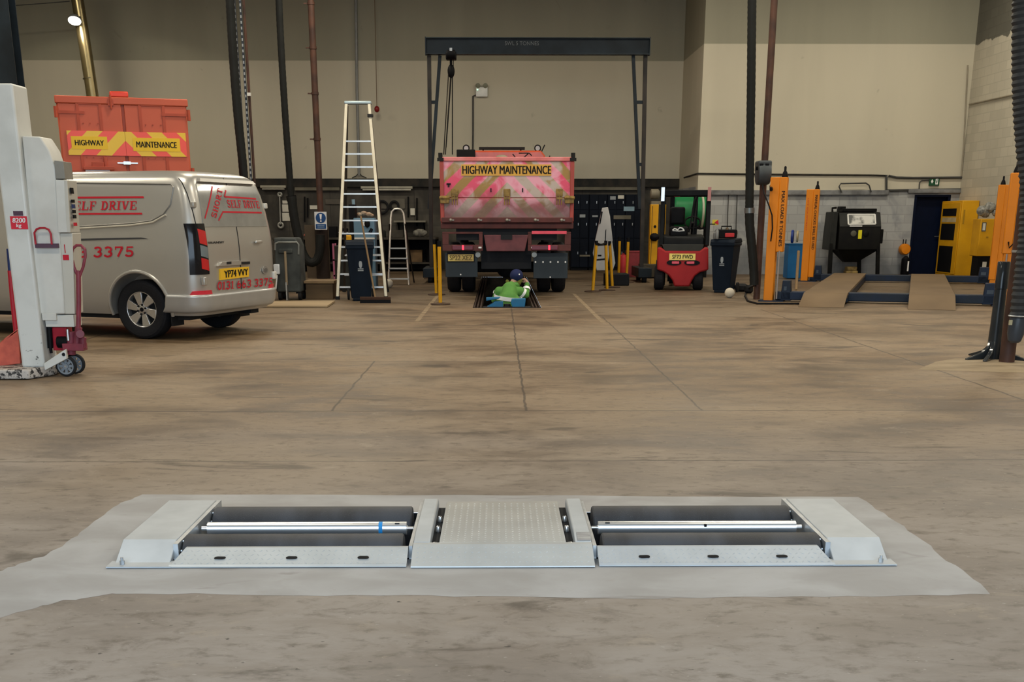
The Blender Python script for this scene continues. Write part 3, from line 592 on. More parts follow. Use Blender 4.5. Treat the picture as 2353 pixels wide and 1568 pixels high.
def outline(z):
    w_, sr_, sf_, r_ = zi(z); out = []
    for i in range(5): out.append((sr_, (w_ - r_) * i / 5))
    for i in range(9): a = PI / 2 * i / 8; out.append((sr_ + r_ - r_ * math.cos(a), w_ - r_ + r_ * math.sin(a)))
    rf = min(.45, w_ * .55)
    for i in range(1, 25): out.append((sr_ + r_ + (sf_ - rf - sr_ - r_) * i / 25, w_))
    for i in range(9): a = PI / 2 * i / 8; out.append((sf_ - rf + rf * math.sin(a), w_ - rf + rf * math.cos(a)))
    for i in range(4, 0, -1): out.append((sf_, (w_ - rf) * i / 5))
    return out + [(sf_, 0)] + [(a, -b) for a, b in out[:0:-1]]
zl = sorted(set([q[0] for q in ZT] + [.5, .74, .95, 1.3, 1.45, 1.65, 1.82, 1.92, 1.967]))
loops = [[V((a, b, z)) for a, b in outline(z)] for z in zl]; nn_ = len(loops[0]); m = MB(); vs = [p for L_ in loops for p in L_]; fs = []
for i in range(len(loops) - 1):
    for j in range(nn_): fs.append((i * nn_ + j, i * nn_ + (j + 1) % nn_, (i + 1) * nn_ + (j + 1) % nn_, (i + 1) * nn_ + j))
fs += [tuple(range(nn_ - 1, -1, -1)), tuple(range((len(loops) - 1) * nn_, len(loops) * nn_))]; m.add(vs, fs)
body = m.build('body', MATS['van_silver'], van, local=True, smooth=50)
cut = MB()
for s in (SW, SW + 3.1):
    for sd in (-1, 1): cut.cyl((s, sd * .62, RW + .02), (s, sd * 1.2, RW + .02), .435, n=40)
co = cut.build('cutter', MATS['gap_black'], van, local=True, smooth=0)
b = body.modifiers.new('b', 'BOOLEAN'); b.object = co; b.operation = 'DIFFERENCE'; b.solver = 'EXACT'
dg = bpy.context.evaluated_depsgraph_get(); dg.update(); me2 = bpy.data.meshes.new_from_object(body.evaluated_get(dg)); body.modifiers.clear(); body.data = me2; bpy.data.objects.remove(co)
me2.materials.clear(); me2.materials.append(MATS['van_silver']); me2.shade_smooth(); me2.set_sharp_from_angle(angle=math.radians(42))
def wheel(s, sd, parent, r=RW, wd=.225, y=.95):
    c = V((s, sd * y, r)); d = V((0, -sd, 0))
    t = MB().lathe(c, d, [(r * .60, .012), (r * .66, .0), (r * .90, .0), (r * .975, .02), (r, .05), (r, wd - .05), (r * .975, wd - .02), (r * .9, wd), (r * .6, wd), (r * .6, .1), (r * .60, .012)], 48).build('tyre', MATS['tyre'], parent, local=True)
    m = MB().lathe(c + d * .012, d, [(r * .555, .03), (r * .575, 0), (r * .625, .002), (r * .625, .1), (r * .56, .1), (r * .555, .03)], 48)
    m.lathe(c + d * .02, d, [(.055, 0), (.075, .012), (.085, .05)], 24)
    for k in range(6):
        a = 2 * PI * k / 6 + .2; u = V((math.cos(a), 0, math.sin(a))); v = V((-math.sin(a), 0, math.cos(a)))
        i0, i1, o0, o1 = u * .06 - v * .032, u * .06 + v * .032, u * r * .57 - v * .062 + v * .02, u * r * .57 + v * .062 + v * .02
        m.slab([c + d * .022 + i0, c + d * .022 + i1, c + d * .016 + o1, c + d * .016 + o0], d * .035)
    rm = m.build('alloy_rim', M('alloy', (.58, .58, .58), .3, .85), t, local=True, bevel=.006)
    MB().lathe(c + d * .085, d, [(r * .6, 0), (r * .6, .02)], 32).build('brake_disc', MATS['gap_black'], t, local=True)
    m = MB()
    for k in range(6): a = 2 * PI * k / 6 + .75; m.cyl(c + d * .026 + V((math.cos(a) * .058, 0, math.sin(a) * .058)), c + d * .005 + V((math.cos(a) * .058, 0, math.sin(a) * .058)), .011, n=8)
    m.cyl(c + d * .03, c + d * .014, .026); m.build('wheel_nuts', MATS['matt_black'], t, local=True)
for s in (SW, SW + 3.1):
    for sd in (1, -1): wheel(s, sd, van)
for sd in (1, -1):       # arch lips and mud flaps
    for s in (SW,):
        pts = []
        for k in range(25):
            a = math.radians(-12 + 204 * k / 24); z = RW + .02 + .445 * math.sin(a); ss = s + .445 * math.cos(a); q = SF(st_(ss, z), z, .004); pts.append(V((q.x, q.y * sd, q.z)))
        MB().tube(pts, .022, 8).build('arch_lip', MATS['van_silver'], body, local=True)
        MB().ob((s - .42, sd * .80, .32), (.012, .26, .30)).build('mud_flap', MATS['black_rubber'], van, local=True)
vpatch(MB(), [(-(st_(.50, .5)), .335), (st_(.50, .5), .335), (st_(.50, .5), .56), (-(st_(.50, .5)), .56)], .055, 60, 6).build('rear_bumper', M('bumper_silver', (.45, .45, .435), .32, .5, var=.04, coat=.3), van, local=True, bevel=.03, seg=3)
for a, b in (((430, 517), (468, 617)),):
    tl, tr = vs_(431, 560)[0], vr_(470, 560)[0]
    for sg in (1, -1):
        t0, t1 = sorted((sg * tl, sg * (tr)))
        if sg > 0: t0, t1 = tr - .02, tl
        else: t0, t1 = -tl, -(zi(1.1)[0] + .01)
        lp = vpatch(MB(), [(t0, .80), (t1, .80), (t1, 1.40), (t0, 1.40)], .012, 14, 6).build('tail_lamp', MATS['black_gloss'], van, local=True)
        d0, d1 = (t0 + .01, t0 + .13) if sg > 0 else (t1 - .13, t1 - .01)
        for z0, z1, k in ((1.17, 1.34, 'red_lens'), (1.02, 1.15, 'lamp_grey'), (.87, 1.0, 'red_lens')):
            if k == 'lamp_grey': M('lamp_grey', (.16, .19, .20), .2)
            vpatch(MB(), [(d0, z0 - .03), (d1, z0), (d1, z1), (d0, z1 - .03)], .016, 5, 3).build('lens', MATS[k], lp, local=True)
        fz = .555; ff = sorted((sg * .70, sg * 1.02)); vpatch(MB(), [(ff[0], fz), (ff[1], fz), (ff[1] - .03, fz + .05), (ff[0] + .03, fz + .055)], .02, 8, 2).build('fog_lamp', M('fog_red', (.65, .03, .05), .15, coat=.6), van, local=True)
# rear blanked window, side panel, seams
rw = [vr_(447, 503), vr_(607, 508), vr_(597, 420), vr_(449, 421)]
wz0, wz1 = 1.36, 1.86
vpatch(MB(), [(-.77, wz0), (.77, wz0), (.70, wz1), (-.70, wz1)], .008, 14, 8).build('rear_window_panel', MATS['van_glass_panel'], body, local=True)
vpatch(MB(), [(-.66, wz1 + .03), (.66, wz1 + .03), (.62, wz1 + .07), (-.62, wz1 + .07)], .05, 14, 2).build('roof_spoiler', MATS['van_silver'], body, local=True)
m = MB()
for t, z0, z1 in ((0.0, .58, 1.95),):
    m.tube([SF(t, z0 + (z1 - z0) * k / 20, .0012) for k in range(21)], .006, 6)
for sg in (1, -1): m.tube([SF(sg * (tr + .11), 1.40 + .52 * k / 12, .001) for k in range(13)], .006, 6)
m.build('door_seam', MATS['gap_black'], body, local=True)
q = [vs_(x, y) for x, y in ((60, 524), (170, 521), (300, 513), (345, 507), (372, 492), (386, 470), (389, 430), (382, 423), (170, 420), (60, 420))]
ctr = (vs_(230, 465)); poly = [SF(t, z, .003) for t, z in q]
MB().tube(poly, .008, 6).build('panel_rim', M('rim_shadow', (.22, .21, .19), .4, .4), body, local=True)
MB().tube([SF(t, z, .006) for t, z in [vs_(x, y) for x, y in ((60, 529), (170, 526), (300, 518), (350, 511), (378, 494))]], .012, 8).build('panel_highlight', M('ledge_highlight', (.60, .56, .46), .3, .3), body, local=True)  # pale tube paints the highlight along the panel's lower edge
vpatch(MB(), [vs_(60, 557), vs_(341, 549), vs_(325, 546), vs_(60, 551)], .004, 14, 2).build('door_track', M('track_dark', (.05, .05, .052), .4), body, local=True)
# lettering
def vtext(kind, s, pts, side, bold=.02):
    f = vs_ if side else vr_; tz = [f(*p) for p in pts]; m = MB()
    (serif_mb if kind == 'serif' else lambda a, b, c_: text_mb(a, b, c_, bold))(m, s, vdecal(tz)); return m
def vline(m, p, q, side, wd=.022):
    f = vs_ if side else vr_; a, b = f(*p), f(*q); d = V((b[0] - a[0], b[1] - a[1])).normalized(); nn = V((-d.y, d.x)) * wd / 2
    c = [(a[0] - nn.x, a[1] - nn.y), (b[0] - nn.x, b[1] - nn.y), (b[0] + nn.x, b[1] + nn.y), (a[0] + nn.x, a[1] + nn.y)]; g = vdecal(c, .012 if not side else .005)
    k = 8; m.add([g(i / k, 0) for i in range(k + 1)] + [g(i / k, 1) for i in range(k + 1)], [(i, i + 1, k + 2 + i, k + 1 + i) for i in range(k)])
m = vtext('serif', 'SELF DRIVE', ((146, 484), (310, 482), (310, 462), (146, 463)), True); vline(m, (60, 455), (323, 453), True); vline(m, (60, 492), (323, 491), True)
m.build('self_drive_lettering', MATS['red_print'], body, local=True, fixn=False, smooth=0)
vtext('serif', '0131 663 3375', ((48, 594), (312, 590), (312, 566), (48, 569)), True).build('phone_lettering', MATS['red_print'], body, local=True, fixn=False, smooth=0)
def rtext(s, pts): return serif_mb(MB(), s, vdecal([vr_(*p) for p in pts], .012))
m = rtext('SHORT', ((497, 503), (524, 435), (514, 431), (486, 498))); m2 = rtext('SELF DRIVE', ((528, 477), (602, 479), (601, 462), (527, 459))); m.add(m2.v, m2.f)
for p, q_ in (((472, 502), (502, 428)), ((503, 507), (514, 489)), ((514, 487), (604, 489)), ((524, 452), (531, 437)), ((524, 452), (596, 457))): vline(m, p, q_, False, .02)
m.build('window_lettering', MATS['red_print'], body, local=True, fixn=False, smooth=0)
rtext('0131 663 3375', ((495, 667), (624, 656), (624, 638), (495, 648))).build('rear_phone_lettering', MATS['red_print'], body, local=True, fixn=False, smooth=0)
text_mb(MB(), 'TRANSIT', vdecal([vr_(*p) for p in ((474, 561), (512, 559), (512, 554), (474, 556))], .008), .03).build('model_badge', MATS['black_print'], body, local=True, fixn=False)
pl = vpatch(MB(), [vr_(501, 644), vr_(567, 636), vr_(566, 613), vr_(500, 618)], .02, 6, 2).build('number_plate', MATS['amber_plate'], van, local=True)
text_mb(MB(), 'YP74 VVY', vdecal([vr_(*p) for p in ((510, 639), (564, 632), (563, 617), (509, 622))], .024), .03).build('plate_lettering', MATS['black_print'], pl, local=True, fixn=False)
vpatch(MB(), [vr_(494, 612), vr_(567, 607), vr_(567, 598), vr_(504, 602)], .03, 8, 2).build('plate_lamp_strip', MATS['van_silver'], body, local=True)
for a, b in ((513, 524), (547, 567)): vpatch(MB(), [vr_(a, 608), vr_(b, 607), vr_(b, 601), vr_(a, 602)], .032, 3, 2).build('plate_lamp', MATS['gap_black'], body, local=True)
t, z = vr_(586, 556); MB().beam(SF(t + .06, z, .03), SF(t - .10, z, .03), .035, .03).build('door_handle', MATS['van_silver'], body, local=True, bevel=.01)
t, z = vr_(605, 621); m = MB(); c_ = SF(t, z, .006); m.prism([(math.cos(a) * .075, math.sin(a) * .05) for a in [k * PI / 16 for k in range(32)]], 0, .01, 'x', Matrix.Translation(c_ - V((.01, 0, 0)))); em = m.build('oval_badge', M('badge_silver', (.48, .48, .47), .25, .7), body, local=True)
m = MB().prism([(math.cos(a) * .05 - .003, math.sin(a) * .03) for a in [k * PI / 12 for k in range(24)]], 0, .004, 'x', Matrix.Translation(c_ - V((.013, 0, 0)))); m.build('badge_centre', M('badge_mid', (.22, .22, .22), .35, .6), em, local=True)
for sg in (1, -1):
    for z in (1.62, .72): q = SF(sg * (.86), z, .0); MB().ob(q + V((-.02, 0, 0)), (.05, .07, .07 if z > 1 else .10)).build('hinge', MATS['van_silver'] if sg > 0 else M('white_paint', (.66,) * 3), body, local=True, bevel=.01)
MB().box((.15, -.62, .24), (.55, -.42, .36)).build('exhaust_box', MATS['black_rubber'], van, local=True)
MB().box((.3, -.8, .24), (4.6, .8, .32)).cyl((SW, -.8, RW), (SW, .8, RW), .05).build('underbody', MATS['gap_black'], van, local=True)
# windscreen and cab side glass
m = MB()
for z0, z1 in ((1.25, 1.80),):
    for sd in (1, -1):
        a0, a1 = zi(z0), zi(z1)
        m.slab([(2.95, sd * (a0[0] + .002), z0), (a0[2] - .55, sd * (a0[0] + .002), z0), (a1[2] - .5, sd * (a1[0] + .002), z1), (2.9, sd * (a1[0] + .002), z1)], (0, sd * .006, 0))
    m.slab([(a0[2] + .004, -.5, z0), (a0[2] + .004, .5, z0), (a1[2] + .004, .45, z1), (a1[2] + .004, -.45, z1)], (.006, 0, .003))
m.build('cab_glass', MATS['glass_dark'], van, local=True)
# ================================================================ ORANGE BOX TRUCK behind the van
tp = W(127, 222, 21.4); bo = V((tp.x, tp.y, 0))
bt = thing('box_truck', 'orange box lorry with chevron striped rear doors standing behind the silver van', 'truck', bo, TH)
BM_ = XF['box_truck']; BI = BM_.inverted(); bn = V((-math.sin(TH), math.cos(TH), 0))
def bp(x, y, o=0.0):
    q = BI @ onplane(x, y, bo, bn); return V((q.x, -o, q.z))
BW = bp(428, 231).x; BH = (bp(127, 222).z + bp(428, 231).z) / 2
M('box_orange', (.56, .115, .060), .42, c2=(.50, .10, .052), scale=1.2, cov=.4, soft=.6); M('box_orange_dark', (.42, .075, .04), .5)
MB().box((0, .06, 1.0), (BW, 4.6, BH)).build('cargo_box', MATS['box_orange'], bt, local=True, bevel=.03)
xm = bp(286, 300).x
for x0, x1 in ((.0, xm - .006), (xm + .006, BW)):
    dr = MB().box((x0 + .02, 0, 1.02), (x1 - .02, .055, BH - .10)).build('rear_door', MATS['box_orange'], bt, local=True, bevel=.01)
    a, b = (bp(176, 236).x, bp(243, 390).x) if x0 == 0 else (bp(320, 240).x, bp(386, 390).x)
    zz0, zz1 = 1.15, bp(200, 237).z
    m = MB()
    for p, q in (((a, zz0), (a, zz1)), ((b, zz0), (b, zz1)), ((a, zz1), (b, zz1))): m.beam((p[0], -.006, p[1]), (q[0], -.006, q[1]), .016, .05, side=(0, 1, 0))
    m.build('pressed_rib', MATS['box_orange_dark'], dr, local=True, bevel=.004)
    m = MB()
    for fx in (.2, .5, .85):
        for z in (bp(200, 283).z, bp(200, 362).z): m.cyl((a + (b - a) * fx, 0, z), (a + (b - a) * fx, -.012, z), .012, n=8)
    m.build('rivet', MATS['box_orange_dark'], dr, local=True)
    hx = .02 if x0 == 0 else BW - .02; sg = 1 if x0 == 0 else -1
    for y in (257, 395):
        z = bp(130, y).z; MB().beam((hx - sg * .03, -.015, z), (hx + sg * .42, -.012, z), .014, .045, side=(0, 1, 0)).cyl((hx - sg * .04, -.02, z - .09), (hx - sg * .04, -.02, z + .09), .03, n=10).build('strap_hinge', MATS['box_orange_dark'] , dr, local=True)
    # chevron board and its words
    bx0, bx1 = x0 + (.12 if x0 == 0 else -.004), x1 - (-.004 if x0 == 0 else .06); z0, z1 = bp(200, 357).z, bp(200, 301).z
    if 'chevron_sheet' not in MATS:
        n = NB('chevron_sheet'); xyz = n.sep(n.pos()); ax = n.math('ABSOLUTE', n.math('SUBTRACT', xyz[0], xm)); v = n.math('ADD', n.math('MULTIPLY', xyz[2], .80), n.math('MULTIPLY', ax, .80))
        fr = n.math('FRACT', n.math('ADD', n.math('DIVIDE', v, .41), .12)); k = n.math('LESS_THAN', fr, .5); n.col(n.mix(k, (.78, .50, .02), (.86, .085, .055))); n.rough(.4)
    cb = MB().box((bx0, -.022, z0), (bx1, -.002, z1)).build('chevron_board', MATS['chevron_sheet'], dr, local=True)
    t = 'HIGHWAY' if x0 == 0 else 'MAINTENANCE'; a_, b_ = ((173, 334), (238, 323)) if x0 == 0 else ((314, 339), (405, 327))
    A, B = bp(*a_), bp(*b_)
    MB().box((A.x - .06, -.026, A.z - .06), (B.x + .06, -.022, B.z + .06)).build('word_plate', M('sheet_yellow', (.78, .50, .02), .4, var=.03), cb, local=True)
    text_mb(MB(), t, quad((A.x, -.029, A.z), (B.x, -.029, A.z), (B.x, -.029, B.z), (A.x, -.029, B.z)), .03).build('lettering', MATS['black_print'], cb, local=True, fixn=False)
MB().box((-.02, -.02, BH - .10), (BW + .02, .10, BH + .02)).build('top_rail', MATS['box_orange'], bt, local=True, bevel=.015)
m = MB(); q = bp(254, 236); m.cyl((q.x, -.03, q.z - .1), (q.x, -.03, q.z + .12), .018, n=8).ob((q.x, -.02, q.z), (.09, .03, .1)).build('top_latch', MATS['box_orange_dark'], bt, local=True)
q = bp(292, 375); MB().beam((q.x - .16, -.03, q.z), (q.x + .18, -.03, q.z), .02, .02).ob((q.x, -.02, q.z), (.12, .03, .05)).build('door_handle', MATS['steel'], bt, local=True)
a, b = bp(197, 402), bp(252, 391); m = MB().box((a.x, -.18, a.z), (b.x, -.02, b.z)); m.build('step_box', M('pale_lilac', (.55, .53, .60), .4), bt, local=True, bevel=.01)
a, b = bp(192, 391), bp(262, 384); m = MB().box((a.x, -.2, a.z), (b.x, -.02, b.z)); q = bp(225, 380); m.ob((q.x, -.1, q.z), (.2, .1, .10)); q = bp(243, 376); m.ob((q.x, -.1, q.z), (.05, .05, .2)); m.build('step_latch', MATS['box_orange_dark'], bt, local=True, bevel=.006)
q = bp(277, 203); MB().box((q.x - .16, .9, BH + .10), (q.x + .16, 1.05, BH + .20)).build('beacon_bar', M('beacon_red', (.62, .06, .03), .3), bt, local=True, bevel=.02)
MB().box((q.x - .17, .89, BH + .07), (q.x + .17, 1.06, BH + .10)).cyl((q.x, .97, BH - .02), (q.x, .97, BH + .08), .02).build('beacon_mount', MATS['gap_black'], bt, local=True)
m = MB().box((.1, .3, .7), (BW - .1, 6.3, .98)); m.build('chassis', MATS['gap_black'], bt, local=True)
m = MB().prism([(4.8, .6), (6.7, .6), (6.75, 1.4), (6.4, 2.5), (4.8, 2.6)], .1, BW - .1, 'x'); m.build('cab', MATS['box_orange'], bt, local=True, bevel=.06)
for yy in (1.3, 5.6):
    for xx in (.16, BW - .42): MB().lathe((xx, yy, .45), (1, 0, 0), [(.22, .05), (.26, 0), (.42, 0), (.45, .04), (.45, .22), (.42, .26), (.26, .26), (.22, .2)], 36).build('wheel', MATS['tyre'], bt, local=True)
MB().box((.05, -.05, .55), (BW - .05, .05, .75)).build('rear_bumper', MATS['gap_black'], bt, local=True)
# ================================================================ RED TIPPER over the pit
TY = 23.4
def tq(x, y, o=0.0): q = W(x, y or 560, TY); return V((q.x, TY - o, q.z))
tx0, tx1 = tq(1011, 430).x, tq(1319, 430).x; TXM = (tx0 + tx1) / 2
tr_ = thing('tipper_truck', 'red tipper lorry with faded pink chevron tailgate standing over the inspection pit', 'truck', (TXM, 24, 0))
M('tip_red', (.42, .075, .06), .5, c2=(.30, .06, .05), scale=2.5, soft=.5); M('cab_red', (.62, .085, .03), .35, coat=.4); M('rust_red', (.13, .038, .035), .65, c2=(.07, .028, .026), scale=5, soft=.5); M('chassis_dark', (.020, .021, .024), .6); M('flap_slate', (.035, .046, .056), .6, c2=(.025, .034, .042), scale=3, soft=.6)
M('olive_brass', (.30, .19, .05), .5, c2=(.16, .10, .03), scale=14)
n = NB('faded_chevrons'); p = n.pos(); xyz = n.sep(p); ax = n.math('ABSOLUTE', n.math('SUBTRACT', xyz[0], 0.0)); v = n.math('ADD', xyz[2], ax)
wob = n.noise(p, 1.6, 5, .3); fade = n.noise(n.scale(p, (1, 1, 1)), 2.3, 6, .8); fr = n.math('FRACT', n.math('ADD', n.math('DIVIDE', n.math('ADD', v, n.math('MULTIPLY', n.math('SUBTRACT', wob, .5), .12)), .46), .34)); k = n.step(fr, .47, .53)
edge = n.step(n.math('ABSOLUTE', n.math('SUBTRACT', fr, .5)), .46, .5); k = n.math('MULTIPLY', k, n.math('SUBTRACT', 1.0, edge))
pink = n.mix(n.step(fade, .38, .56), (.72, .07, .15), (.80, .36, .46)); oliv = n.mix(n.step(fade, .40, .55), (.34, .20, .045), (.50, .41, .36)); c = n.mix(k, pink, oliv)
low = n.step(n.math('ADD', xyz[2], n.math('MULTIPLY', n.math('SUBTRACT', fade, .5), .7)), 2.02, 1.52)
gr = n.noise(p, 7, 6, .5, .7); c = n.mix(n.math('MULTIPLY', low, .85), c, n.mix(gr, (.07, .035, .035), (.22, .12, .09))); n.col(c); n.rough(.5)
zt, zm, zb = tq(1165, 361).z, tq(1165, 455).z, tq(1165, 503).z
tg = MB().box((tx0 + .06, TY, zm + .006), (tx1 - .06, TY + .05, tq(1165, 371).z)).build('upper_tailgate', MATS['faded_chevrons'], tr_, bevel=.008)
lg = MB().box((tx0 + .06, TY, zb), (tx1 - .06, TY + .05, zm - .006)).build('lower_tailgate', MATS['faded_chevrons'], tr_, bevel=.008)
m = MB().box((tx0, TY - .02, tq(1165, 371).z), (tx1, TY + .12, zt)); m.build('top_rail', M('tip_pink', (.72, .25, .25), .5, c2=(.62, .16, .15), scale=3), tr_, bevel=.015)
for sx, xx in ((-1, tx0), (1, tx1)):
    MB().box((min(xx, xx - sx * .075), TY - .03, zb - .05), (max(xx, xx - sx * .075), TY + .12, tq(1165, 371).z)).build('corner_post', MATS['tip_red'], tr_, bevel=.01)
    MB().box((min(xx, xx - sx * .05), TY + .12, 1.35), (max(xx, xx - sx * .05), 29.4, zt)).build('body_side', MATS['tip_red'], tr_, bevel=.01)
    px_ = 1022 if sx < 0 else 1308
    q = tq(px_, 459); m = MB().ob((q.x, TY - .06, q.z), (.17, .07, .14)).cyl((q.x - .1, TY - .08, q.z + .03), (q.x + .1, TY - .08, q.z + .03), .03, n=10); m.build('tailgate_hinge', MATS['olive_brass'], tr_, bevel=.01)
    q = tq(1012 if sx < 0 else 1317, 359); MB().cyl((q.x, TY, q.z - .04), (q.x, TY, q.z + .06), .04).ob((q.x, TY, q.z - .06), (.12, .08, .06)).build('top_hook', MATS['gap_black'], tr_)
MB().box((tx0 + .05, TY + .1, 1.35), (tx1 - .05, 29.4, 1.5)).build('body_floor', MATS['rust_red'], tr_)
MB().box((tx0, 29.35, 1.35), (tx1, 29.45, zt + .1)).build('headboard', MATS['tip_red'], tr_)
for x in (1045, 1165, 1285):
    q = tq(x, 456); m = MB().ob((q.x, TY - .03, q.z), (.12, .06, .035))
    for d in (-.045, 0, .045): m.cyl((q.x + d, TY - .05, q.z + .05), (q.x + d, TY - .05, q.z - .12), .010, n=8)
    m.build('latch', MATS['olive_brass'], tr_)
    MB().ob((q.x, TY - .012, q.z + .10), (.13, .02, .14)).build('latch_plate', MATS['olive_brass'], tr_, bevel=.01)
for x in (1128, 1201): q = tq(x, 437); MB().ob((q.x, TY - .008, q.z), (.02, .016, .07)).build('slot_mark', MATS['gap_black'], tg)
q = tq(1031, 423); MB().ob((q.x, TY - .01, q.z), (.08, .02, .03)).ob((q.x, TY - .01, q.z - .03), (.03, .02, .05)).build('catch', MATS['gap_black'], tg)
a, b = tq(1060, 404), tq(1267, 378); wp = MB().box((a.x, TY - .009, a.z), (b.x, TY - .001, b.z)).build('word_plate', M('plate_ochre', (.72, .40, .055), .45, c2=(.62, .33, .07), scale=3, soft=.6), tg)
a, b = tq(1063, 400), tq(1266, 381); text_mb(MB(), 'HIGHWAY MAINTENANCE', quad((a.x, TY - .013, a.z), (b.x, TY - .013, a.z), (b.x, TY - .013, b.z), (a.x, TY - .013, b.z)), .028).build('lettering', MATS['black_print'], wp, fixn=False)
# rear sill, light frames, hitch, flaps
m = MB().box((tx0 + .02, TY - .06, tq(1165, 512).z), (tx1 - .02, TY + .15, tq(1165, 500).z)).box((tx0 + .0, TY + .0, tq(1165, 526).z), (tx1 - .0, TY + .2, tq(1165, 513).z))
sill = m.build('rear_sill', MATS['rust_red'], tr_, bevel=.012)
for x in (1036, 1100, 1165, 1230, 1290): q = tq(x, 506); MB().sphere((q.x, TY - .07, q.z), .032, n=10, m=6).ob((q.x + .04, TY - .065, q.z), (.05, .03, .02)).build('sill_latch', M('worn_steel', (.30, .28, .24), .5, .6), sill)
M('lit_red', (.9, .03, .06), .2, var=0, emit=1.6)
for sx, (xa, xb) in ((-1, (1017, 1109)), (1, (1213, 1312))):
    A, B = tq(xa, 577), tq(xb, 533); k = .035
    m = MB().box((A.x, TY, A.z), (B.x, TY + .05, tq(0, 563).z)).box((A.x, TY, tq(0, 538).z), (B.x, TY + .05, B.z)).box((A.x, TY, tq(0, 563).z), (A.x + (.12 if sx < 0 else .07), TY + .05, tq(0, 538).z)).box((B.x - (.12 if sx > 0 else .07), TY, tq(0, 563).z), (B.x, TY + .05, tq(0, 538).z))
    lf = m.build('lamp_frame', MATS['rust_red'], tr_, bevel=.006)
    q0, q1 = tq(xa + 22 if sx < 0 else xa + 8, 575), tq(xb - 22 if sx < 0 else xb - 30, 564)
    MB().box((q0.x, TY - .03, q0.z), (q1.x, TY, q1.z)).build('lamp_cluster', M('lamp_maroon', (.13, .02, .03), .3), lf, bevel=.01)
    q = tq(1064 if sx < 0 else 1262, 569); MB().ob((q.x, TY - .032, q.z), (.04, .012, .09)).build('lit_lamp', MATS['lit_red'], lf, bevel=.006)
    q = tq(1103 if sx < 0 else 1224, 569); MB().ob((q.x, TY - .015, q.z), (.06, .02, .03)).build('white_lamp', MATS['white_print'], lf)
a, b = tq(1222, 538), tq(1302, 531); MB().box((a.x, TY - .02, a.z), (b.x, TY - .002, b.z)).build('reflector_strip', M('reflect_pink', (.75, .08, .12), .4), tr_)
m = MB().slab([tq(1112, 540), tq(1214, 540), tq(1206, 578), tq(1118, 578)], (0, .06, 0)); m.build('hitch_plate', M('hitch_red', (.16, .05, .055), .55, c2=(.10, .035, .04), scale=4), tr_, bevel=.01)
m = MB().box((tq(1165, 500).x - .12, TY - .02, tq(0, 551).z), (tq(1165, 500).x + .10, TY, tq(0, 540).z)); m.build('tow_jaw', MATS['chassis_dark'], tr_)
m = MB().box((tq(1048, 0).x, TY + .1, 1.06), (tq(1280, 0).x, 31.5, 1.32)); m.box((tq(1105, 0).x, TY + .3, tq(0, 620).z), (tq(1222, 0).x, 31, 1.06)); ch = m.build('chassis', MATS['chassis_dark'], tr_)
for sx, (xa, xb, yb) in ((-1, (1023, 1097, 638)), (1, (1226, 1306, 641))):
    A, B = tq(xa, yb), tq(xb, 582)
    fl = MB().box((A.x, TY + .15, A.z), (B.x, TY + .17, B.z)).build('mud_flap', MATS['flap_slate'], tr_, bevel=.008)
    if sx > 0:
        for k in range(5): q = tq(1231 + k * 17.3, 603); MB().cyl((q.x, TY + .15, q.z), (q.x, TY + .135, q.z), .018, n=10).build('flap_bolt', MATS['white_print'], fl)
    q = tq(1058 if sx < 0 else 1265, 632 if sx < 0 else 638); MB().cyl((q.x, TY + .15, q.z), (q.x, TY + .14, q.z), .014, n=8).build('flap_bolt', MATS['white_print'], fl)
    q = tq(1098 if sx < 0 else 1228, 586); MB().cyl((q.x, TY + .12, q.z), (q.x, TY + .06, q.z), .05).build('marker_lamp', M('lamp_pale', (.30, .33, .33), .3), tr_)
    xo = tq(1021, 640).x if sx < 0 else tq(1308, 640).x
    for dx in (0, .30):
        x = xo - sx * dx; d = V((-sx, 0, 0))
        MB().lathe((x, 25.1, .50), d, [(.22, .06), (.28, 0), (.45, 0), (.49, .04), (.50, .07), (.50, .20), (.49, .24), (.45, .27), (.28, .27), (.22, .22)], 40).build('wheel', MATS['tyre'], tr_)
    x = xo; MB().lathe((x, 30.6, .50), (-sx, 0, 0), [(.22, .06), (.28, 0), (.45, 0), (.49, .04), (.50, .08), (.50, .22), (.49, .26), (.45, .30), (.28, .30)], 40).build('wheel', MATS['tyre'], tr_)
MB().cyl((tx0 + .3, 25.1, .5), (tx1 - .3, 25.1, .5), .11).sphere((TXM, 25.1, .5), .22).build('rear_axle', MATS['chassis_dark'], tr_)
A, B = tq(1029, 601), tq(1088, 585); pl = MB().box((A.x, TY + .125, A.z), (B.x, TY + .14, B.z)).build('number_plate', M('dirty_plate', (.80, .62, .18), .5, c2=(.42, .27, .10), scale=3.5, cov=.30, soft=.3), tr_)
MB().box((A.x - .02, TY + .14, A.z - .02), (B.x + .02, TY + .17, B.z + .05)).build('plate_holder', MATS['chassis_dark'], tr_)
a, b = tq(1033, 598.5), tq(1085, 587.5); text_mb(MB(), 'SP22 XEZ', quad((a.x, TY + .122, a.z), (b.x, TY + .122, a.z), (b.x, TY + .122, b.z), (a.x, TY + .122, b.z)), .02).build('plate_lettering', M('faded_print', (.13, .09, .03), .6), pl, fixn=False)
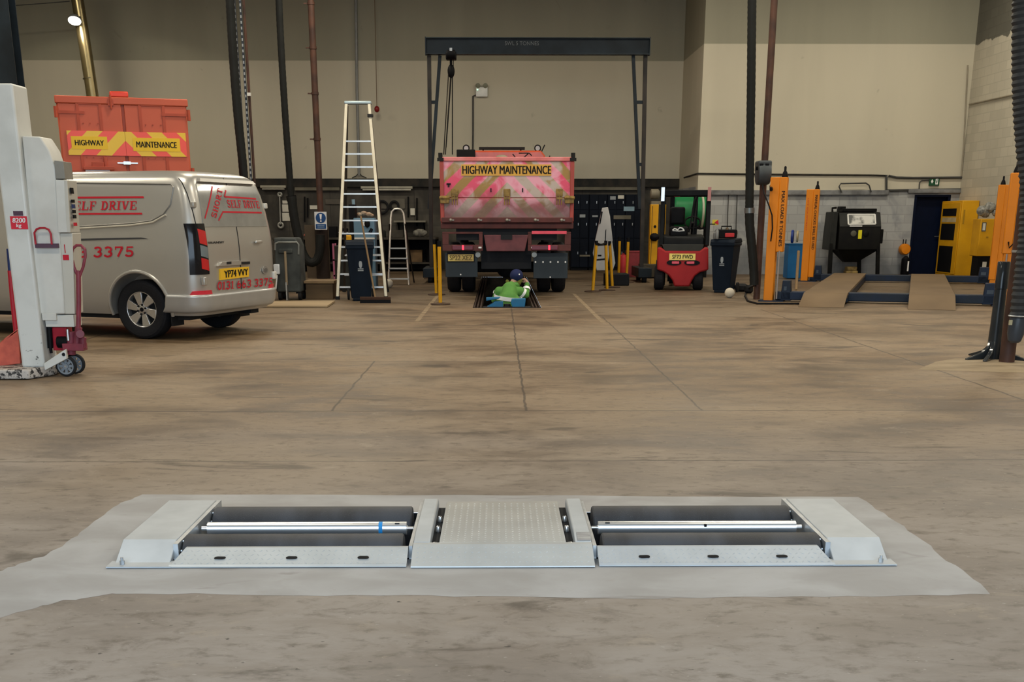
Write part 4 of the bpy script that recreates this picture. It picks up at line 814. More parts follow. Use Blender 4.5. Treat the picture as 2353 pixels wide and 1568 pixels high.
# cab
CYY = 30.2
def cq(x, y): return W(x, y or 355, CYY)
a, b = cq(1053, 361), cq(1253, 346); m = MB().prism([(a.x, .95), (b.x, .95), (b.x, b.z - .12), (b.x - .10, b.z), (a.x + .10, b.z), (a.x, b.z - .12)], CYY, 32.1); cabm = m.build('cab', MATS['cab_red'], tr_, bevel=.04)
a, b = cq(1050, 363), cq(1092, 345); MB().box((a.x, CYY - .25, a.z - .4), (b.x, CYY - .02, b.z)).build('air_intake', MATS['gap_black'], tr_, bevel=.02)
a, b = cq(1100, 341), cq(1207, 335); m = MB().box((a.x, CYY + .5, a.z), (b.x, CYY + .7, b.z + .0)); m.cyl((a.x + .1, CYY + .6, a.z - .1), (a.x + .1, CYY + .6, a.z), .02).cyl((b.x - .1, CYY + .6, a.z - .1), (b.x - .1, CYY + .6, a.z), .02); m.build('light_bar', MATS['gap_black'], tr_)
for x in (1070, 1237):
    q = cq(x, 338); t = [V((q.x + .07 * math.cos(k * PI / 8), CYY + .5, q.z + .07 * math.sin(k * PI / 8))) for k in range(16)]
    m = MB().tube(t, .018, 8, closed=True); m.cyl((q.x, CYY + .5, q.z - .22), (q.x, CYY + .5, q.z - .07), .015); m.build('roof_lamp', MATS['gap_black'], tr_)
    MB().cyl((q.x, CYY + .49, q.z), (q.x, CYY + .52, q.z), .06).build('roof_lamp_glass', M('lamp_glass', (.36, .36, .34), .15), tr_)
q = cq(1247, 338); MB().beam((q.x - .05, CYY + .5, q.z - .16), (q.x + .07, CYY + .5, q.z + .08), .03, .03).build('aerial', MATS['gap_black'], tr_)
q = W(1153, 355, 28.5); MB().sphere((q.x, 29.6, q.z - .03), .16, 1, .6, .5).build('roof_dome', M('dome_beige', (.50, .42, .30), .5), tr_)
m = MB(); 
for pts in (((1178, 354), (1188, 366)), ((1192, 352), (1216, 352)), ((1216, 352), (1222, 358)), ((1200, 365), (1214, 353)), ((1260, 364), (1264, 358))):
    m.tube([tq(x, y, .03) + V((0, .05, 0)) for x, y in pts], .012, 6)
m.build('load_strap', MATS['gap_black'], tr_)
# ================================================================ PIT: rails, jack, person
M('rail_brown', (.055, .036, .026), .6, .3, c2=(.03, .02, .016), scale=8)
for sx, x in ((-1, PX0), (1, PX1)):
    m = MB()
    for d in (.02, .075, .13): m.box((min(x - sx * -d, x - sx * -(d + .022)), PY0 + .01, -.02), (max(x - sx * -d, x - sx * -(d + .022)), PY1 - .05, .018))
    m = MB()
    for d in (.015, .07, .125): a, b = sorted((x - sx * d, x - sx * (d + .022))); m.box((a, PY0 + .01, -.05), (b, PY1 - .05, .018))
    a, b = sorted((x + sx * .01, x - sx * .15)); m.box((a, PY0 + .01, -.1), (b, PY1 - .05, -.03))
    o = m.build('pit_rail', MATS['rail_brown']); tag(o, 'rusty ridged steel rail along the %s edge of the inspection pit' % ('left' if sx < 0 else 'right'), 'rail', 'rails along the pit')
pj = thing('pit_jack', 'blue pit jacking beam across the near end of the inspection pit', 'jack', (.14, 20.7, 0))
MB().box((PX0 + .17, 20.66, -.12), (PX1 - .17, 20.84, .0)).build('crossbeam', MATS['chassis_dark'], pj, bevel=.01)
M('jack_blue', (.012, .17, .36), .4, c2=(.02, .12, .24), scale=9, soft=.6)
for pts in (((1118, 706), (1156, 706), (1156, 694), (1138, 693), (1120, 705)), ((1117, 692), (1146, 687), (1150, 684), (1117, 685)), ((1177, 706), (1206, 706), (1208, 687), (1176, 688), (1174, 697))):
    MB().slab([W(x, y, 20.68) for x, y in pts], (0, .22, 0)).build('jack_cover', MATS['jack_blue'], pj, bevel=.008)
MB().cyl((.15, 20.75, -.6), (.15, 20.75, .04), .06).build('jack_ram', MATS['chassis_dark'], pj)
def blob(name, parts, mat, parent, vox=.012, smooth=4, local=False):
    """one continuous skin over tapered limbs: parts = [(p, q, rp, rq)]"""
    m = MB()
    for p, q, a, b in parts:
        p, q = V(p), V(q); m.sphere(p, a, n=14, m=10); m.sphere(q, b, n=14, m=10)
        if (q - p).length > 1e-4: m.tube([p, q], [a, b], 14)
    o = m.build('t', mat, parent)
    r = o.modifiers.new('r', 'REMESH'); r.mode = 'VOXEL'; r.voxel_size = vox
    s = o.modifiers.new('s', 'SMOOTH'); s.iterations = smooth; s.factor = .5
    dg = bpy.context.evaluated_depsgraph_get(); dg.update(); me = bpy.data.meshes.new_from_object(o.evaluated_get(dg)); bpy.data.objects.remove(o)
    me.name = name; me.materials.clear(); return link(me, name, mat, parent, smooth=180)
PYY = 21.75
pe = thing('person', 'person in a green hi-vis jacket bending forward in the inspection pit', 'person', (.19, PYY, -1.2))
M('skin', (.42, .26, .19), .55); M('hivis_green', (.115, .30, .06), .75, c2=(.08, .225, .05), scale=6, soft=.6); M('reflective', (.95, .96, .96), .35, spec=.5); M('cap_navy', (.010, .018, .075), .7); M('trousers_navy', (.012, .016, .035), .8); M('hood_olive', (.10, .11, .02), .8)
hx = .20
hip, chest, shl = V((hx - .02, PYY, -.27)), V((hx - .02, PYY + .03, .05)), V((hx, PYY + .14, .22))
neck, head = V((hx + .06, PYY + .26, .32)), V((hx + .13, PYY + .34, .43))
ls, rs = shl + V((-.19, 0, -.03)), shl + V((.19, .02, -.03))
le, lh = V((hx - .27, PYY + .22, .02)), V((hx - .15, PYY + .50, .18)); re_, rh = V((hx + .30, PYY + .20, .12)), V((hx + .33, PYY + .42, .33))
kn = [(V((hx - .11, PYY + .05, -.70)), V((hx - .12, PYY - .03, -1.12))), (V((hx + .09, PYY + .10, -.70)), V((hx + .11, PYY + .02, -1.12)))]
parts = [(hip, chest, .13, .14), (chest, shl, .14, .12), (shl, neck, .09, .06), (neck, head, .055, .07), (head + V((0, -.01, .03)), head + V((.01, .05, -.01)), .092, .082), (head + V((.015, .13, -.02)), head + V((.015, .14, -.035)), .016, .018), (head + V((-.085, .03, 0)), head + V((-.09, .03, .02)), .018, .015), (head + V((.095, .03, 0)), head + V((.1, .03, .02)), .018, .015),
         (ls, le, .055, .042), (le, lh, .042, .028), (rs, re_, .055, .042), (re_, rh, .042, .028)]
for (k, a), sx in zip(kn, (-1, 1)): parts += [(hip + V((sx * .09, 0, -.05)), k, .085, .058), (k, a, .055, .04), (a, a + V((0, .14, -.04)), .04, .035)]
for h_, sx in ((lh, 1), (rh, -1)):
    d = V((.05 * sx, .06, .05)).normalized(); u = V((1, 0, 0)); u = (u - d * u.dot(d)).normalized(); parts.append((h_, h_ + d * .075, .03, .034))
    for k, (o_, L_) in enumerate(((-.03, .060), (-.010, .072), (.010, .068), (.029, .052))):
        b0 = h_ + d * .09 + u * o_; b1 = b0 + d * L_ * .5; b2 = b1 + (d + V((0, .3, -.8))).normalized() * L_ * .45; parts += [(b0, b1, .0095, .009), (b1, b2, .009, .0075)]
    t0 = h_ + d * .03 + u * (.035 * sx); t1 = t0 + (u * sx + d).normalized() * .04; parts += [(t0, t1, .011, .010), (t1, t1 + d * .025, .010, .008)]
body_p = blob('body', parts, MATS['skin'], pe, .0075, 3)
g = .022
jk = blob('jacket', [(hip + V((0, 0, .05)), chest, .165, .175), (chest + V((-.09, 0, -.06)), chest + V((.09, 0, -.06)), .155, .155), (chest, shl, .17, .14), (ls, rs, .085, .085), (shl, neck - V((.02, .03, .04)), .12, .085), (ls, le, .085, .066), (le, lh + (le - lh) * .15, .066, .048), (rs, re_, .085, .066), (re_, rh + (re_ - rh) * .15, .066, .048)], MATS['hivis_green'], pe, .012, 5)
blob('hood', [(neck + V((-.08, -.02, -.02)), neck + V((.08, 0, -.02)), .055, .055), (neck + V((-.02, -.05, -.03)), neck + V((.05, -.03, -.02)), .06, .05)], MATS['hivis_green'], pe, .012, 4)
blob('trousers', [(hip + V((-.07, 0, -.02)), hip + V((.07, 0, -.02)), .13, .13)] + [x for (k, a), sx in zip(kn, (-1, 1)) for x in ((hip + V((sx * .09, 0, -.05)), k, .11, .08), (k, a + V((0, 0, .03)), .078, .065))], MATS['trousers_navy'], pe, .014, 3)
for (k, a) in kn: blob('boot', [(a + V((0, 0, -.0)), a + V((0, .01, -.03)), .055, .045), (a + V((0, .02, -.035)), a + V((0, .17, -.038)), .045, .040)], MATS['matt_black'], pe, .012, 2)
m = MB(); m.sphere(head + V((0, -.005, .030)), .128, .95, 1.05, .92); m.build('cap', MATS['cap_navy'], pe); MB().cyl(head + V((.05, -.120, .055)), head + V((.05, -.130, .058)), .012, n=10).build('cap_button', MATS['white_print'], pe)
blob('collar', [(neck + V((-.10, .02, .04)), neck + V((-.06, -.04, -.02)), .035, .04), (neck + V((.13, .05, .06)), neck + V((.10, 0, 0)), .055, .045)], MATS['hood_olive'], pe, .012, 3)
def band(name, c, d, rx, w_, mat, parent, a0=0, a1=360, ry=None):
    d = V(d).normalized(); u = d.cross(V((0, 1, 0))).normalized(); k = d.cross(u); n_ = 36; vs = []; fs = []; ry = ry or rx
    for i in range(n_ + 1):
        a = math.radians(a0 + (a1 - a0) * i / n_); e = u * math.cos(a) * rx + k * math.sin(a) * ry; e2 = u * math.cos(a) * (rx + .004) + k * math.sin(a) * (ry + .004); vs += [c + e - d * w_ / 2, c + e2 - d * w_ / 2, c + e2 + d * w_ / 2, c + e + d * w_ / 2]
    for i in range(n_):
        for j in range(4): fs.append((i * 4 + j, i * 4 + (j + 1) % 4, (i + 1) * 4 + (j + 1) % 4, (i + 1) * 4 + j))
    return MB().add(vs, fs).build(name, mat, parent)
band('reflective_band', V((hx - .03, PYY + .035, .085)), V((.12, -.1, 1)), .252, .07, MATS['reflective'], jk, 0, 360, .20)
band('reflective_band', rs.lerp(re_, .45), re_ - rs, .088, .05, MATS['reflective'], jk); band('reflective_band', re_.lerp(rh, .45), rh - re_, .068, .05, MATS['reflective'], jk); band('reflective_band', ls.lerp(le, .25), le - ls, .09, .03, MATS['reflective'], jk, 150, 300)
# ================================================================ GANTRY CRANE
GY = 29.3
def gq(x, y, d=0.0): q = W(x, y, GY); return V((q.x, GY + d, q.z))
gn = thing('gantry_crane', 'dark slate steel gantry crane spanning the red tipper, with a hanging chain hoist', 'gantry crane', (gq(1236, 650).x, GY, 0))
a, b = gq(980, 127), gq(1491, 89)
m = MB().box((a.x, GY - .10, a.z), (b.x, GY - .085, b.z)).box((a.x, GY - .19, a.z), (b.x, GY + .02, a.z + .02)).box((a.x, GY - .19, b.z - .02), (b.x, GY + .02, b.z)).box((a.x - .02, GY - .19, a.z - .01), (a.x, GY + .02, b.z + .01)).box((b.x, GY - .19, a.z - .01), (b.x + .02, GY + .02, b.z + .01))
beam = m.build('crossbeam', MATS['slate_steel'], gn)
f0, f1 = gq(1160, 105.5), gq(1238, 96.5); text_mb(MB(), 'SWL 5 TONNES', quad((f0.x, GY - .104, f0.z), (f1.x, GY - .104, f0.z), (f1.x, GY - .104, f1.z), (f0.x, GY - .104, f1.z)), .0).build('lettering', M('grey_print', (.16, .175, .18), .6), beam, fixn=False)
M('leg_brown', (.045, .036, .028), .5, .2, c2=(.022, .020, .018), scale=2)
for xo, xi in (((986, 992), (1011, 986)), ((1483, 1473), (1455, 1470))):
    # outer upright, inner raking strut, ties
    p0, p1 = gq(xo[0], 128), gq(xo[1], 650); p1.x = p1.x; m = MB().beam(p0, (p1.x, GY, .12), .09, .09); m.build('leg', MATS['leg_brown'], gn)
    q0 = gq(xi[0], 128); q1 = gq(xi[1], 480); MB().beam(q0, (q1.x, GY, q1.z), .075, .075).build('strut', MATS['slate_steel'], gn)
    for y in (235, 378):
        t = (y - 128) / 352; xa = xo[0] + (xo[1] - xo[0]) * (y - 128) / 522; xb = xi[0] + (xi[1] - xi[0]) * t
        if abs(xa - xb) > 4 : MB().beam(gq(xa, y), gq(xb, y), .07, .05).build('tie', MATS['slate_steel'], gn)
    x = p1.x; m = MB().box((x - .16, GY - .75, .12), (x + .16, GY + .75, .34)); m.build('foot_beam', MATS['slate_steel'], gn, bevel=.01)
    for dy in (-.6, .6): MB().cyl((x - .05, GY + dy, .10), (x + .05, GY + dy, .10), .10).build('castor', MATS['black_rubber'], gn)
q = gq(1037, 128, -.1); m = MB().box((q.x - .12, GY - .25, q.z - .10), (q.x + .12, GY + .06, q.z + .05)).cyl((q.x - .1, GY - .2, q.z), (q.x + .1, GY - .2, q.z), .1); m.build('trolley', MATS['matt_black'], gn, bevel=.02)
q2 = gq(1037, 165, -.1); m = MB().sphere((q2.x, GY - .1, q2.z), .15, .55, .5, 1).cyl((q2.x, GY - .1, q2.z), (q2.x, GY - .1, q.z), .03); m.build('hoist_block', MATS['matt_black'], gn)
for k, (s_, e_) in enumerate((((1031, 170), (1020, 356)), ((1036, 172), (1024, 356)), ((1040, 168), (1040, 356)), ((1043, 130), (1042, 160)), ((1038, 175), (1026, 340)))):
    MB().tube([gq(*s_, -.1 - .01 * k), gq(*e_, -.1 - .01 * k)], .014 if k < 3 else .009, 6).build('chain', MATS['leg_brown'] if k < 2 else MATS['matt_black'], gn)
q = gq(1037, 118); MB().box((q.x - .03, GY - .27, q.z - .04), (q.x + .03, GY - .25, q.z + .04)).build('trolley_plate', MATS['dull_steel'], gn)
# ================================================================ LADDERS
la = thing('step_ladder', 'tall cream step ladder with many aluminium treads standing over the wheelie bin', 'ladder', (-2.7, 23.2, 0))
FY, AY = 22.6, 23.7
def on_front(x, y):      # point on the leaning front frame
    n_ = V((0, -(W(820, 235, AY).z), AY - FY)).normalized(); return onplane(x, y, V((0, FY, 0)), n_)
top_l, top_r = on_front(796, 236), on_front(848, 236); bl, br_ = on_front(776, 689), on_front(887, 686)
bl.z = .0; br_.z = .0
for a, b in ((bl, top_l), (br_, top_r)):
    st = MB().beam(a + V((0, 0, .04)), b, .055, .05).build('stile', MATS['cream_alu'], la, bevel=.006); MB().ob(a + V((0, 0, .03)), (.075, .08, .06)).build('rubber_foot', MATS['black_rubber'], st)
def atz(a, b, z): t = (z - a.z) / (b.z - a.z); return a.lerp(b, t)
for y in (325, 354, 384, 415, 446, 476, 507, 537, 568, 599, 630, 660):
    z = on_front(835, y).z; MB().beam(atz(bl, top_l, z) + V((.02, .02, 0)), atz(br_, top_r, z) + V((-.02, .02, 0)), .028, .085).build('tread', MATS['alu'], la)
MB().beam(top_l + V((-.04, .05, 0)), top_r + V((.04, .05, 0)), .055, .18).build('top_platform', M('pale_blue_alu', (.42, .52, .56), .4, .3), la, bevel=.015)
for sx, (a, px_, py_) in ((-1, (top_l, 791, 671)), (1, (top_r, 890, 671))):
    f = G(px_, py_); st = MB().beam(a + V((0, .10, -.05)), f + V((0, 0, .03)), .045, .04).build('rear_leg', MATS['leg_brown'], la); MB().ob(f + V((0, 0, .03)), (.07, .07, .06)).build('rubber_foot', MATS['black_rubber'], st)
q = on_front(851, 266); MB().ob(q, (.10, .12, .05)).build('hinge', MATS['leg_brown'], la)
fa, fb = G(791, 671), G(890, 671)
for z in (.35, .75): MB().beam(atz(fa, top_l + V((0, .1, -.05)), z), atz(fb, top_r + V((0, .1, -.05)), z), .04, .03).build('rear_brace', MATS['alu'], la)
sl = thing('step_ladder', 'small aluminium step ladder with a hooped top rail, right of the tall cream ladder', 'ladder', (-2.4, 28.2, 0))
M('pale_alu', (.50, .48, .43), .4, .5)
n_s = V((0, -1.55, .55)).normalized(); of = lambda x, y: onplane(x, y, V((0, 27.7, 0)), n_s)
pts = [of(x, y) for x, y in ((893, 652), (897, 530), (898, 500), (900, 487), (906, 481), (914, 480), (922, 482), (927, 490), (930, 510), (940, 658))]; pts[0].z = .0; pts[-1].z = .0
MB().tube(pts, .022, 8).build('hoop_frame', MATS['pale_alu'], sl)
for y, x0, x1 in ((571, 895, 935), (594, 894, 937), (617, 893, 938), (641, 892, 940)): a, b = of(x0, y), of(x1, y); MB().beam(a, b, .03, .085).build('tread', MATS['pale_alu'], sl)
for s in (-.18, .18): MB().tube([(pts[5].x + s, 27.7 + .35, 1.35), (pts[5].x + s * 1.7, 28.75, 0)], .018, 8).build('rear_leg', MATS['leg_brown'], sl)
# ================================================================ WHEELIE BINS, BROOM
def wheelie(loc, rz, label, mark):
    t = thing('wheelie_bin', label, 'bin', loc, rz, 'dark wheelie bins')
    m = MB(); z0, z1 = .05, .98
    b0 = [(-.21, -.24), (.21, -.24), (.21, .22), (-.21, .22)]; b1 = [(-.28, -.34), (.28, -.34), (.28, .34), (-.28, .34)]
    vs = [V((x, y, z0)) for x, y in b0] + [V((x, y, z1)) for x, y in b1]; m.add(vs, [(3, 2, 1, 0), (0, 1, 5, 4), (1, 2, 6, 5), (2, 3, 7, 6), (3, 0, 4, 7)]); m.box((-.30, -.36, .93), (.30, .36, .99)); m.box((-.18, -.245, .0), (.18, -.15, .06))
    m.build('bin_body', MATS['bin_navy'], t, local=True, bevel=.015)
    m = MB().prism([(-.37, .99), (-.30, 1.06), (.30, 1.08), (.40, 1.02), (.40, .99)], -.30, .30, 'x'); m.build('lid', MATS['bin_navy'], t, local=True, bevel=.02)
    m = MB().cyl((-.26, .40, .97), (.26, .40, .97), .02); m.build('handle_bar', MATS['black_rubber'], t, local=True)
    for sx in (-1, 1): MB().lathe((sx * .24, .26, .10), (sx, 0, 0), [(.04, 0), (.10, .005), (.10, .05), (.04, .055)], 24).build('wheel', MATS['black_rubber'], t, local=True)
    m = MB(); k = (.34 - .24) / .93; fy = lambda z: -.24 - (z - .05) * k - .004
    def st2(x, z): return V((x, fy(z), z))
    for z, hh, ww in ((.66, .07, .07),): m.prism([(ww * .5 * math.cos(a), z + hh * math.sin(a)) for a in [i * PI / 8 for i in range(16)]], fy(z) - .002, fy(z) + .004)
    m.build('council_mark', M('mark_pale', (.30, .33, .35), .6), t, local=True)
    text_mb(text_mb(MB(), 'No', quad(st2(-.02, .63), st2(.02, .63), st2(.02, .69), st2(-.02, .69))), 'WASTE', quad(st2(-.06, .52), st2(.06, .52), st2(.06, .56), st2(-.06, .56))) if False else None
    m = MB()
    for z in (.57, .54): m.slab([st2(-.06, z), st2(.06, z), st2(.06, z + .018), st2(-.06, z + .018)], (0, -.003, 0))
    m.build('council_text', MATS['mark_pale'], t, local=True)
    return t
wheelie((-2.56, 22.35, 0), .14, 'dark navy wheelie bin standing under the tall cream step ladder', 0).scale = (.86, .86, 1)
wheelie((4.66, 24.75, 0), -.45, 'dark navy wheelie bin standing right of the red forklift', 0).scale = (.84, .84, 1)
br = thing('broom', 'long handled broom with a wide black head leaning on the bin under the ladder', 'broom', G(868, 697))
h0 = W(863, 688, 21.62); MB().tube([h0, h0.lerp(W(829, 497, 21.78), .5), W(829, 497, 21.78)], .016, 8).build('handle', MATS['wood'], br)
a, b = G(824, 699), G(900, 695); a.y = b.y = 21.62; MB().beam(a + V((0, 0, .075)), b + V((0, 0, .075)), .07, .05).build('head', M('broom_brown', (.05, .022, .012), .7), br, bevel=.008); MB().beam(a + V((0, 0, .028)), b + V((0, 0, .028)), .06, .055).build('bristles', MATS['matt_black'], br)
# ================================================================ YELLOW BARRIER POSTS
def ypost(x, ytop, xb, yb, label, lean=0.0):
    g = G(xb, yb); t = thing('barrier_post', label, 'post', g, 0, 'yellow barrier posts'); z = W(x, ytop, g.y).z; tx = W(x, ytop, g.y).x - g.x
    MB().lathe((0, 0, 0), (0, 0, 1), [(.17, 0), (.18, .008), (.17, .02), (.04, .035)], 28).build('base_disc', M('base_brown', (.06, .035, .022), .7), t, local=True)
    MB().tube([(0, 0, .02), (tx, 0, z)], .032, 14).build('post_tube', MATS['yellow_paint'], t, local=True); MB().cyl((tx, 0, z - .08), (tx, 0, z + .015), .034).build('cap', MATS['matt_black'], t, local=True); return t
ypost(1009, 556, 1012, 700, 'yellow barrier post on a dark disc base, nearest of three left of the tipper')
ypost(998, 552, 1003, 678, 'yellow barrier post on a dark disc base, middle of three left of the tipper')
ypost(991, 543, 990, 641, 'yellow barrier post on a dark disc base, farthest of three left of the tipper')
ypost(1370.5, 555, 1362, 671, 'leaning yellow barrier post, left of the pair in front of the white board')
ypost(1392, 555, 1395, 668, 'upright yellow barrier post, right of the pair in front of the white board')
ypost(1401, 556, 1407, 661, 'yellow barrier post close behind the pair in front of the white board')
ypost(1424, 546, 1421, 646, 'leaning yellow barrier post left of the red fire extinguisher')
ypost(1444, 548, 1439, 650, 'yellow barrier post right of the red fire extinguisher')
c0_, c1_ = W(1370.5, 558, G(1362, 671).y), W(1392, 558, G(1395, 668).y); tag(MB().tube([c0_.lerp(c1_, k / 8) - V((0, 0, .04 * math.sin(PI * k / 8))) for k in range(9)], .022, 6).build('barrier_chain', MATS['matt_black']), 'short black chain slung between two yellow posts by the white board', 'chain')
bd = thing('folded_barrier', 'tall tapering white folded barrier board standing behind the yellow posts', 'barrier board', (G(1390, 640).x, 27.6, 0))
f = lambda pts, Y: [W(x, y, Y) for x, y in pts]
M('board_white', (.56, .56, .53), .5, c2=(.46, .46, .44), scale=3, soft=.6)
MB().slab(f(((1384, 478), (1397, 476), (1402, 500), (1408, 552), (1400, 585), (1394, 622), (1371, 622), (1362, 582), (1368, 550)), 27.5), (0, .06, 0)).build('front_leaf', MATS['board_white'], bd, bevel=.01)
MB().slab(f(((1397, 477), (1402, 498), (1407, 555), (1414, 605), (1408, 622), (1404, 618), (1402, 560)), 27.62), (0, .05, 0)).build('rear_leaf', MATS['board_white'], bd, bevel=.008)
for pts_ in (((1382, 486), (1385, 487), (1380, 514), (1377, 516)), ((1391, 530), (1393, 526), (1392, 556), (1390, 556)), ((1374, 561), (1390, 560), (1390, 564), (1374, 565)), ((1371, 596), (1390, 594), (1390, 597), (1371, 599)), ((1374, 586), (1382, 586), (1382, 589), (1374, 589))): MB().slab(f(pts_, 27.49), (0, .005, 0)).build('strap', MATS['matt_black'], bd)
MB().box((bd.location.x - .28, 27.3, 0), (bd.location.x + .25, 28.0, .26)).build('foot', MATS['black_rubber'], bd, bevel=.02)
fe = thing('fire_extinguisher', 'red fire extinguisher standing between two yellow posts at the back', 'fire extinguisher', (W(1431, 630, 30.4).x, 30.4, 0))
MB().lathe((0, 0, 0), (0, 0, 1), [(.08, 0), (.088, .02), (.088, .52), (.07, .58), (.03, .61), (.03, .64)], 24).build('cylinder', MATS['bright_red'], fe, local=True); MB().ob((0, -.02, .68), (.04, .14, .05)).build('valve', MATS['matt_black'], fe, local=True); MB().tube([(0, -.05, .66), (.10, -.05, .60), (.115, -.03, .30)], .014, 8).build('hose', MATS['black_rubber'], fe, local=True)
a = W(1446, 613, 31.5); b = W(1458, 588, 31.5); t = thing('storage_box', 'dark red storage box on the floor behind the yellow posts', 'box', ((a.x + b.x) / 2 + .06, 31.6, 0)); MB().box((-.2, -.2, 0), (.2, .2, .62)).build('box_body', MATS['dull_red'], t, local=True, bevel=.01); MB().box((-.21, -.21, .62), (.21, .21, .66)).build('lid', MATS['dull_red'], t, local=True, bevel=.008)
# ================================================================ FORKLIFT
FK = 25.4
fk = thing('forklift', 'red forklift truck with a black overhead guard seen from behind', 'forklift', (G(1567, 668).x, FK, 0))
fq = lambda x, y, d=0.0: V((W(x, y or 560, FK).x, FK + d, W(x, y or 560, FK).z))
M('fork_black', (.008, .009, .010), .5, c2=(.004, .0045, .005), scale=3)
pf = [(1511, 569), (1519, 569), (1530, 577), (1607, 577), (1618, 569), (1627, 569), (1627, 621), (1608, 626), (1597, 634), (1590, 645), (1584, 659), (1549, 659), (1545, 645), (1536, 633), (1524, 625), (1510, 621)]
MB().slab([fq(x, y) for x, y in pf], (0, .55, 0)).build('counterweight', M('forklift_red', (.38, .022, .024), .5, c2=(.31, .02, .022), scale=2, spec=.15), fk, bevel=.035, seg=3)
cwt = fk.children[-1] if fk.children else fk
cwt = [o for o in bpy.data.objects if o.name.startswith('counterweight')][0]
a, b = fq(1538, 598), fq(1598, 583); pl = MB().box((a.x, FK - .018, a.z), (b.x, FK - .004, b.z)).build('number_plate', M('plate_yellow', (.80, .64, .16), .4), fk)
a, b = fq(1545, 595), fq(1592, 586); text_mb(MB(), 'SF73 FWD', quad((a.x, FK - .021, a.z), (b.x, FK - .021, a.z), (b.x, FK - .021, b.z), (a.x, FK - .021, b.z)), .02).build('plate_lettering', MATS['black_print'], pl, fixn=False)
for xa, xb in ((1532, 1566), (1572, 1608)):
    c0, c1 = (fq(xa, 604), fq(xb, 604)); w_ = c1.x - c0.x
    sl_ = MB().prism([(c0.x + w_ * .5 + math.cos(a) * w_ * .5, c0.z + math.sin(a) * .055) for a in [k * PI / 10 for k in range(20)]], FK - .012, FK + .02).build('lamp_slot', MATS['fork_black'], cwt)
    cx = c0.x + w_ * (.60 if xa < 1560 else .40); MB().ob((cx, FK - .016, c0.z), (w_ * .5, .02, .055)).build('tail_lamp', M('tail_pink', (.70, .08, .12), .25), cwt, bevel=.01)
MB().slab([fq(x, y, .05) for x, y in ((1521, 562), (1617, 562), (1612, 580), (1528, 580))], (0, .5, 0)).build('hood_skirt', M('skirt_olive', (.030, .031, .026), .6), fk, bevel=.01)
m = MB().prism([(FK + .10, fq(0, 564).z), (FK + .14, fq(0, 545).z), (FK + .9, fq(0, 541).z), (FK + 1.5, fq(0, 541).z), (FK + 1.5, .35), (FK + .10, .35)], fq(1521, 0).x + .0, fq(1618, 0).x, 'x'); m.build('battery_hood', MATS['fork_black'], fk, bevel=.05, seg=3)
for x0, x1 in ((1517, 1527), (1621, 1633)):
    a, b = fq(x0, 565), fq(x1, 442); MB().beam(((a.x + b.x) / 2, FK + .12, a.z), ((a.x + b.x) / 2, FK + .30, b.z), .085, .10).build('rear_pillar', MATS['fork_black'], fk, bevel=.01)
    MB().beam(((a.x + b.x) / 2, FK + 1.7, .9), ((a.x + b.x) / 2, FK + 1.45, b.z), .07, .09).build('front_pillar', MATS['fork_black'], fk)
a, b = fq(1517, 450), fq(1633, 436); m = MB().box((a.x, FK + .22, a.z), (b.x, FK + .36, b.z)).box((a.x, FK + 1.4, a.z), (b.x, FK + 1.5, b.z))
for x0 in (1517, 1626): c = fq(x0, 440); m.box((c.x, FK + .3, a.z + .02), (c.x + .07, FK + 1.45, b.z))
for k in range(5): x = a.x + (b.x - a.x) * (k + 1) / 6; m.box((x - .02, FK + .3, b.z - .05), (x + .02, FK + 1.45, b.z - .01))
m.build('overhead_guard', MATS['fork_black'], fk, bevel=.015)
for x, k in ((1523, 'steel'), (1629, 'strip_red')):
    if k == 'strip_red': M('strip_red', (.45, .20, .19), .4)
    a = fq(x, 462); b = fq(x, 430); MB().box((a.x - .035, FK + .16, a.z), (a.x + .035, FK + .20, b.z)).build('reflector_strip', MATS[k], fk)
a, b = fq(1537, 523), fq(1574, 500); m = MB().box((a.x, FK + .75, a.z + .05), (b.x, FK + .9, b.z + .22)); m.build('seat_back', MATS['matt_black'], fk, bevel=.05, seg=3)
a, b = fq(1537, 545), fq(1576, 521); st = MB().box((a.x, FK + .55, a.z), (b.x + .05, FK + 1.2, b.z)).build('seat', MATS['matt_black'], fk, bevel=.04)
m = MB(); lp = [fq(x, y, .545) for x, y in ((1545, 530), (1550, 526), (1557, 529), (1562, 524), (1567, 525), (1572, 530))]; m.tube(lp, .016, 6); m.tube([fq(x, y, .545) for x, y in ((1545, 531), (1560, 532), (1573, 531))], .010, 6); m.build('seat_logo', MATS['white_print'], st)
c = fq(1592, 512); t_ = [V((c.x + .17 * math.cos(k * PI / 12), FK + 1.35 + .08 * math.sin(k * PI / 12), c.z + .12 * math.sin(k * PI / 12))) for k in range(24)]; m = MB().tube(t_, .018, 8, closed=True); m.cyl((c.x, FK + 1.36, c.z), (c.x, FK + 1.6, c.z - .3), .03); m.build('steering_column', MATS['matt_black'], fk)
m = MB().tube([fq(1583, 535, .9), fq(1590, 500, .95), fq(1596, 460, 1.0), fq(1602, 450, 1.0)], .02, 8).tube([fq(1592, 540, .8), fq(1600, 480, .9), fq(1604, 455, 1.0)], .013, 8); m.build('control_hose', MATS['black_rubber'], fk)
a, b = fq(1552, 452), fq(1560, 441); MB().box((a.x - .03, FK + .30, a.z), (b.x + .03, FK + .42, b.z)).build('guard_light', MATS['dull_red'], fk, bevel=.01)
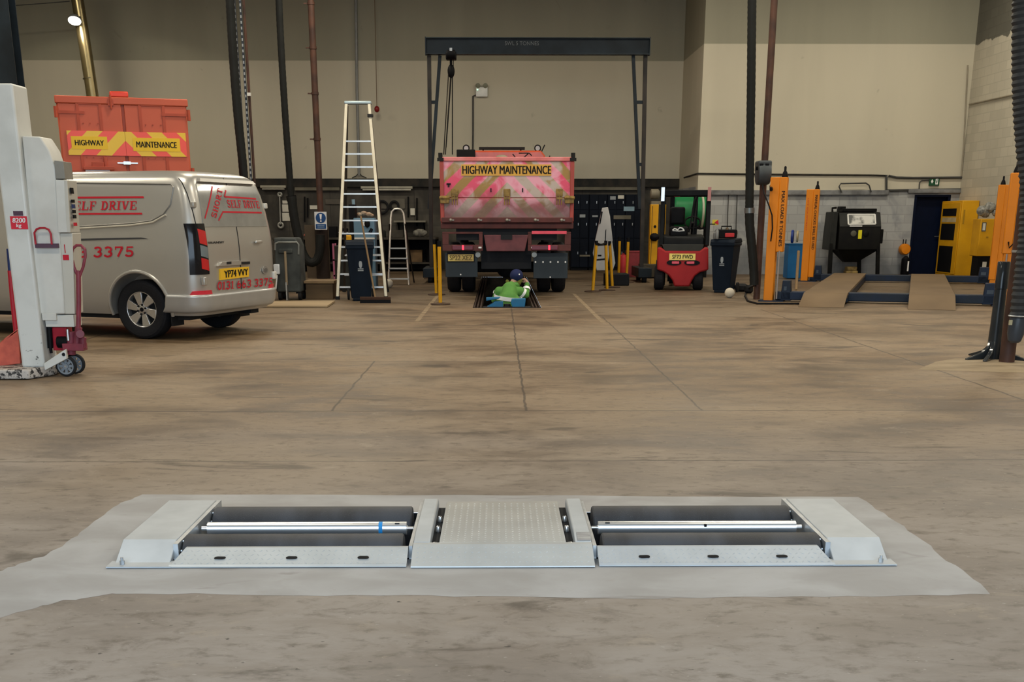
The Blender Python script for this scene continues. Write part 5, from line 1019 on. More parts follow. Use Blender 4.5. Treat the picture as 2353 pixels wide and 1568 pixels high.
for xa, xb in ((1506, 1528), (1596, 1619)):
    a, b = fq(xa, 0), fq(xb, 0); MB().lathe((a.x, FK + .30, .25), (1, 0, 0), [(.10, .03), (.13, 0), (.22, 0), (.25, .03), (.25, b.x - a.x - .03), (.22, b.x - a.x), (.10, b.x - a.x)], 32).build('wheel', MATS['tyre'], fk)
    MB().lathe((a.x, FK + 1.6, .30), (1, 0, 0), [(.10, .03), (.13, 0), (.27, 0), (.30, .03), (.30, .18), (.27, .21), (.10, .21)], 32).build('wheel', MATS['tyre'], fk)
for x in (1540, 1596): c = fq(x, 0); MB().box((c.x - .05, FK + 1.75, .1), (c.x + .05, FK + 1.85, 2.05)).build('mast_rail', MATS['fork_black'], fk)
for x in (1545, 1590): c = fq(x, 0); m = MB().box((c.x - .06, FK + 1.85, .05), (c.x + .06, FK + 2.9, .09)).box((c.x - .06, FK + 1.85, .05), (c.x + .06, FK + 1.90, .5)); m.build('fork', MATS['fork_black'], fk, bevel=.006)
c = fq(1643, 512); m = MB().box((c.x - .06, FK + .3, c.z - .05), (c.x + .06, FK + .31, c.z + .06)); wp = m.build('warning_tag', M('tag_yellow', (.75, .60, .05), .5), fk); MB().slab([fq(1641, 512, .29), fq(1650, 505, .29), fq(1651, 517, .29)], (0, .008, 0)).build('tag_mark', MATS['red_print'], wp); c2_ = fq(1630, 520); MB().beam((c2_.x, FK + .3, c.z - .03), (c.x, FK + .31, c.z - .03), .02, .02).build('tag_bracket', MATS['matt_black'], fk)
fk.rotation_euler = (0, 0, -math.atan2(fk.location.x, FK))
# ================================================================ FOUR POST LIFT (turned with the van)
lo = V((4.93, 22.0, 0)); RZ = -math.radians(19)
lf = thing('four_post_lift', 'orange and navy four post vehicle lift with two dusty runways lowered to the floor', 'vehicle lift', lo, RZ)
LM = XF['four_post_lift']; LI = LM.inverted(); LW, LL = 4.24, 7.6
M('dusty_deck', (.165, .112, .062), .75, c2=(.110, .074, .042), scale=1.3, soft=.5, stretch=(1, .5, 1)); M('lift_navy', (.004, .014, .042), .5, spec=.3, c2=(.007, .013, .026), scale=3)
ln = V((LM.to_3x3() @ V((0, 1, 0))))
def lq(x, y, yl, xl_=None): return LI @ onplane(x, y, LM @ V((0, yl, 0)), ln)
for i, (px_, py_, h) in enumerate(((0, 0, 2.17), (LW - .04, 0, 2.20), (0, LL, 2.13), (LW + .22, LL, 2.2))):
    sg = 1 if px_ == 0 else -1; w_ = .27; x0, x1 = (px_ - .05, px_ + w_ - .05) if sg > 0 else (px_ + .05 - w_, px_ + .05)
    m = MB().box((x0, py_, 0), (x0 + .02, py_ + .26, h)).box((x0, py_ + .24, 0), (x1, py_ + .26, h)) if False else MB().box((x0, py_, 0), (x1 - (.10 if sg > 0 else 0), py_ + .26, h) if sg > 0 else (x1, py_ + .26, h))
    po = m.build('post', MATS['orange_paint'], lf, local=True, bevel=.012)
    cx0, cx1 = (x0 + .05, x1 + .03) if sg > 0 else (x0 - .03, x1 - .05); zc = .88
    cv = MB().box((cx0 if sg < 0 else x1 - .10, py_ - .012, zc if i < 2 else .1), (cx1 if sg > 0 else x0 + .12, py_ + .25, h - .0)).build('cover', MATS['orange_paint'], po, local=True, bevel=.012)
    m = MB().cyl((x1 - .03, py_ - .02, .05), (x1 - .03, py_ - .02, zc + .02), .014) if sg > 0 else MB().cyl((x0 + .05, py_ - .03, .1), (x0 + .05, py_ - .03, zc), .014)
    if i < 2: m.build('screw_rod', M('rod_grey', (.34, .30, .28), .5, .4), po, local=True)
    xc = (x1 - .03) if sg > 0 else (x0 + .06)
    MB().lathe((xc, py_ + .1, h), (0, 0, 1), [(.055, 0), (.055, .02), (.04, .08), (.022, .11), (.022, .17), (.012, .19)], 14).build('top_knob', MATS['matt_black'], po, local=True)
    txt = {0: 'MAX LOAD 8 TONNES', 1: 'MANUAL CHOCKS SHALL BE USED', 2: 'MANUAL CHOCKS SHALL BE USED', 3: ''}[i]
    if txt:
        xa = (x1 - .055) if sg > 0 else (x1 - .115); zt_, zb_ = (h - .24, .98) if i == 0 else (h - .13, .75 if i == 2 else .78)
        if i == 2: xa = x1 - .06
        yy = py_ - .0155; fn = (lambda xa, yy, zt_, zb_: lambda a, b: V((xa + b * .058, yy, zt_ + (zb_ - zt_) * a)))(xa, yy, zt_, zb_)
        text_mb(MB(), txt, fn, .02).build('lettering', MATS['black_print'], cv if True else po, local=True, fixn=False)
    if i == 2:
        fn = lambda a, b: V((x0 + .035 + b * .03, py_ - .003, h - .2 + (-.75) * a)); text_mb(MB(), 'LIFT EQUIPMENT', fn, .0).build('side_lettering', MATS['red_print'], po, local=True, fixn=False)
    if i == 1:
        MB().tube([(x0 + .14, py_ - .03, 1.55), (x0 + .20, py_ - .05, 1.30), (x0 + .16, py_ - .05, 1.08), (x0 + .07, py_ - .04, .98), (x0 + .05, py_ - .04, 1.08)], .013, 8).build('cable', MATS['matt_black'], po, local=True)
    MB().box((x0 - .08 if sg > 0 else x0 - .1, py_ - .1, 0), (x1 + .1 if sg > 0 else x1 + .08, py_ + .36, .02)).build('foot_plate', MATS['lift_navy'], po, local=True)
    if i != 1 or True:
        bx0, bx1 = (x1 + .03, x1 + .20) if sg > 0 else (x0 - .26, x0 - .03)
        MB().prism([(bx0, .02), (bx1 + .03, .02), (bx1, .38), (bx0 + .03, .38)], py_ + .02, py_ + .24).build('carriage_box', MATS['lift_navy'], lf, local=True, bevel=.012)
        MB().box((bx0 + .06, py_ + .012, .20), (bx1 - .06, py_ + .02, .27)).build('box_label', M('label_slate', (.05, .07, .10), .5), lf, local=True)
for yy in (.02, LL + .02): MB().box((.16, yy, .03), (LW - .16 + (.2 if yy > 1 else 0), yy + .24, .18)).build('crossbeam', MATS['lift_navy'], lf, local=True, bevel=.015)
for x0, x1 in ((.70, 1.46), (2.50, 3.26)):
    rw_ = MB().box((x0, -.30, .10), (x1, LL + .55, .19)).box((x0 + .03, -.28, .05), (x1 - .03, LL + .5, .10)); rr_ = rw_.build('runway', MATS['dusty_deck'], lf, local=True, bevel=.006)
    MB().box((x0 - .006, -.28, .03), (x0 + .02, LL + .5, .15)).box((x1 - .02, -.28, .03), (x1 + .006, LL + .5, .15)).build('runway_flange', MATS['lift_navy'], rr_, local=True)
    MB().prism([(-1.30, .004), (-.31, .188), (-.31, .165), (-1.27, .002)], x0, x1, 'x').build('approach_ramp', MATS['dusty_deck'], lf, local=True, bevel=.003)
# control box / stick
tag(MB().tube([V((W(1829, 668, 25.6).x, 25.6, .0)), W(1835, 577, 26.0)], .03, 8).build('broom_stick', MATS['wood']), 'short wooden stick standing in front of the blue cabinet', 'stick')
# ================================================================ BLAST CABINET, BLUE CABINET, YELLOW CABINETS
BY = 31.7
bq = lambda x, y, d=0.0: V((W(x, y or 560, BY).x, BY + d, W(x, y or 560, BY).z))
bc = thing('blast_cabinet', 'black blast cabinet on legs with a white framed viewing window', 'blast cabinet', (bq(1967, 632).x, BY, 0))
M('cab_black', (.004, .004, .0045), .5, c2=(.007, .007, .006), scale=4); M('cab_grey', (.026, .027, .025), .5, c2=(.017, .018, .017), scale=3)
x0, x1 = bq(1926, 0).x, bq(2022, 0).x
prof = [(BY, bq(0, 575).z), (BY, bq(0, 522).z), (BY + .18, bq(0, 488).z), (BY + .85, bq(0, 486).z), (BY + .85, bq(0, 575).z)]
MB().prism(prof, x0, x1, 'x').build('chamber', MATS['cab_black'], bc, bevel=.015)
a, b = x0 + .01, x1 - .01; P_ = lambda y: (BY - .006 + .18 * max(0, (522 - y)) / 34.0)
fz = lambda y: bq(0, y).z
MB().slab([(a, P_(521), fz(521)), (b, P_(521), fz(521)), (b, P_(489), fz(489)), (a, P_(489), fz(489))], (0, -.01, 0)).build('sloping_front', MATS['cab_grey'], bc)
wx0, wx1 = bq(1946, 0).x, bq(2008, 0).x
m = MB(); 
for p, q in (((wx0, 516), (wx1, 515)), ((wx0, 493), (wx1, 493)), ((wx0, 516), (wx0, 493)), ((wx1, 515), (wx1, 493))): m.beam((p[0], P_(p[1]) - .02, fz(p[1])), (q[0], P_(q[1]) - .02, fz(q[1])), .035, .03)
wf = m.build('window_frame', M('frame_white', (.70, .70, .66), .4), bc)
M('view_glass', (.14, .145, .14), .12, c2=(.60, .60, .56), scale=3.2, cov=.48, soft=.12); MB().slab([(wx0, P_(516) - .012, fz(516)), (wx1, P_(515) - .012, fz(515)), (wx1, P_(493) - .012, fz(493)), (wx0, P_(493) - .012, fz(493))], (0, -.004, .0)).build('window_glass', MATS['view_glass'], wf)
a, b = bq(1952, 521), bq(1981, 518.5); MB().box((a.x, BY - .02, a.z), (b.x, BY - .005, b.z)).build('label_strip', MATS['white_print'], bc)
a, b = bq(1971, 549), bq(1981, 529); lb_ = MB().box((a.x, BY - .015, a.z), (b.x, BY, b.z)).build('yellow_label', M('label_yellow', (.70, .62, .02), .4), bc, bevel=.004)
c = bq(1961, 537); MB().lathe((c.x, BY - .03, c.z), (0, 1, 0), [(.05, 0), (.075, .01), (.075, .03)], 20).build('glove_port', M('port_olive', (.09, .085, .06), .5), bc)
c = bq(1990, 537); MB().lathe((c.x, BY - .03, c.z), (0, 1, 0), [(.05, 0), (.075, .01), (.075, .03)], 20).build('glove_port', MATS['cab_black'], bc)
m = MB(); za, zb_ = bq(0, 575).z, bq(0, 604).z; t0 = [(x0 + .02, BY + .02), (x1 - .02, BY + .02), (x1 - .02, BY + .8), (x0 + .02, BY + .8)]; b0_ = [(bq(1952, 0).x, BY + .3), (bq(1982, 0).x, BY + .3), (bq(1982, 0).x, BY + .55), (bq(1952, 0).x, BY + .55)]
m.add([(x, y, za) for x, y in t0] + [(x, y, zb_) for x, y in b0_], [(0, 1, 5, 4), (1, 2, 6, 5), (2, 3, 7, 6), (3, 0, 4, 7), (4, 5, 6, 7), (3, 2, 1, 0)]); m.build('hopper', MATS['cab_black'], bc)
for xa, xb, y in ((1903, 1912, 632), (1922, 1931, 628), (1991, 2000, 628), (2014, 2024, 632)):
    a, b = bq(xa, 632), bq(xb, 560); d = 0 if y == 632 else .75; MB().beam((a.x + .04, BY + d + .04, 0), (b.x - .02 if xa < 1960 else b.x - .06, BY + d + .04, bq(0, 560).z), .085, .085).build('leg', MATS['cab_black'], bc)
a, b = bq(1907, 575), bq(1928, 487); MB().prism([(a.x, a.z), (b.x, a.z), (b.x, b.z), (bq(1911, 0).x, b.z), (a.x, bq(0, 545).z)], BY + .05, BY + .8).build('side_door', MATS['cab_grey'], bc, bevel=.02)
m = MB().box((bq(1935, 0).x, BY + .2, bq(0, 487).z), (bq(2014, 0).x, BY + .75, bq(0, 479).z)).tube([bq(1920, 488, .3), bq(1920, 478, .3), bq(1930, 477, .3)], .03, 8).box((bq(1932, 0).x, BY + .3, bq(0, 480).z), (bq(1945, 0).x, BY + .6, bq(0, 474).z)); m.build('top_fitting', MATS['cab_black'], bc, bevel=.01)
a, b = bq(2021, 560), bq(2034, 527); MB().box((a.x, BY + .1, a.z), (b.x, BY + .5, b.z)).build('side_box', MATS['cab_black'], bc, bevel=.02)
t = thing('media_tray', 'dusty yellow tray under the black blast cabinet', 'tray', (bq(1964, 628).x, BY + .35, 0)); a, b = bq(1950, 628), bq(1978, 612); MB().box((a.x, BY + .2, .02), (b.x, BY + .5, .14)).box((a.x + .02, BY + .22, .14), (b.x - .02, BY + .48, .24)).build('tray_body', M('dust_yellow', (.26, .18, .06), .7, c2=(.12, .08, .03), scale=8), t, bevel=.02)
# blue cabinet with reel
Y0 = 30.3
uq = lambda x, y, d=0.0: V((W(x, y or 560, Y0).x, Y0 + d, W(x, y or 560, Y0).z))
uc = thing('blue_cabinet', 'bright blue box cabinet between the two left orange lift posts', 'cabinet', (uq(1828, 640).x, Y0, 0))
a, b = uq(1808, 640), uq(1845, 562); MB().box((a.x, Y0, .02), (b.x, Y0 + .45, b.z)).build('cabinet_body', M('cabinet_blue', (.012, .13, .33), .45, c2=(.01, .10, .26), scale=2), uc, bevel=.012); MB().box((a.x - .01, Y0 - .01, b.z), (b.x + .01, Y0 + .46, b.z + .02)).build('lid', MATS['cabinet_blue'], uc)
rl = thing('blue_roll', 'round blue reel standing on top of the blue cabinet', 'reel', uq(1829, 561)); c = uq(1829, 544, .12); MB().lathe((c.x - .05, c.y, c.z), (1, -.35, 0), [(.05, 0), (.16, .005), (.16, .06), (.05, .065)], 28).build('reel_body', M('reel_blue', (.015, .04, .22), .4), rl, bevel=.004); MB().lathe((c.x + .08, c.y + .0, c.z), (1, -.3, 0), [(.03, 0), (.14, .01), (.14, .05), (.03, .055)], 24).build('reel_back', M('reel_tan', (.36, .30, .17), .6), rl)
rl.location = (c.x, c.y, uq(1829, 561).z); 
# tall yellow cabinet against the right wall, facing left
YX = 12.0; y0_, y1_ = 31.5, 32.95
yc = thing('tall_cabinet', 'tall yellow steel cabinet with three dark door windows beside the navy door', 'cabinet', (12.2, 32.2, 0))
zt_ = W(2222, 461, y0_).z
MB().box((YX, y0_, .0), (XR - .02, y1_, zt_)).build('cabinet_body', MATS['yellow_paint'], yc, bevel=.015)
dr = MB().box((YX - .02, y0_ + .06, .06), (YX, y1_ - .06, zt_ - .05)).build('door', MATS['yellow_paint'], yc, bevel=.006)
for z0, z1 in ((.80, .90), (.48, .70), (.05, .40)): MB().box((YX - .026, y0_ + .30, zt_ * z0), (YX - .018, y1_ - .18, zt_ * z1)).build('door_window', MATS['matt_black'], dr)
MB().box((YX - .026, y0_ + .28, zt_ * .72), (YX - .018, y1_ - .18, zt_ * .78)).build('door_notice', M('notice_tan', (.42, .34, .20), .6), dr)
MB().cyl((YX - .05, y1_ - .1, zt_ * .55), (YX - .05, y1_ - .1, zt_ * .63), .015).build('door_handle', MATS['matt_black'], dr)
MB().box((YX + .05, y0_ - .008, zt_ * .70), (YX + .09, y0_, zt_ * .88)).build('side_latch', M('latch_ochre', (.35, .19, .01), .5), yc)
w2 = thing('low_cabinet', 'yellow cabinet on a dark base half hidden behind the right orange lift post', 'cabinet', (12.0, 29.9, 0)); Y0 = 29.6
a, b = uq(2245, 589), uq(2300, 503); MB().box((a.x, Y0, a.z), (min(b.x, 12.4), Y0 + .5, b.z)).build('cabinet_body', MATS['yellow_paint'], w2, bevel=.015)
MB().box((a.x + .06, Y0 + .05, 0), (min(b.x, 12.4) - .05, Y0 + .45, a.z)).build('base', MATS['matt_black'], w2)
p0, p1 = uq(2255, 532), uq(2267, 511); nn2 = MB().box((p0.x, Y0 - .008, p0.z), (p1.x, Y0 - .001, p1.z)).build('notice', M('notice_frame', (.10, .10, .09), .5), w2); MB().box((p0.x + .02, Y0 - .011, p0.z + .025), (p1.x - .02, Y0 - .007, p1.z - .025)).build('notice_sheet', MATS['paper'], nn2)
p0, p1 = uq(2258, 618), uq(2269, 602); MB().box((p0.x, Y0 + .04, p0.z), (p1.x, Y0 + .051, p1.z)).build('base_label', MATS['paper'], w2); c = uq(2268, 545); MB().ob((c.x, Y0 - .01, c.z), (.05, .02, .03)).build('lock', M('latch_ochre', (.35, .19, .01)), w2)
bagp = uq(2278, 502); m = MB(); 
for k in range(7): m.sphere((min(bagp.x, 12.1) + random.uniform(-.16, .16), Y0 + .22 + random.uniform(-.1, .1), bagp.z + .12 + random.uniform(0, .14)), random.uniform(.08, .13), jit=.10, n=12, m=8)
tag(m.build('plastic_bundle', M('bundle_grey', (.30, .30, .27), .35, c2=(.14, .14, .13), scale=14, soft=.2), smooth=20), 'crumpled grey plastic bundle on top of the yellow cabinet at right', 'bundle')
bsx = W(2235, 636, 27.0)
# twin emergency lights
def twin(x, y, Y, label, sc_=1.0):
    c = W(x, y, Y); t = thing('emergency_light', label, 'emergency light', (c.x, Y, c.z)); MB().box((-.17 * sc_, -.10, -.13 * sc_), (.17 * sc_, -.002, .13 * sc_)).build('light_box', M('light_white', (.70, .70, .66), .4), t, local=True, bevel=.012)
    MB().box((-.12 * sc_, -.106, -.09 * sc_), (.12 * sc_, -.10, .09 * sc_)).build('front_plate', M('plate_white', (.74, .74, .70), .3), t, local=True); MB().sphere((-.12 * sc_, -.108, .06 * sc_), .022).build('indicator', M('dot_green', (.5, .9, .6), .3, var=0, emit=1.5), t, local=True)
    for s in (-.10, .10): MB().lathe((s * sc_, .0 - .01, .175 * sc_), (s * .8, -1, -.1), [(.035, 0), (.055 * sc_, .02), (.07 * sc_, .10), (.05, .11)], 16).build('lamp_head', M('head_olive', (.20, .20, .14), .4), t, local=True)
twin(1107, 212, YB, 'white twin headed emergency light on the back wall above the tipper'); twin(2228, 446, YR, 'white twin headed emergency light above the tall yellow cabinet', .9)
def wtube(name, pts, Y, r, mat, label, cat, group=None, n=8): return tag(MB().tube([W(x, y, Y) for x, y in pts], r, n).build(name, MATS[mat]), label, cat, group)
M('conduit_dark', (.05, .05, .048), .5); M('conduit_grey', (.22, .225, .22), .45, .4); M('conduit_tan', (.26, .23, .17), .5)
wtube('conduit', ((1100, 216), (1087, 221), (1087, 300), (1086, 409)), YB - .03, .022, 'conduit_dark', 'thin dark conduit dropping from the emergency light behind the tipper', 'conduit')
cv = wtube('conduit', ((817, -30), (820, 200), (825, 404)), YB - .08, .042, 'conduit_grey', 'grey steel conduit running down the back wall behind the tall ladder', 'conduit')
MB().tube([W(x, y, YB - .08) for x, y in ((809, 409), (818, 405), (825, 397), (832, 405), (842, 409))], .018, 6).build('conduit_branch', MATS['conduit_dark'], cv)
pc = thing('pull_cord', 'thin pull cord with a dark red ball hanging left of the gantry', 'pull cord', W(866, 250, YB - .4)); MB().tube([W(860, -40, YB - .4), W(866, 244, YB - .4)], .009, 6).build('cord', M('cord_tan', (.12, .07, .04), .6), pc); c = W(866, 251, YB - .4); MB().sphere(c, .075, 1, 1, 1.2).build('ball_grip', M('ball_red', (.20, .012, .012), .4), pc)
# wall runs on the right
wtube('conduit', ((2224, 150), (2215, 330), (2209, 404)), YR - .05, .02, 'conduit_tan', 'thin pipe running down the corner of the right hand walls', 'conduit')
q = [W(2012 + 198, 366, YR - .06), W(2222, 365, YR - .06)]
tag(MB().tube([V((XR - .03, 32.9, W(2228, 240, 32.9).z)), V((XR - .03, 27.0, W(2228, 240, 32.9).z - .05))], .02, 8).build('conduit', MATS['conduit_tan']), 'thin pipe running level along the right hand block wall', 'conduit')
wtube('conduit', ((2042, 404), (2060, 408), (2100, 409), (2215, 408)), YR - .05, .028, 'conduit_dark', 'dark conduit running level above the green exit sign', 'conduit')
wtube('conduit', ((2037, 402), (2037, 436), (2046, 438), (2100, 437), (2295, 434)), YR - .06, .030, 'conduit_dark', 'thick dark cable stepping down and running above the navy door', 'conduit')
wtube('conduit', ((2112, 437), (2113, 420), (2118, 415), (2136, 414)), YR - .04, .016, 'conduit_dark', 'short bent conduit feeding the green exit sign', 'conduit')
wtube('conduit', ((2222, 408), (2240, 409), (2243, 412), (2242, 430)), YR - .04, .015, 'conduit_dark', 'short bent conduit feeding the light above the tall yellow cabinet', 'conduit')
wtube('wall_hook_rail', ((1934, 443), (1928, 429), (1932, 422), (1990, 421), (1997, 426), (2002, 442)), YR - .14, .02, 'conduit_dark', 'bent dark rail standing on the wall ledge above the blast cabinet', 'rail')
es = thing('exit_sign', 'green emergency exit sign above the navy door', 'exit sign', W(2146, 417, YR - .03)); a, b = W(2134, 427, YR - .03), W(2159, 408, YR - .03)
bd_ = MB().box((a.x, YR - .06, a.z), (b.x, YR - .003, b.z)).build('sign_board', M('exit_green', (.015, .075, .035), .4), es, bevel=.006)
a, b = W(2149, 424, YR - .06), W(2156, 411, YR - .06); MB().box((a.x, YR - .064, a.z), (b.x, YR - .061, b.z)).build('door_symbol', MATS['white_print'], bd_)
c = W(2153, 417, YR - .066); m = MB().prism([(c.x - .014, c.z - .05), (c.x + .002, c.z - .05), (c.x + .012, c.z), (c.x + .006, c.z + .03), (c.x - .008, c.z + .03), (c.x - .018, c.z)], YR - .067, YR - .064).sphere((c.x, YR - .066, c.z + .045), .013, n=8, m=6); m.build('figure_symbol', MATS['exit_green'], bd_)
c = W(2142, 417, YR - .06); m = MB().prism([(c.x, c.z - .055), (c.x + .035, c.z), (c.x, c.z + .055), (c.x - .035, c.z)], YR - .064, YR - .061); m.build('arrow_symbol', MATS['white_print'], bd_)
hk = thing('orange_float', 'round orange drum hung on the block wall left of the navy door', 'float', W(2078, 573, YR - .2)); c = W(2078, 573, YR - .15); MB().lathe((c.x, YR - .30, c.z), (0, 1, 0), [(.02, 0), (.12, .01), (.145, .06), (.145, .2), (.12, .27)], 28).build('drum', MATS['orange_paint'], hk)
for d in (-.03, .04): MB().cyl((c.x + d, YR - .1, c.z + .1), (c.x + d, YR - .1, c.z + .26), .013, n=8).build('hook_prong', MATS['matt_black'], hk)
tk = thing('black_canister', 'black canister with a pale label under the orange drum by the door', 'canister', (W(2078, 632, YR - .3).x, YR - .3, 0)); MB().lathe((0, 0, 0), (0, 0, 1), [(.10, 0), (.11, .02), (.11, .42), (.05, .47), (.03, .50)], 20).build('canister_body', MATS['matt_black'], tk, local=True); MB().box((.02, -.118, .1), (.06, -.108, .36)).build('label', MATS['white_print'], tk, local=True)
for i, (x, yb_) in enumerate(((1671, 528), (1691, 534))):
    c = W(x, yb_, YR - .05); t = thing('hanging_lead', 'thin black lead with a brown end hanging on the block wall, %s one of two' % ('left' if i == 0 else 'right'), 'lead', (c.x, YR - .05, c.z), 0, 'leads on the block wall')
    MB().tube([W(x + 3, 448, YR - .04), W(x + 1, 490, YR - .05), c], .013, 6).build('cord', MATS['conduit_dark'], t); MB().lathe(c - V((0, 0, .06)), (0, 0, 1), [(.03, 0), (.05, .02), (.045, .08), (.015, .12)], 12).build('plug', M('plug_brown', (.13, .085, .045), .5), t)
# ================================================================ POSTS, PIPES, HOSES from roof to floor
def vpost(name, px0, py0, r, mat, label, cat, top=9.0, base=0.0, n=20, group=None):
    g = G(px0, py0); return g, tag(MB().tube([(g.x, g.y, base), (g.x, g.y, top)], r, n).build(name, MATS[mat]), label, cat, group)
def sleeve_post(xb, yb_, Y, r, label, joints=()):
    g = W(xb, yb_, Y); t = thing('steel_post', label, 'post', (g.x, Y, 0)); MB().tube([(0, 0, 0), (0, 0, 8.95)], r, 20).build('pipe', MATS['brown_steel'], t, local=True)
    for z in joints: MB().tube([(0, 0, z - .03), (0, 0, z + .03)], r + .012, 20).ob((-r - .05, 0, z), (.10, .03, .03)).build('pipe_clip', MATS['brown_steel'], t, local=True)
    return t
g = G(747, 640); s1 = sleeve_post(742, 610, 30.8, .078, 'rusty brown steel post carrying the blue mandatory sign', (W(727, 110, 30.8).z, W(731, 215, 30.8).z, W(735, 320, 30.8).z, W(720, 8, 30.8).z))
MB().tube([(0, 0, 0), (0, 0, 1.22)], .17, 20).build('lower_guard', M('guard_brown', (.030, .022, .018), .6), s1, local=True)
mz = thing('mandatory_sign', 'blue and white mandatory sign with an exclamation mark on the brown post', 'sign', W(737, 508, 30.5))
a, b = W(724, 528, 30.5), W(750, 487, 30.5); sb = MB().box((a.x, 30.50, a.z), (b.x, 30.515, b.z)).build('sign_board', M('sign_white', (.62, .64, .64), .4), mz)
c = W(737, 501, 30.495); m = MB().prism([(c.x + .125 * math.cos(k * PI / 16), c.z + .125 * math.sin(k * PI / 16)) for k in range(32)], 30.495, 30.50); m.build('blue_disc', M('sign_blue', (.012, .06, .19), .4), sb)
m = MB().prism([(c.x - .030, c.z + .09), (c.x + .030, c.z + .09), (c.x + .014, c.z - .04), (c.x - .014, c.z - .04)], 30.490, 30.495).prism([(c.x + .02 * math.cos(k * PI / 6), c.z - .075 + .02 * math.sin(k * PI / 6)) for k in range(12)], 30.490, 30.495); m.build('exclamation_mark', MATS['white_print'], sb)
a, b = W(726, 526, 30.495), W(749, 515, 30.495); sp = MB().box((a.x, 30.495, a.z), (b.x, 30.50, b.z)).build('text_panel', MATS['sign_blue'], sb)
m = MB()
for z in (.35, .68): h_ = b.z - a.z; m.box((a.x + .04, 30.492, a.z + h_ * z - .010), (b.x - .04, 30.495, a.z + h_ * z + .010))
m.build('text_lines', M('line_blue', (.16, .24, .36), .5), sp)
p3_ = sleeve_post(1739, 676, 22.6, .062, 'dark brown steel post left of the front orange lift post, carrying a cable reel')
hb = thing('cable_reel', 'grey cable reel housing mounted on the brown post above the orange lift post', 'cable reel', W(1757, 398, 22.45))
a, b = W(1741, 424, 22.3), W(1775, 371, 22.3); m = MB(); cx_ = (a.x + b.x) / 2; cz_ = (a.z + b.z) / 2
m.lathe((a.x, 22.45, cz_), (1, 0, 0), [(.12, 0), (.20, .01), (.205, .05), (.205, b.x - a.x - .05), (.19, b.x - a.x - .01), (.10, b.x - a.x)], 32); hbb = m.build('reel_housing', M('housing_grey', (.055, .065, .070), .5), hb); MB().box((a.x, 22.30, cz_ + .02), (b.x, 22.66, cz_ + .215)).build('housing_hood', MATS['housing_grey'], hb, bevel=.03)
for x in (1750, 1763): c = W(x, 378, 22.29); MB().ob((c.x, 22.295, c.z), (.07, .02, .03)).build('vent', MATS['matt_black'], hbb)
MB().tube([W(1752, 425, 22.3), W(1756, 445, 22.2), W(1766, 470, 21.9), W(1774, 495, 21.85), W(1775, 525, 21.85), W(1771, 555, 21.85)], .013, 8).build('cable', MATS['matt_black'], lf); MB().cyl(W(1772, 428, 22.2), W(1772, 436, 21.9), .03).build('cable_plug', MATS['matt_black'], lf)
def hose(name, pts, Y, r, label, mat='black_rubber', ring=.0, n=14, cat='hose', parent=None, sub=5):
    P_ = [W(x, y, Y[i] if isinstance(Y, list) else Y) for i, (x, y) in enumerate(pts)]; out = []
    for i in range(len(P_) - 1):
        p0, p1, p2, p3 = P_[max(i - 1, 0)], P_[i], P_[i + 1], P_[min(i + 2, len(P_) - 1)]; steps = max(2, int((p2 - p1).length / ring)) if ring else sub
        for k in range(steps):
            t = k / steps; out.append(.5 * ((2 * p1) + (p2 - p0) * t + (2 * p0 - 5 * p1 + 4 * p2 - p3) * t * t + (3 * p1 - p0 - 3 * p2 + p3) * t ** 3))
    out.append(P_[-1]); rs = [r * (1.0 if (k % 2 or not ring) else (.86 if ring < .04 else .95)) for k in range(len(out))]
    o = MB().tube(out, rs, n).build(name, MATS[mat], parent, smooth=60 if not ring else 25); return o if parent else tag(o, label, cat)
M('hose_black', (.016, .017, .016), .6); M('hose_grey', (.032, .034, .036), .5)
h1 = thing('exhaust_hose', 'black exhaust extraction hose hanging down behind the silver van', 'hose', W(562, 470, 24)); hose('hose_tube', ((526, -60), (529, 10), (536, 130), (546, 260), (557, 370), (566, 480), (572, 560)), 24.0, .085, '', 'hose_black', .05, parent=h1)
t = thing('cable_drop', 'perforated steel cable tray dropping from the roof behind the silver van', 'cable tray', (W(577, 560, 24.3).x, 24.3, .6)); c_ = W(570, 400, 24.3).x
M('strip_pale', (.38, .40, .40), .4, .4)
for s in (-.055, .055):
    MB().box((c_ + s - .022, 24.28, .6), (c_ + s + .022, 24.30, 8.95)).build('tray_strip', M('strip_dark', (.03, .036, .045), .5), t); m = MB(); z = .7
    while z < 8.9: m.box((c_ + s - .012, 24.274, z), (c_ + s + .012, 24.28, z + .05)); z += .10
    m.build('strip_perforations', MATS['strip_pale'], t)
MB().box((c_ - .16, 24.27, W(565, 217, 24.3).z - .03), (c_ - .07, 24.33, W(565, 217, 24.3).z + .03)).box((c_ + .08, 24.27, W(565, 217, 24.3).z - .03), (c_ + .15, 24.33, W(565, 217, 24.3).z + .03)).build('tray_clamp', MATS['white_paint'], t)
for s, r in ((-.115, .03), (.105, .026)): tag(MB().tube([(c_ + s, 24.36, .3), (c_ + s, 24.36, 8.95)], r, 10).build('riser_pipe', MATS['brown_steel']), 'thin brown riser pipe on the %s of the perforated cable tray' % ('left' if s < 0 else 'right'), 'pipe')
h2 = thing('exhaust_hose', 'black exhaust extraction hose looping up beside the brown sign post', 'hose', W(700, 600, 30.3)); hose('hose_tube', ((640, -60), (641, 0), (646, 110), (655, 260), (663, 370), (669, 455)), 30.4, .083, '', 'hose_black', .06, parent=h2)
hose('hose_loop', ((670, 452), (676, 500), (687, 550), (697, 585), (712, 603), (728, 598), (735, 575), (736, 540)), 30.35, .115, '', 'hose_black', .06, parent=h2); MB().cyl(W(669, 450, 30.4), W(671, 462, 30.4), .125).build('hose_collar', MATS['matt_black'], h2)
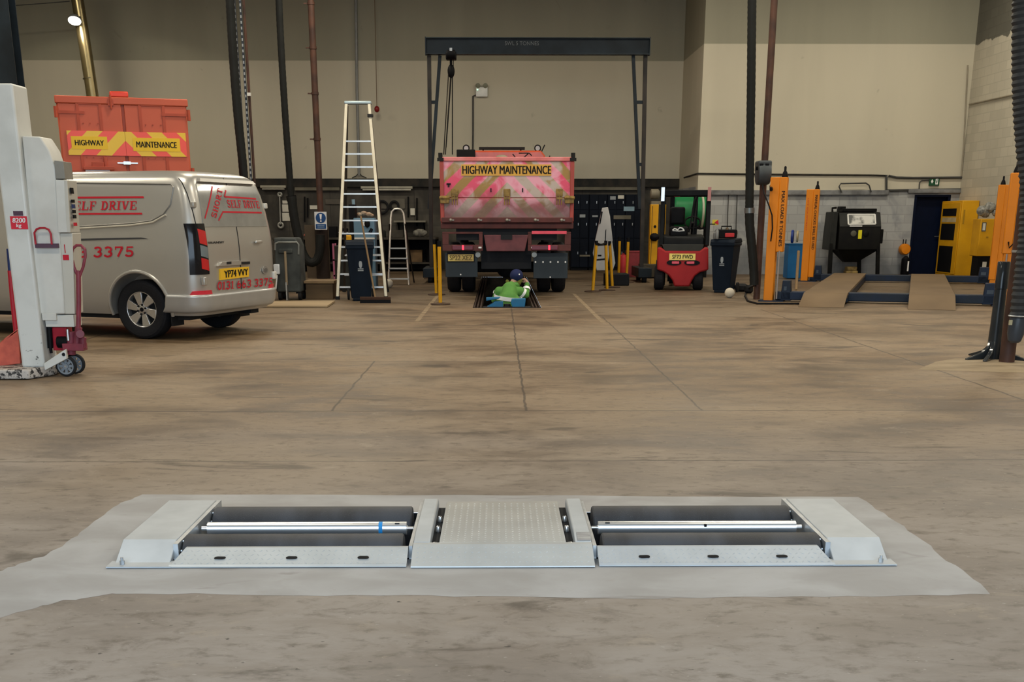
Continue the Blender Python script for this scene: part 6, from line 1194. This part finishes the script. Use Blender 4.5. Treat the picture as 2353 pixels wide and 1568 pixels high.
h3 = thing('exhaust_hose', 'black exhaust extraction hose hanging beside the brown post right of the forklift', 'hose', W(1728, 640, 22.3)); hose('hose_tube', ((1729, -60), (1728, 0), (1726, 200), (1723, 400), (1722, 478)), 22.3, .078, '', 'hose_black', .05, parent=h3); hose('hose_lower', ((1722, 480), (1723, 520), (1728, 570), (1732, 620), (1733, 655)), 22.3, .085, '', 'hose_black', .05, parent=h3); MB().cyl(W(1722, 478, 22.3), W(1722, 490, 22.3), .092).build('hose_clamp', M('clamp_grey', (.16, .17, .17), .4, .6), h3)
# flue with floodlight
fl = thing('flue_pipe', 'brassy metal flue pipe rising behind the orange box truck', 'flue', W(212, 400, 34)); M('flue_warm_galv', (.30, .245, .13), .28, .9)  # warm reflected light is put into the galvanised metal's colour
pts = [W(x, y, 34.0) for x, y in ((168, -60), (178, 0), (196, 110), (212, 216), (236, 400), (262, 600))]; MB().tube(pts, .16, 24).build('flue_tube', MATS['flue_warm_galv'], fl); c = W(205, 180, 34.0); MB().tube([c.lerp(pts[3], -.02), c.lerp(pts[3], .04)], .168, 24).build('flue_band', M('band_warm_galv', (.12, .10, .06), .4, .7), fl)
fd = thing('floodlight', 'glowing round floodlight mounted by the flue pipe high on the back wall', 'lamp', W(172, 38, 33.6)); c = W(172, 38, 33.6); MB().lathe(c + V((0, 0, .02)), (.05, -.5, -.85), [(.05, 0), (.12, .04), (.17, .12), (.17, .15)], 24).build('lamp_housing', MATS['conduit_grey'], fd); MB().lathe(c + V((.007, -.075, -.11)), (.05, -.5, -.85), [(.155, 0), (.155, .02), (.10, .045)], 24).build('lamp_lens', M('lamp_glow', (1, .93, .78), .3, var=0, emit=14), fd); MB().beam(c, W(186, 40, 33.9), .04, .04).build('lamp_bracket', MATS['conduit_dark'], fd)
pl_ = bpy.data.lights.new('floodlight_light', 'SPOT'); pl_.energy = 60; pl_.color = (1, .88, .68); pl_.spot_size = 2.4; pl_.shadow_soft_size = .15; po_ = bpy.data.objects.new('floodlight_light', pl_); COL.objects.link(po_); po_.location = c + V((0, -.2, -.3)); po_.rotation_euler = (.5, 0, 0)
wtube('cable', ((-20, 16), (60, 11), (160, 3)), 34.5, .012, 'conduit_dark', 'thin cable strung along the top of the back wall at left', 'cable')
# left stanchion
a = W(40, 190, 18.5); st_o = thing('steel_stanchion', 'dark steel stanchion at the left edge behind the white column lift', 'stanchion', (a.x - .16, 18.5, 0)); m = MB().box((-.16, -.02, 0), (.16, 0, 8.95)).box((-.16, .26, 0), (.16, .28, 8.95)).box((-.012, 0, 0), (.012, .26, 8.95)); m.build('stanchion_web', MATS['slate_steel'], st_o, local=True); MB().box((-.22, -.08, 0), (.22, .34, .025)).build('base_plate', MATS['slate_steel'], st_o, local=True)
# ================================================================ RIGHT FOREGROUND
FR = 12.45
t = sleeve_post(2315, 815, FR, .078, 'brown steel post at the right edge in front of the orange lift post'); t.name = 'steel_post'
c = W(2338, 578, FR - .08); MB().tube([(t.location.x, FR, c.z - .012), (t.location.x, FR, c.z + .012)], .083, 20).build('pipe_clip', MATS['galv'], [o for o in [t]][0])
hz = thing('exhaust_hose', 'thick black corrugated hose with a grey nozzle at the right edge', 'hose', W(2335, 760, 12.15))
hose('hose_tube', ((2349, -80), (2349, 0), (2348, 150), (2351, 260), (2358, 350), (2366, 430), (2364, 520), (2356, 600), (2348, 670), (2342, 726)), 12.15, .098, '', 'hose_grey', .028, 18, parent=hz)
m = MB().lathe(W(2341, 722, 12.15), W(2330, 788, 12.15) - W(2341, 722, 12.15), [(.085, 0), (.092, .01), (.092, .03), (.080, .04), (.085, .08), (.082, .20), (.065, .27), (.04, .29)], 24); nz = m.build('nozzle', M('nozzle_slate', (.040, .046, .055), .35), hz); c = W(2325, 742, 12.03); MB().ob((c.x, 12.06, c.z), (.03, .02, .05)).build('nozzle_label', M('label_tan', (.42, .38, .24), .5), nz)
c0 = W(2341, 726, 12.15); MB().tube([c0 + V((.095 * math.cos(k * PI / 12), .095 * math.sin(k * PI / 12), 0)) for k in range(24)], .008, 6, closed=True).build('clamp_ring', MATS['galv'], nz)
sp = thing('hose_stand', 'glossy black tube stand on flared feet left of the brown post at right', 'stand', (W(2285, 800, 12.75).x, 12.75, 0)); M('stand_gloss', (.018, .022, .026), .22, coat=.4, c2=(.03, .034, .036), scale=3)
p0, p1 = W(2284, 800, 12.75), W(2300, 601, 12.75); p0.z = 0; p1.x = p0.x + .0; x_ = p0.x
zt_ = p1.z; MB().lathe((x_, 12.75, 0), (0, 0, 1), [(.075, 0), (.073, .1), (.066, .35), (.060, zt_ * .72), (.066, zt_ * .725), (.064, zt_ - .01), (.058, zt_)], 28).build('stand_tube', MATS['stand_gloss'], sp)
for a in (200, 235, 320, 20, 110):
    d = V((math.cos(math.radians(a)), math.sin(math.radians(a)), 0)); s = V((-d.y, d.x, 0)) * .022; o_ = V((x_, 12.75, 0))
    prof = [(.05, .24), (.09, .13), (.16, .075), (.26, .045), (.36, .015), (.36, .0), (.03, .0)]; MB().slab([o_ + d * r_ + V((0, 0, z)) - s for r_, z in prof], s * 2).build('foot', MATS['stand_gloss'], sp, bevel=.008)
# ================================================================ BACK WALL, LEFT: bench, lights, tools
def batten(x0, x1, y, label):
    a, b = W(x0, y, YB - .2), W(x1, y, YB - .2); t = thing('batten_light', label, 'light fitting', ((a.x + b.x) / 2, YB - .15, a.z)); m = MB().box((a.x, YB - .22, a.z), (b.x, YB - .12, a.z + .07)); m.build('light_body', M('batten_cream', (.36, .34, .27), .5), t, bevel=.01); MB().tube([(a.x + .05, YB - .18, a.z - .03), (b.x - .05, YB - .18, a.z - .03)], .02, 10).build('light_tube', M('tube_pale', (.50, .48, .40), .3), t)
batten(598, 657, 432, 'unlit batten light on the dark wall beside the silver van'); batten(829, 948, 434, 'unlit batten light on the dark wall right of the tall ladder')
def wallbox(name, x0, y0, x1, y1, Y, d, mat, label, cat, bev=.006):
    a, b = W(x0, y1, Y), W(x1, y0, Y); return tag(MB().box((a.x, Y, a.z), (b.x, Y + d, b.z)).build(name, MATS[mat], bevel=bev), label, cat)
M('trunk_tan', (.17, .155, .115), .6, c2=(.12, .11, .08), scale=3); M('panel_dim', (.15, .135, .105), .7, c2=(.09, .08, .065), scale=1.5)
wallbox('cable_trunking', 677, 426, 780, 438, YB - .1, .08, 'trunk_tan', 'pale cable trunking on the back wall crossing behind the brown sign post', 'trunking')
wallbox('cable_trunking', 1318, 430, 1478, 437, YB - .12, .08, 'trunk_tan', 'pale cable trunking above the dark lockers right of the tipper', 'trunking')
nb = thing('notice_board', 'pale paper notices in three strips on the dark wall beside the hose', 'notice', W(660, 485, YB - .03))
for y0, y1 in ((461, 468), (470, 487), (489, 508)): a, b = W(649, y1, YB - .03), W(674, y0, YB - .03); MB().box((a.x, YB - .03, a.z), (b.x, YB - .002, b.z)).build('notice_sheet', MATS['paper'], nb)
sn = thing('giant_spanner', 'long grey ring spanner hanging on the dark wall beside the silver van', 'spanner', W(645, 485, YB - .06)); M('spanner_grey', (.32, .32, .29), .45, .5); a, b = W(643, 452, YB - .06), W(645, 516, YB - .06); MB().beam(a, b, .09, .03, side=(0, 1, 0)).build('shank', MATS['spanner_grey'], sn)
for c, r in ((W(643, 447, YB - .06), .07), (W(645, 518, YB - .06), .10)): MB().tube([c + V((r * .7 * math.cos(k * PI / 8), 0, r * .7 * math.sin(k * PI / 8))) for k in range(16)], .035, 8, closed=True).build('ring_end', MATS['spanner_grey'], sn)
wallbox('wall_notice', 712, 472, 732, 481, YB - .03, .026, 'paper', 'small pale notice on the dark wall left of the brown sign post', 'notice')
wallbox('wall_switch', 943, 479, 953, 495, YB - .07, .066, 'paper', 'small white switch box on the dark wall right of the small ladder', 'switch box')
wallbox('wall_panel', 748, 458, 790, 470, YB - .04, .036, 'panel_dim', 'dull tan panel on the dark wall above the blue sign', 'panel')
wallbox('wall_panel', 876, 457, 930, 480, YB - .04, .036, 'panel_dim', 'dull tan panel on the dark wall between the two ladders', 'panel')
for i, (x, y, r) in enumerate(((878, 476, .17), (906, 473, .12))):
    c = W(x, y, YB - .09); tag(MB().tube([c + V((r * math.cos(k * PI / 12), 0, r * math.sin(k * PI / 12))) for k in range(24)], .035, 8, closed=True).build('coiled_hose', MATS['black_rubber']), 'coil of black hose hung on the dark wall, %s of two' % ('larger left' if i == 0 else 'smaller right'), 'hose coil')
for i, (x, y0, y1) in enumerate(((700, 452, 510), (707, 455, 500), (938, 452, 500), (958, 455, 520))):
    tag(MB().tube([W(x, y0, YB - .05), W(x, y1, YB - .05)], .022, 8).build('hanging_bar', MATS['matt_black']), 'slim dark bar hanging on the back wall, %s' % ('farther left of the sign post', 'nearer left of the sign post', 'just left of the white switch box', 'just right of the white switch box')[i], 'bar')
def BX(x, Y): return W(x, 500, Y).x
WY = 34.6
wbn = thing('workbench', 'long dark workbench against the back wall left of the tipper', 'workbench', (BX(880, WY), 35.4, 0)); M('bench_dark', (.035, .031, .026), .7, c2=(.06, .052, .04), scale=3)
zt_ = .95; x0, x1 = BX(622, WY), BX(1000, WY); MB().box((x0, WY, zt_ - .06), (x1, YB - .15, zt_)).build('bench_top', MATS['bench_dark'], wbn, bevel=.006)
for k in range(7): x = x0 + .06 + (x1 - x0 - .12) * k / 6; MB().box((x - .04, WY + .05, 0), (x + .04, WY + .13, zt_ - .06)).build('leg', MATS['bench_dark'], wbn)
MB().box((x0, WY + .1, .22), (x1, YB - .2, .26)).build('lower_shelf', MATS['bench_dark'], wbn); MB().box((x0, YB - .2, .26), (x1, YB - .17, zt_ - .06)).build('back_panel', MATS['matt_black'], wbn)
ws = thing('wall_shelf', 'dark wall shelf above the workbench behind the small ladder', 'shelf', (BX(940, 35.9), 36.1, 1.35)); a, b = W(905, 511, 35.9), W(978, 507, 35.9); MB().box((a.x, 35.85, a.z), (b.x, YB - .01, b.z)).build('shelf_board', M('shelf_tan', (.20, .185, .145), .6), ws)
for x in (912, 972): c = W(x, 512, 35.9); MB().slab([(c.x, YB - .02, c.z), (c.x, YB - .02, c.z - .25), (c.x, 35.95, c.z)], (.03, 0, 0)).build('bracket', MATS['matt_black'], ws)
def onbench(name, x0, x1, h, d, mat, label, cat, Y=34.9, z0=zt_, shape='box'):
    a, b = BX(x0, Y), BX(x1, Y)
    if shape == 'box': m = MB().box((a, Y, z0), (b, Y + d, z0 + h))
    elif shape == 'cyl': m = MB().lathe(((a + b) / 2, Y + d / 2, z0), (0, 0, 1), [((b - a) * .45, 0), ((b - a) * .5, .02), ((b - a) * .5, h * .82), ((b - a) * .35, h * .9), ((b - a) * .3, h)], 20)
    else: m = MB().sphere(((a + b) / 2, Y + d / 2, z0 + h * .54), h * .5, (b - a) / h, 1, 1, jit=.07)
    return tag(m.build(name, MATS[mat], bevel=.01 if shape == 'box' else 0), label, cat)
M('rag_grey', (.26, .25, .21), .8, c2=(.12, .115, .10), scale=12); M('card_brown', (.17, .105, .05), .75, c2=(.11, .07, .035), scale=4); M('bottle_white', (.50, .50, .47), .4)
onbench('rag_pile', 947, 980, .22, .35, 'rag_grey', 'pale rumpled rag on the workbench behind the small ladder', 'rag', shape='s'); 
tb = thing('bench_vice', 'dark bench vice on the workbench left of the tall ladder', 'vice', (BX(790, 34.9), 35.0, zt_)); MB().box((tb.location.x - .12, 34.8, zt_), (tb.location.x + .12, 35.1, zt_ + .10)).ob((tb.location.x, 34.95, zt_ + .18), (.20, .18, .14)).build('vice_body', MATS['matt_black'], tb, bevel=.015); MB().cyl((tb.location.x, 34.62, zt_ + .14), (tb.location.x, 34.9, zt_ + .14), .025).cyl((tb.location.x - .14, 34.64, zt_ + .14), (tb.location.x + .14, 34.64, zt_ + .14), .012).build('vice_screw', MATS['steel'], tb)
onbench('tool_chest', 752, 772, .30, .35, 'matt_black', 'black tool chest on the workbench beside the blue sign', 'tool chest'); onbench('parts_box', 900, 925, .2, .3, 'bench_dark', 'dark parts box on the workbench behind the small ladder', 'box')
onbench('paint_tin', 876, 885, .2, .18, 'cab_grey', 'small grey tin on the workbench between the ladders', 'tin', shape='cyl')
onbench('cardboard_box', 938, 968, .34, .4, 'card_brown', 'brown cardboard box on the shelf under the workbench right of the small ladder', 'box', z0=.26)
onbench('oil_drum', 975, 996, .42, .4, 'matt_black', 'dark drum under the workbench beside the yellow posts', 'drum', z0=.26, shape='cyl')
# blue degreaser cabinet behind the ladder
DY = 26.0
dq = lambda x, y, d=0.0: V((W(x, y or 560, DY).x, DY + d, W(x, y or 560, DY).z))
dg_ = thing('blue_dispenser', 'light blue steel dispenser cabinet behind the wheelie bin and tall ladder', 'dispenser', (dq(838, 600).x, DY, 0)); M('pale_blue', (.135, .235, .32), .5, c2=(.10, .185, .26), scale=2.5, soft=.6)
a, b = dq(817, 640), dq(860, 501); MB().box((a.x, DY, .0), (b.x, DY + .42, b.z)).build('cabinet_body', MATS['pale_blue'], dg_, bevel=.02)
a, b = dq(831, 519), dq(840, 510); MB().box((a.x, DY - .008, a.z), (b.x, DY - .001, b.z)).build('sticker', MATS['white_print'], dg_)
a, b = dq(815, 550), dq(861, 546); MB().box((a.x, DY - .04, a.z), (b.x, DY + .0, b.z)).build('shelf_edge', MATS['white_paint'], dg_)
c = dq(844, 514); MB().sphere((c.x, DY - .02, c.z), .075, .8, .35, 1.1).build('dark_pad', MATS['matt_black'], dg_); MB().tube([dq(848, 534, -.02), dq(853, 525, -.02), dq(856, 527, -.02), dq(851, 538, -.02)], .014, 8).build('handle', MATS['matt_black'], dg_); MB().tube([dq(809, 458, .2), dq(812, 500, .2)], .035, 10).build('blue_pipe', M('pipe_blue', (.22, .33, .40), .4), dg_); MB().box((dq(804, 0).x, DY + .02, .05), (dq(818, 0).x, DY + .4, dq(0, 470).z)).build('back_column', MATS['matt_black'], dg_)
tpm = MB()
for k, (x, y, r) in enumerate(((824, 496, .045), (834, 493, .05), (845, 496, .05), (852, 498, .035))): c = dq(x, y - 3, .2); tpm.sphere(c, r, 1.4, 1, .9, jit=.1)
tag(tpm.build('glove_heap', M('glove_tan', (.30, .17, .10), .7, c2=(.45, .36, .26), scale=9)), 'heap of tan work gloves on top of the light blue dispenser', 'gloves'); 
jg = thing('yellow_jug', 'yellow plastic jug beside the light blue dispenser', 'jug', dq(806, 562)); a, b = dq(797, 564), dq(811, 540); MB().box((a.x, DY - .34, a.z), (b.x, DY - .20, b.z)).build('jug_body', MATS['yellow_paint'], jg, bevel=.03); MB().cyl(((a.x + b.x) / 2, DY - .27, b.z), ((a.x + b.x) / 2, DY - .27, b.z + .03), .03).build('cap', MATS['matt_black'], jg)
od = thing('oil_drum', 'dark oil drum under the yellow jug behind the tall ladder', 'drum', (dq(799, 0).x - .02, DY - .28, 0)); zz = dq(0, 564).z; MB().lathe((0, 0, 0), (0, 0, 1), [(.22, 0), (.235, .015), (.235, zz * .33), (.245, zz * .34), (.235, zz * .36), (.235, zz * .66), (.245, zz * .67), (.235, zz * .69), (.235, zz - .015), (.22, zz)], 28).build('drum_body', M('drum_dark', (.025, .028, .026), .55), od, local=True)
pk = thing('pink_trolley', 'small pink trolley frame left of the tall cream ladder', 'trolley', (W(775, 640, 28.8).x, 28.8, 0)); M('pink_paint', (.42, .13, .22), .5); kq = lambda x, y, d=0.0: V((W(x, y or 600, 28.8).x, 28.8 + d, W(x, y or 600, 28.8).z))
for x, d in ((765, 0), (793, 0), (765, .4), (793, .4)): a = kq(x, 560); MB().box((a.x - .02, 28.8 + d, .08), (a.x + .02, 28.84 + d, a.z)).build('upright', MATS['pink_paint'], pk)
for y in (598, 634): a, b = kq(765, y), kq(793, y); MB().box((a.x, 28.8, a.z - .02), (b.x, 29.24, a.z + .02)).build('shelf', MATS['pink_paint'], pk)
for x in (767, 791): a = kq(x, 0); MB().cyl((a.x - .02, 28.85, .05), (a.x + .02, 28.85, .05), .05).build('castor', MATS['black_rubber'], pk)
c = kq(778, 597); tag(MB().sphere((c.x, 29.0, c.z + .12), .10, 1.2, 1, .9, jit=.08).build('pink_rag', M('rag_pink', (.34, .16, .16), .8)), 'crumpled pink rag on the small pink trolley', 'rag')
# brown board, crate, plank, grey machine
M('board_brown', (.105, .078, .050), .7, c2=(.075, .055, .036), scale=1.2)
a, b = W(690, 640, 30.0), W(739, 518, 30.0); tag(MB().prism([(a.x, .0), (b.x, .0), (b.x, b.z - .05), (b.x - .1, b.z), (a.x - .02, b.z), (a.x - .02, b.z - .5)], 31.15, 31.19).build('brown_board', MATS['board_brown'], bevel=.004), 'large brown board standing behind the hose loop and sign post', 'board')
a = W(708, 548, 34.8); M('rag_red', (.50, .13, .10), .8); tag(MB().sphere((a.x, 34.9, .95 + .062), .11, 1.3, 1, .5, jit=.08).build('red_rag', MATS['rag_red']), 'crumpled red rag on the workbench behind the hose loop', 'rag')
a, b = G(692, 690), W(776, 645, 22.6); cr = thing('wooden_crate', 'low brown wooden crate on the floor left of the tall ladder', 'crate', ((a.x + b.x) / 2, 23.0, 0)); Yc = 22.7; a, b = W(704, 690, Yc), W(764, 648, Yc); M('crate_brown', (.12, .078, .040), .7, c2=(.09, .06, .032), scale=2, stretch=(.4, 1, 3)); M('crate_edge', (.24, .165, .085), .65, c2=(.18, .12, .065), scale=3)
MB().box((a.x, Yc, .0), (b.x, Yc + .6, b.z - .03)).build('crate_body', MATS['crate_brown'], cr, bevel=.006); MB().box((a.x - .03, Yc - .03, b.z - .03), (b.x + .03, Yc + .63, b.z + .02)).build('lid', MATS['crate_edge'], cr, bevel=.006)
a = [G(x, y) for x, y in ((560, 708), (752, 708), (770, 696), (600, 697))]; tag(MB().slab([p + V((0, 0, .005)) for p in a], (0, 0, .035)).build('floor_plank', M('plank_pale', (.36, .27, .16), .65, c2=(.27, .20, .12), scale=2, stretch=(.3, 2, 1)), bevel=.004), 'pale timber plank lying on the floor behind the silver van', 'plank')
gm = thing('parts_washer', 'grey wheeled parts washer trolley standing between the van and the crate', 'trolley', (W(660, 690, 22.5).x, 22.6, 0)); Yg = 22.4; gq2 = lambda x, y, d=0.0: V((W(x, y or 640, Yg).x, Yg + d, W(x, y or 640, Yg).z)); M('washer_grey', (.062, .070, .068), .6, c2=(.035, .04, .04), scale=3)
a, b = gq2(635, 672), gq2(688, 580); MB().prism([(a.x, a.z), (b.x, a.z), (b.x + .0, b.z + .12), (b.x - .06, b.z + .26), (a.x, b.z + .26)], Yg, Yg + .6).build('tank', MATS['washer_grey'], gm, bevel=.03); a, b = gq2(640, 582), gq2(672, 572); MB().box((a.x, Yg - .03, a.z), (b.x, Yg, b.z)).build('front_tray', MATS['washer_grey'], gm, bevel=.01)
MB().tube([gq2(632, 575), gq2(633, 560), gq2(640, 557), gq2(682, 557), gq2(686, 562), gq2(686, 585)], .02, 8).build('push_rail', M('rail_grey', (.20, .21, .20), .4, .4), gm); a, b = gq2(680, 690), gq2(690, 640); MB().box((a.x, Yg + .05, .12), (b.x, Yg + .5, b.z)).build('side_leg', MATS['matt_black'], gm)
for x, d in ((686, .1), (640, .1), (686, .5), (640, .5)): c = gq2(x, 0, d); MB().cyl((c.x - .03, c.y, .085), (c.x + .03, c.y, .085), .085).build('wheel', MATS['black_rubber'], gm)
br2 = thing('shovel', 'wooden handled shovel leaning on the grey parts washer', 'shovel', G(661, 690)); MB().tube([W(655, 578, 22.2), W(659, 655, 22.15)], .022, 8).build('shaft', M('shaft_tan', (.22, .17, .11), .6), br2); a, b = W(659, 650, 22.15), W(661, 687, 22.1); MB().beam(a, (b.x, b.y, .01), .16, .02, side=(0, 1, 0)).build('blade', MATS['dull_steel'], br2)
c = gq2(638, 620, -.1); MB().box((c.x - .06, c.y, c.z - .08), (c.x + .05, c.y + .08, c.z + .10)).build('white_gauge', M('gauge_white', (.62, .66, .70), .4), gm, bevel=.015); MB().tube([gq2(638, 632, -.06), gq2(635, 664, -.06)], .014, 8).build('gauge_rod', MATS['white_print'], gm)
# ================================================================ DARK LOCKERS right of the tipper
LKY = 35.6
lk_lab = ('dark navy steel locker, first one right of the tipper', 'dark navy steel locker, second from the tipper', 'dark navy steel locker behind the white board', 'dark navy steel locker beside the gantry leg')
M('locker_navy', (.005, .008, .016), .5, c2=(.003, .005, .010), scale=2)
xs = [BX(1312 + 41.5 * k, LKY) for k in range(5)]; zt_ = W(1400, 447, LKY).z
for k in range(4):
    t = thing('locker', lk_lab[k], 'locker', ((xs[k] + xs[k + 1]) / 2, LKY + .25, 0), 0, 'navy lockers'); MB().box((xs[k] + .006, LKY, .08), (xs[k + 1] - .006, YB - .13, zt_)).build('locker_body', MATS['locker_navy'], t, bevel=.006)
    MB().box((xs[k] + .02, LKY + .03, 0), (xs[k + 1] - .02, YB - .2, .08)).build('plinth', MATS['matt_black'], t)
    for j in range(2):
        xa = xs[k] + .02 + (xs[k + 1] - xs[k] - .04) * j / 2; xb = xs[k] + .02 + (xs[k + 1] - xs[k] - .04) * (j + 1) / 2
        for z0, z1 in ((.10, .9), (.92, 1.7), (1.72, zt_ - .02)):
            d = MB().box((xa + .006, LKY - .018, z0), (xb - .006, LKY, z1)).build('locker_door', MATS['locker_navy'], t, bevel=.004); MB().ob((xb - .05, LKY - .03, (z0 + z1) / 2), (.02, .02, .07)).build('handle', MATS['dull_steel'], d)
def lkq(x, y): return W(x, y, LKY - .03)
for i, (x0, y0, x1, y1, mat, nm, lab) in enumerate(((1402, 451, 1415, 459, 'mark_pale', 'door_sticker', 'pale grey sticker high on the third dark locker'), (1420, 449, 1434, 457, 'paper', 'door_sticker', 'pale cream sticker high beside the gantry leg'), (1433, 475, 1458, 485, 'pipe_blue', 'door_sticker', 'blue grey label on the locker beside the gantry leg'), (1410, 495, 1450, 504, 'trunk_tan', 'door_sticker', 'long pale strip label on the lockers behind the white board'), (1332, 493, 1345, 500, 'mark_pale', 'door_sticker', 'small pale sticker on the locker nearest the tipper'), (1361, 495, 1374, 499, 'mark_pale', 'door_sticker', 'small pale sticker on the second locker from the tipper'), (1332, 586, 1356, 590, 'trunk_tan', 'door_sticker', 'low pale strip on the locker nearest the tipper'))):
    a, b = lkq(x0, y1), lkq(x1, y0); tag(MB().box((a.x, LKY - .024, a.z), (b.x, LKY - .0185, b.z)).build(nm, MATS[mat]), lab, 'sticker')
# yellow column lift and green tank behind the forklift
y3 = thing('yellow_column', 'yellow lifting column with a dark motor standing behind the forklift', 'column', (W(1503, 640, 29.0).x + .1, 29.9, 0)); Yy = 31.0; vq = lambda x, y, d=0.0: V((W(x, y or 560, Yy).x, Yy + d, W(x, y or 560, Yy).z))
a, b = vq(1490, 640), vq(1514, 470); MB().box((a.x, Yy, .1), (b.x, Yy + .25, b.z)).build('column', MATS['yellow_paint'], y3, bevel=.01); a2, b2 = vq(1496, 590), vq(1499, 474); MB().box((a2.x, Yy - .01, .3), (b2.x, Yy, b2.z)).build('column_groove', MATS['leg_brown'], y3)
c = vq(1505, 446); MB().box((vq(1494, 0).x, Yy + .02, vq(0, 470).z), (vq(1518, 0).x, Yy + .3, vq(0, 462).z)).lathe((c.x - .1, Yy + .15, c.z), (1, 0, 0), [(.08, 0), (.12, .02), (.12, .2), (.07, .24)], 20).build('motor', M('motor_tan', (.16, .14, .10), .6), y3)
c = vq(1505, 521); MB().lathe((c.x, Yy - .012, c.z), (0, 1, 0), [(.03, 0), (.035, .012)], 16).build('column_bolt', MATS['matt_black'], y3); c = vq(1503, 545); MB().sphere((c.x, Yy - .08, c.z), .12, 1, .6, .8, jit=.1).build('cable_coil', MATS['matt_black'], y3); a, b = vq(1470, 645), vq(1510, 585); MB().box((a.x, Yy - .25, .02), (b.x, Yy + .4, .35)).build('column_base', M('base_olive', (.045, .038, .025), .7), y3, bevel=.02)
a, b = vq(1526, 640), vq(1536, 470); y4 = thing('yellow_post', 'narrow yellow post seen through the left of the forklift', 'post', ((a.x + b.x) / 2, Yy + .5, 0)); MB().box((a.x, Yy + .4, 0), (b.x, Yy + .6, b.z)).build('post', MATS['yellow_paint'], y4, bevel=.01)
gt = thing('green_tank', 'green tank drum seen through the forklift cage', 'tank', (W(1588, 630, 31).x, 31.4, 0)); gx = gt.location.x; m = MB().lathe((gx - .52, 31.4, 1.62), (1, 0, 0), [(.05, 0), (.36, .03), (.40, .08), (.40, .90), (.36, .95), (.05, .98)], 32); m.build('drum', M('tank_green', (.012, .17, .055), .4, c2=(.01, .12, .04), scale=3), gt); MB().lathe((gx + .22, 31.4, 1.62), (1, 0, 0), [(.41, 0), (.43, .01), (.43, .05), (.41, .06)], 32).build('drum_rim', M('rim_cream', (.42, .42, .32), .5), gt)
for dx in (-.45, .40): MB().box((gx + dx - .03, 31.2, 0), (gx + dx + .03, 31.6, 1.3)).build('stand_leg', MATS['matt_black'], gt)
MB().box((gx - .48, 31.2, 1.2), (gx + .43, 31.6, 1.26)).build('stand_rail', MATS['matt_black'], gt)
# things on and by the right bin
bt_ = V((4.52, 24.65, 1.09)); tc = thing('tool_case', 'black and red tool case standing on the wheelie bin right of the forklift', 'tool case', (4.64, 24.70, 1.082)); MB().box((-.2, -.14, 0), (.2, .14, .17)).build('case_body', MATS['matt_black'], tc, local=True, bevel=.02); MB().box((-.05, -.16, .02), (.14, -.13, .10)).build('red_latch', MATS['bright_red'], tc, local=True, bevel=.01); MB().tube([(-.1, 0, .16), (-.1, 0, .23), (.1, 0, .23), (.1, 0, .16)], .014, 8).build('handle', MATS['matt_black'], tc, local=True)
for i, (dx, h) in enumerate(((-.26, .22), (-.30, .16))): tag(MB().lathe((4.66 + dx * .6 - .08, 24.52 + i * .10, 1.068), (0, 0, 1), [(.03, 0), (.035, .01), (.035, h * .7), (.014, h * .85), (.014, h)], 14).build('spray_can', MATS['conduit_grey']), 'grey spray can on the wheelie bin right of the forklift, %s' % ('taller one' if i == 0 else 'shorter one'), 'spray can')
def ball(x, yc_, yb_, label, mat):
    g = G(x, yb_); r = .095; o = tag(MB().sphere((0, 0, r), r, n=28, m=18).build('white_ball', MATS[mat]), label, 'ball'); o.location = g; return o
M('ball_cream', (.62, .57, .46), .5, c2=(.50, .45, .36), scale=5, soft=.5)
ball(1676, 675, 685, 'cream white ball on the floor in front of the bin right of the forklift', 'ball_cream'); ball(894, 652, 662, 'cream white ball on the floor beside the small aluminium ladder', 'ball_cream')
m = MB().tube([W(1736, 655, 22.3), G(1716, 668) + V((0, 0, .02)), G(1712, 682) + V((0, 0, .015)), G(1718, 694) + V((0, 0, .015)), G(1740, 700) + V((0, 0, .015)), G(1790, 700) + V((0, 0, .015)), G(1836, 700) + V((0, 0, .015))], .018, 8); tag(m.build('floor_cable', MATS['matt_black']), 'black cable trailing over the floor to the orange lift post', 'cable')
for i, (x, y, r) in enumerate(((1703, 662, .14), (1720, 666, .09))): g = G(x, y + 8); tag(MB().lathe((g.x, g.y, .0), (0, 0, 1), [(r * .6, 0), (r, .04), (r, .12), (r * .6, .16)], 24).build('rubber_block', MATS['black_rubber']), 'black rubber pad on the floor behind the bin, %s' % ('larger one' if i == 0 else 'smaller one by the post'), 'rubber pad')
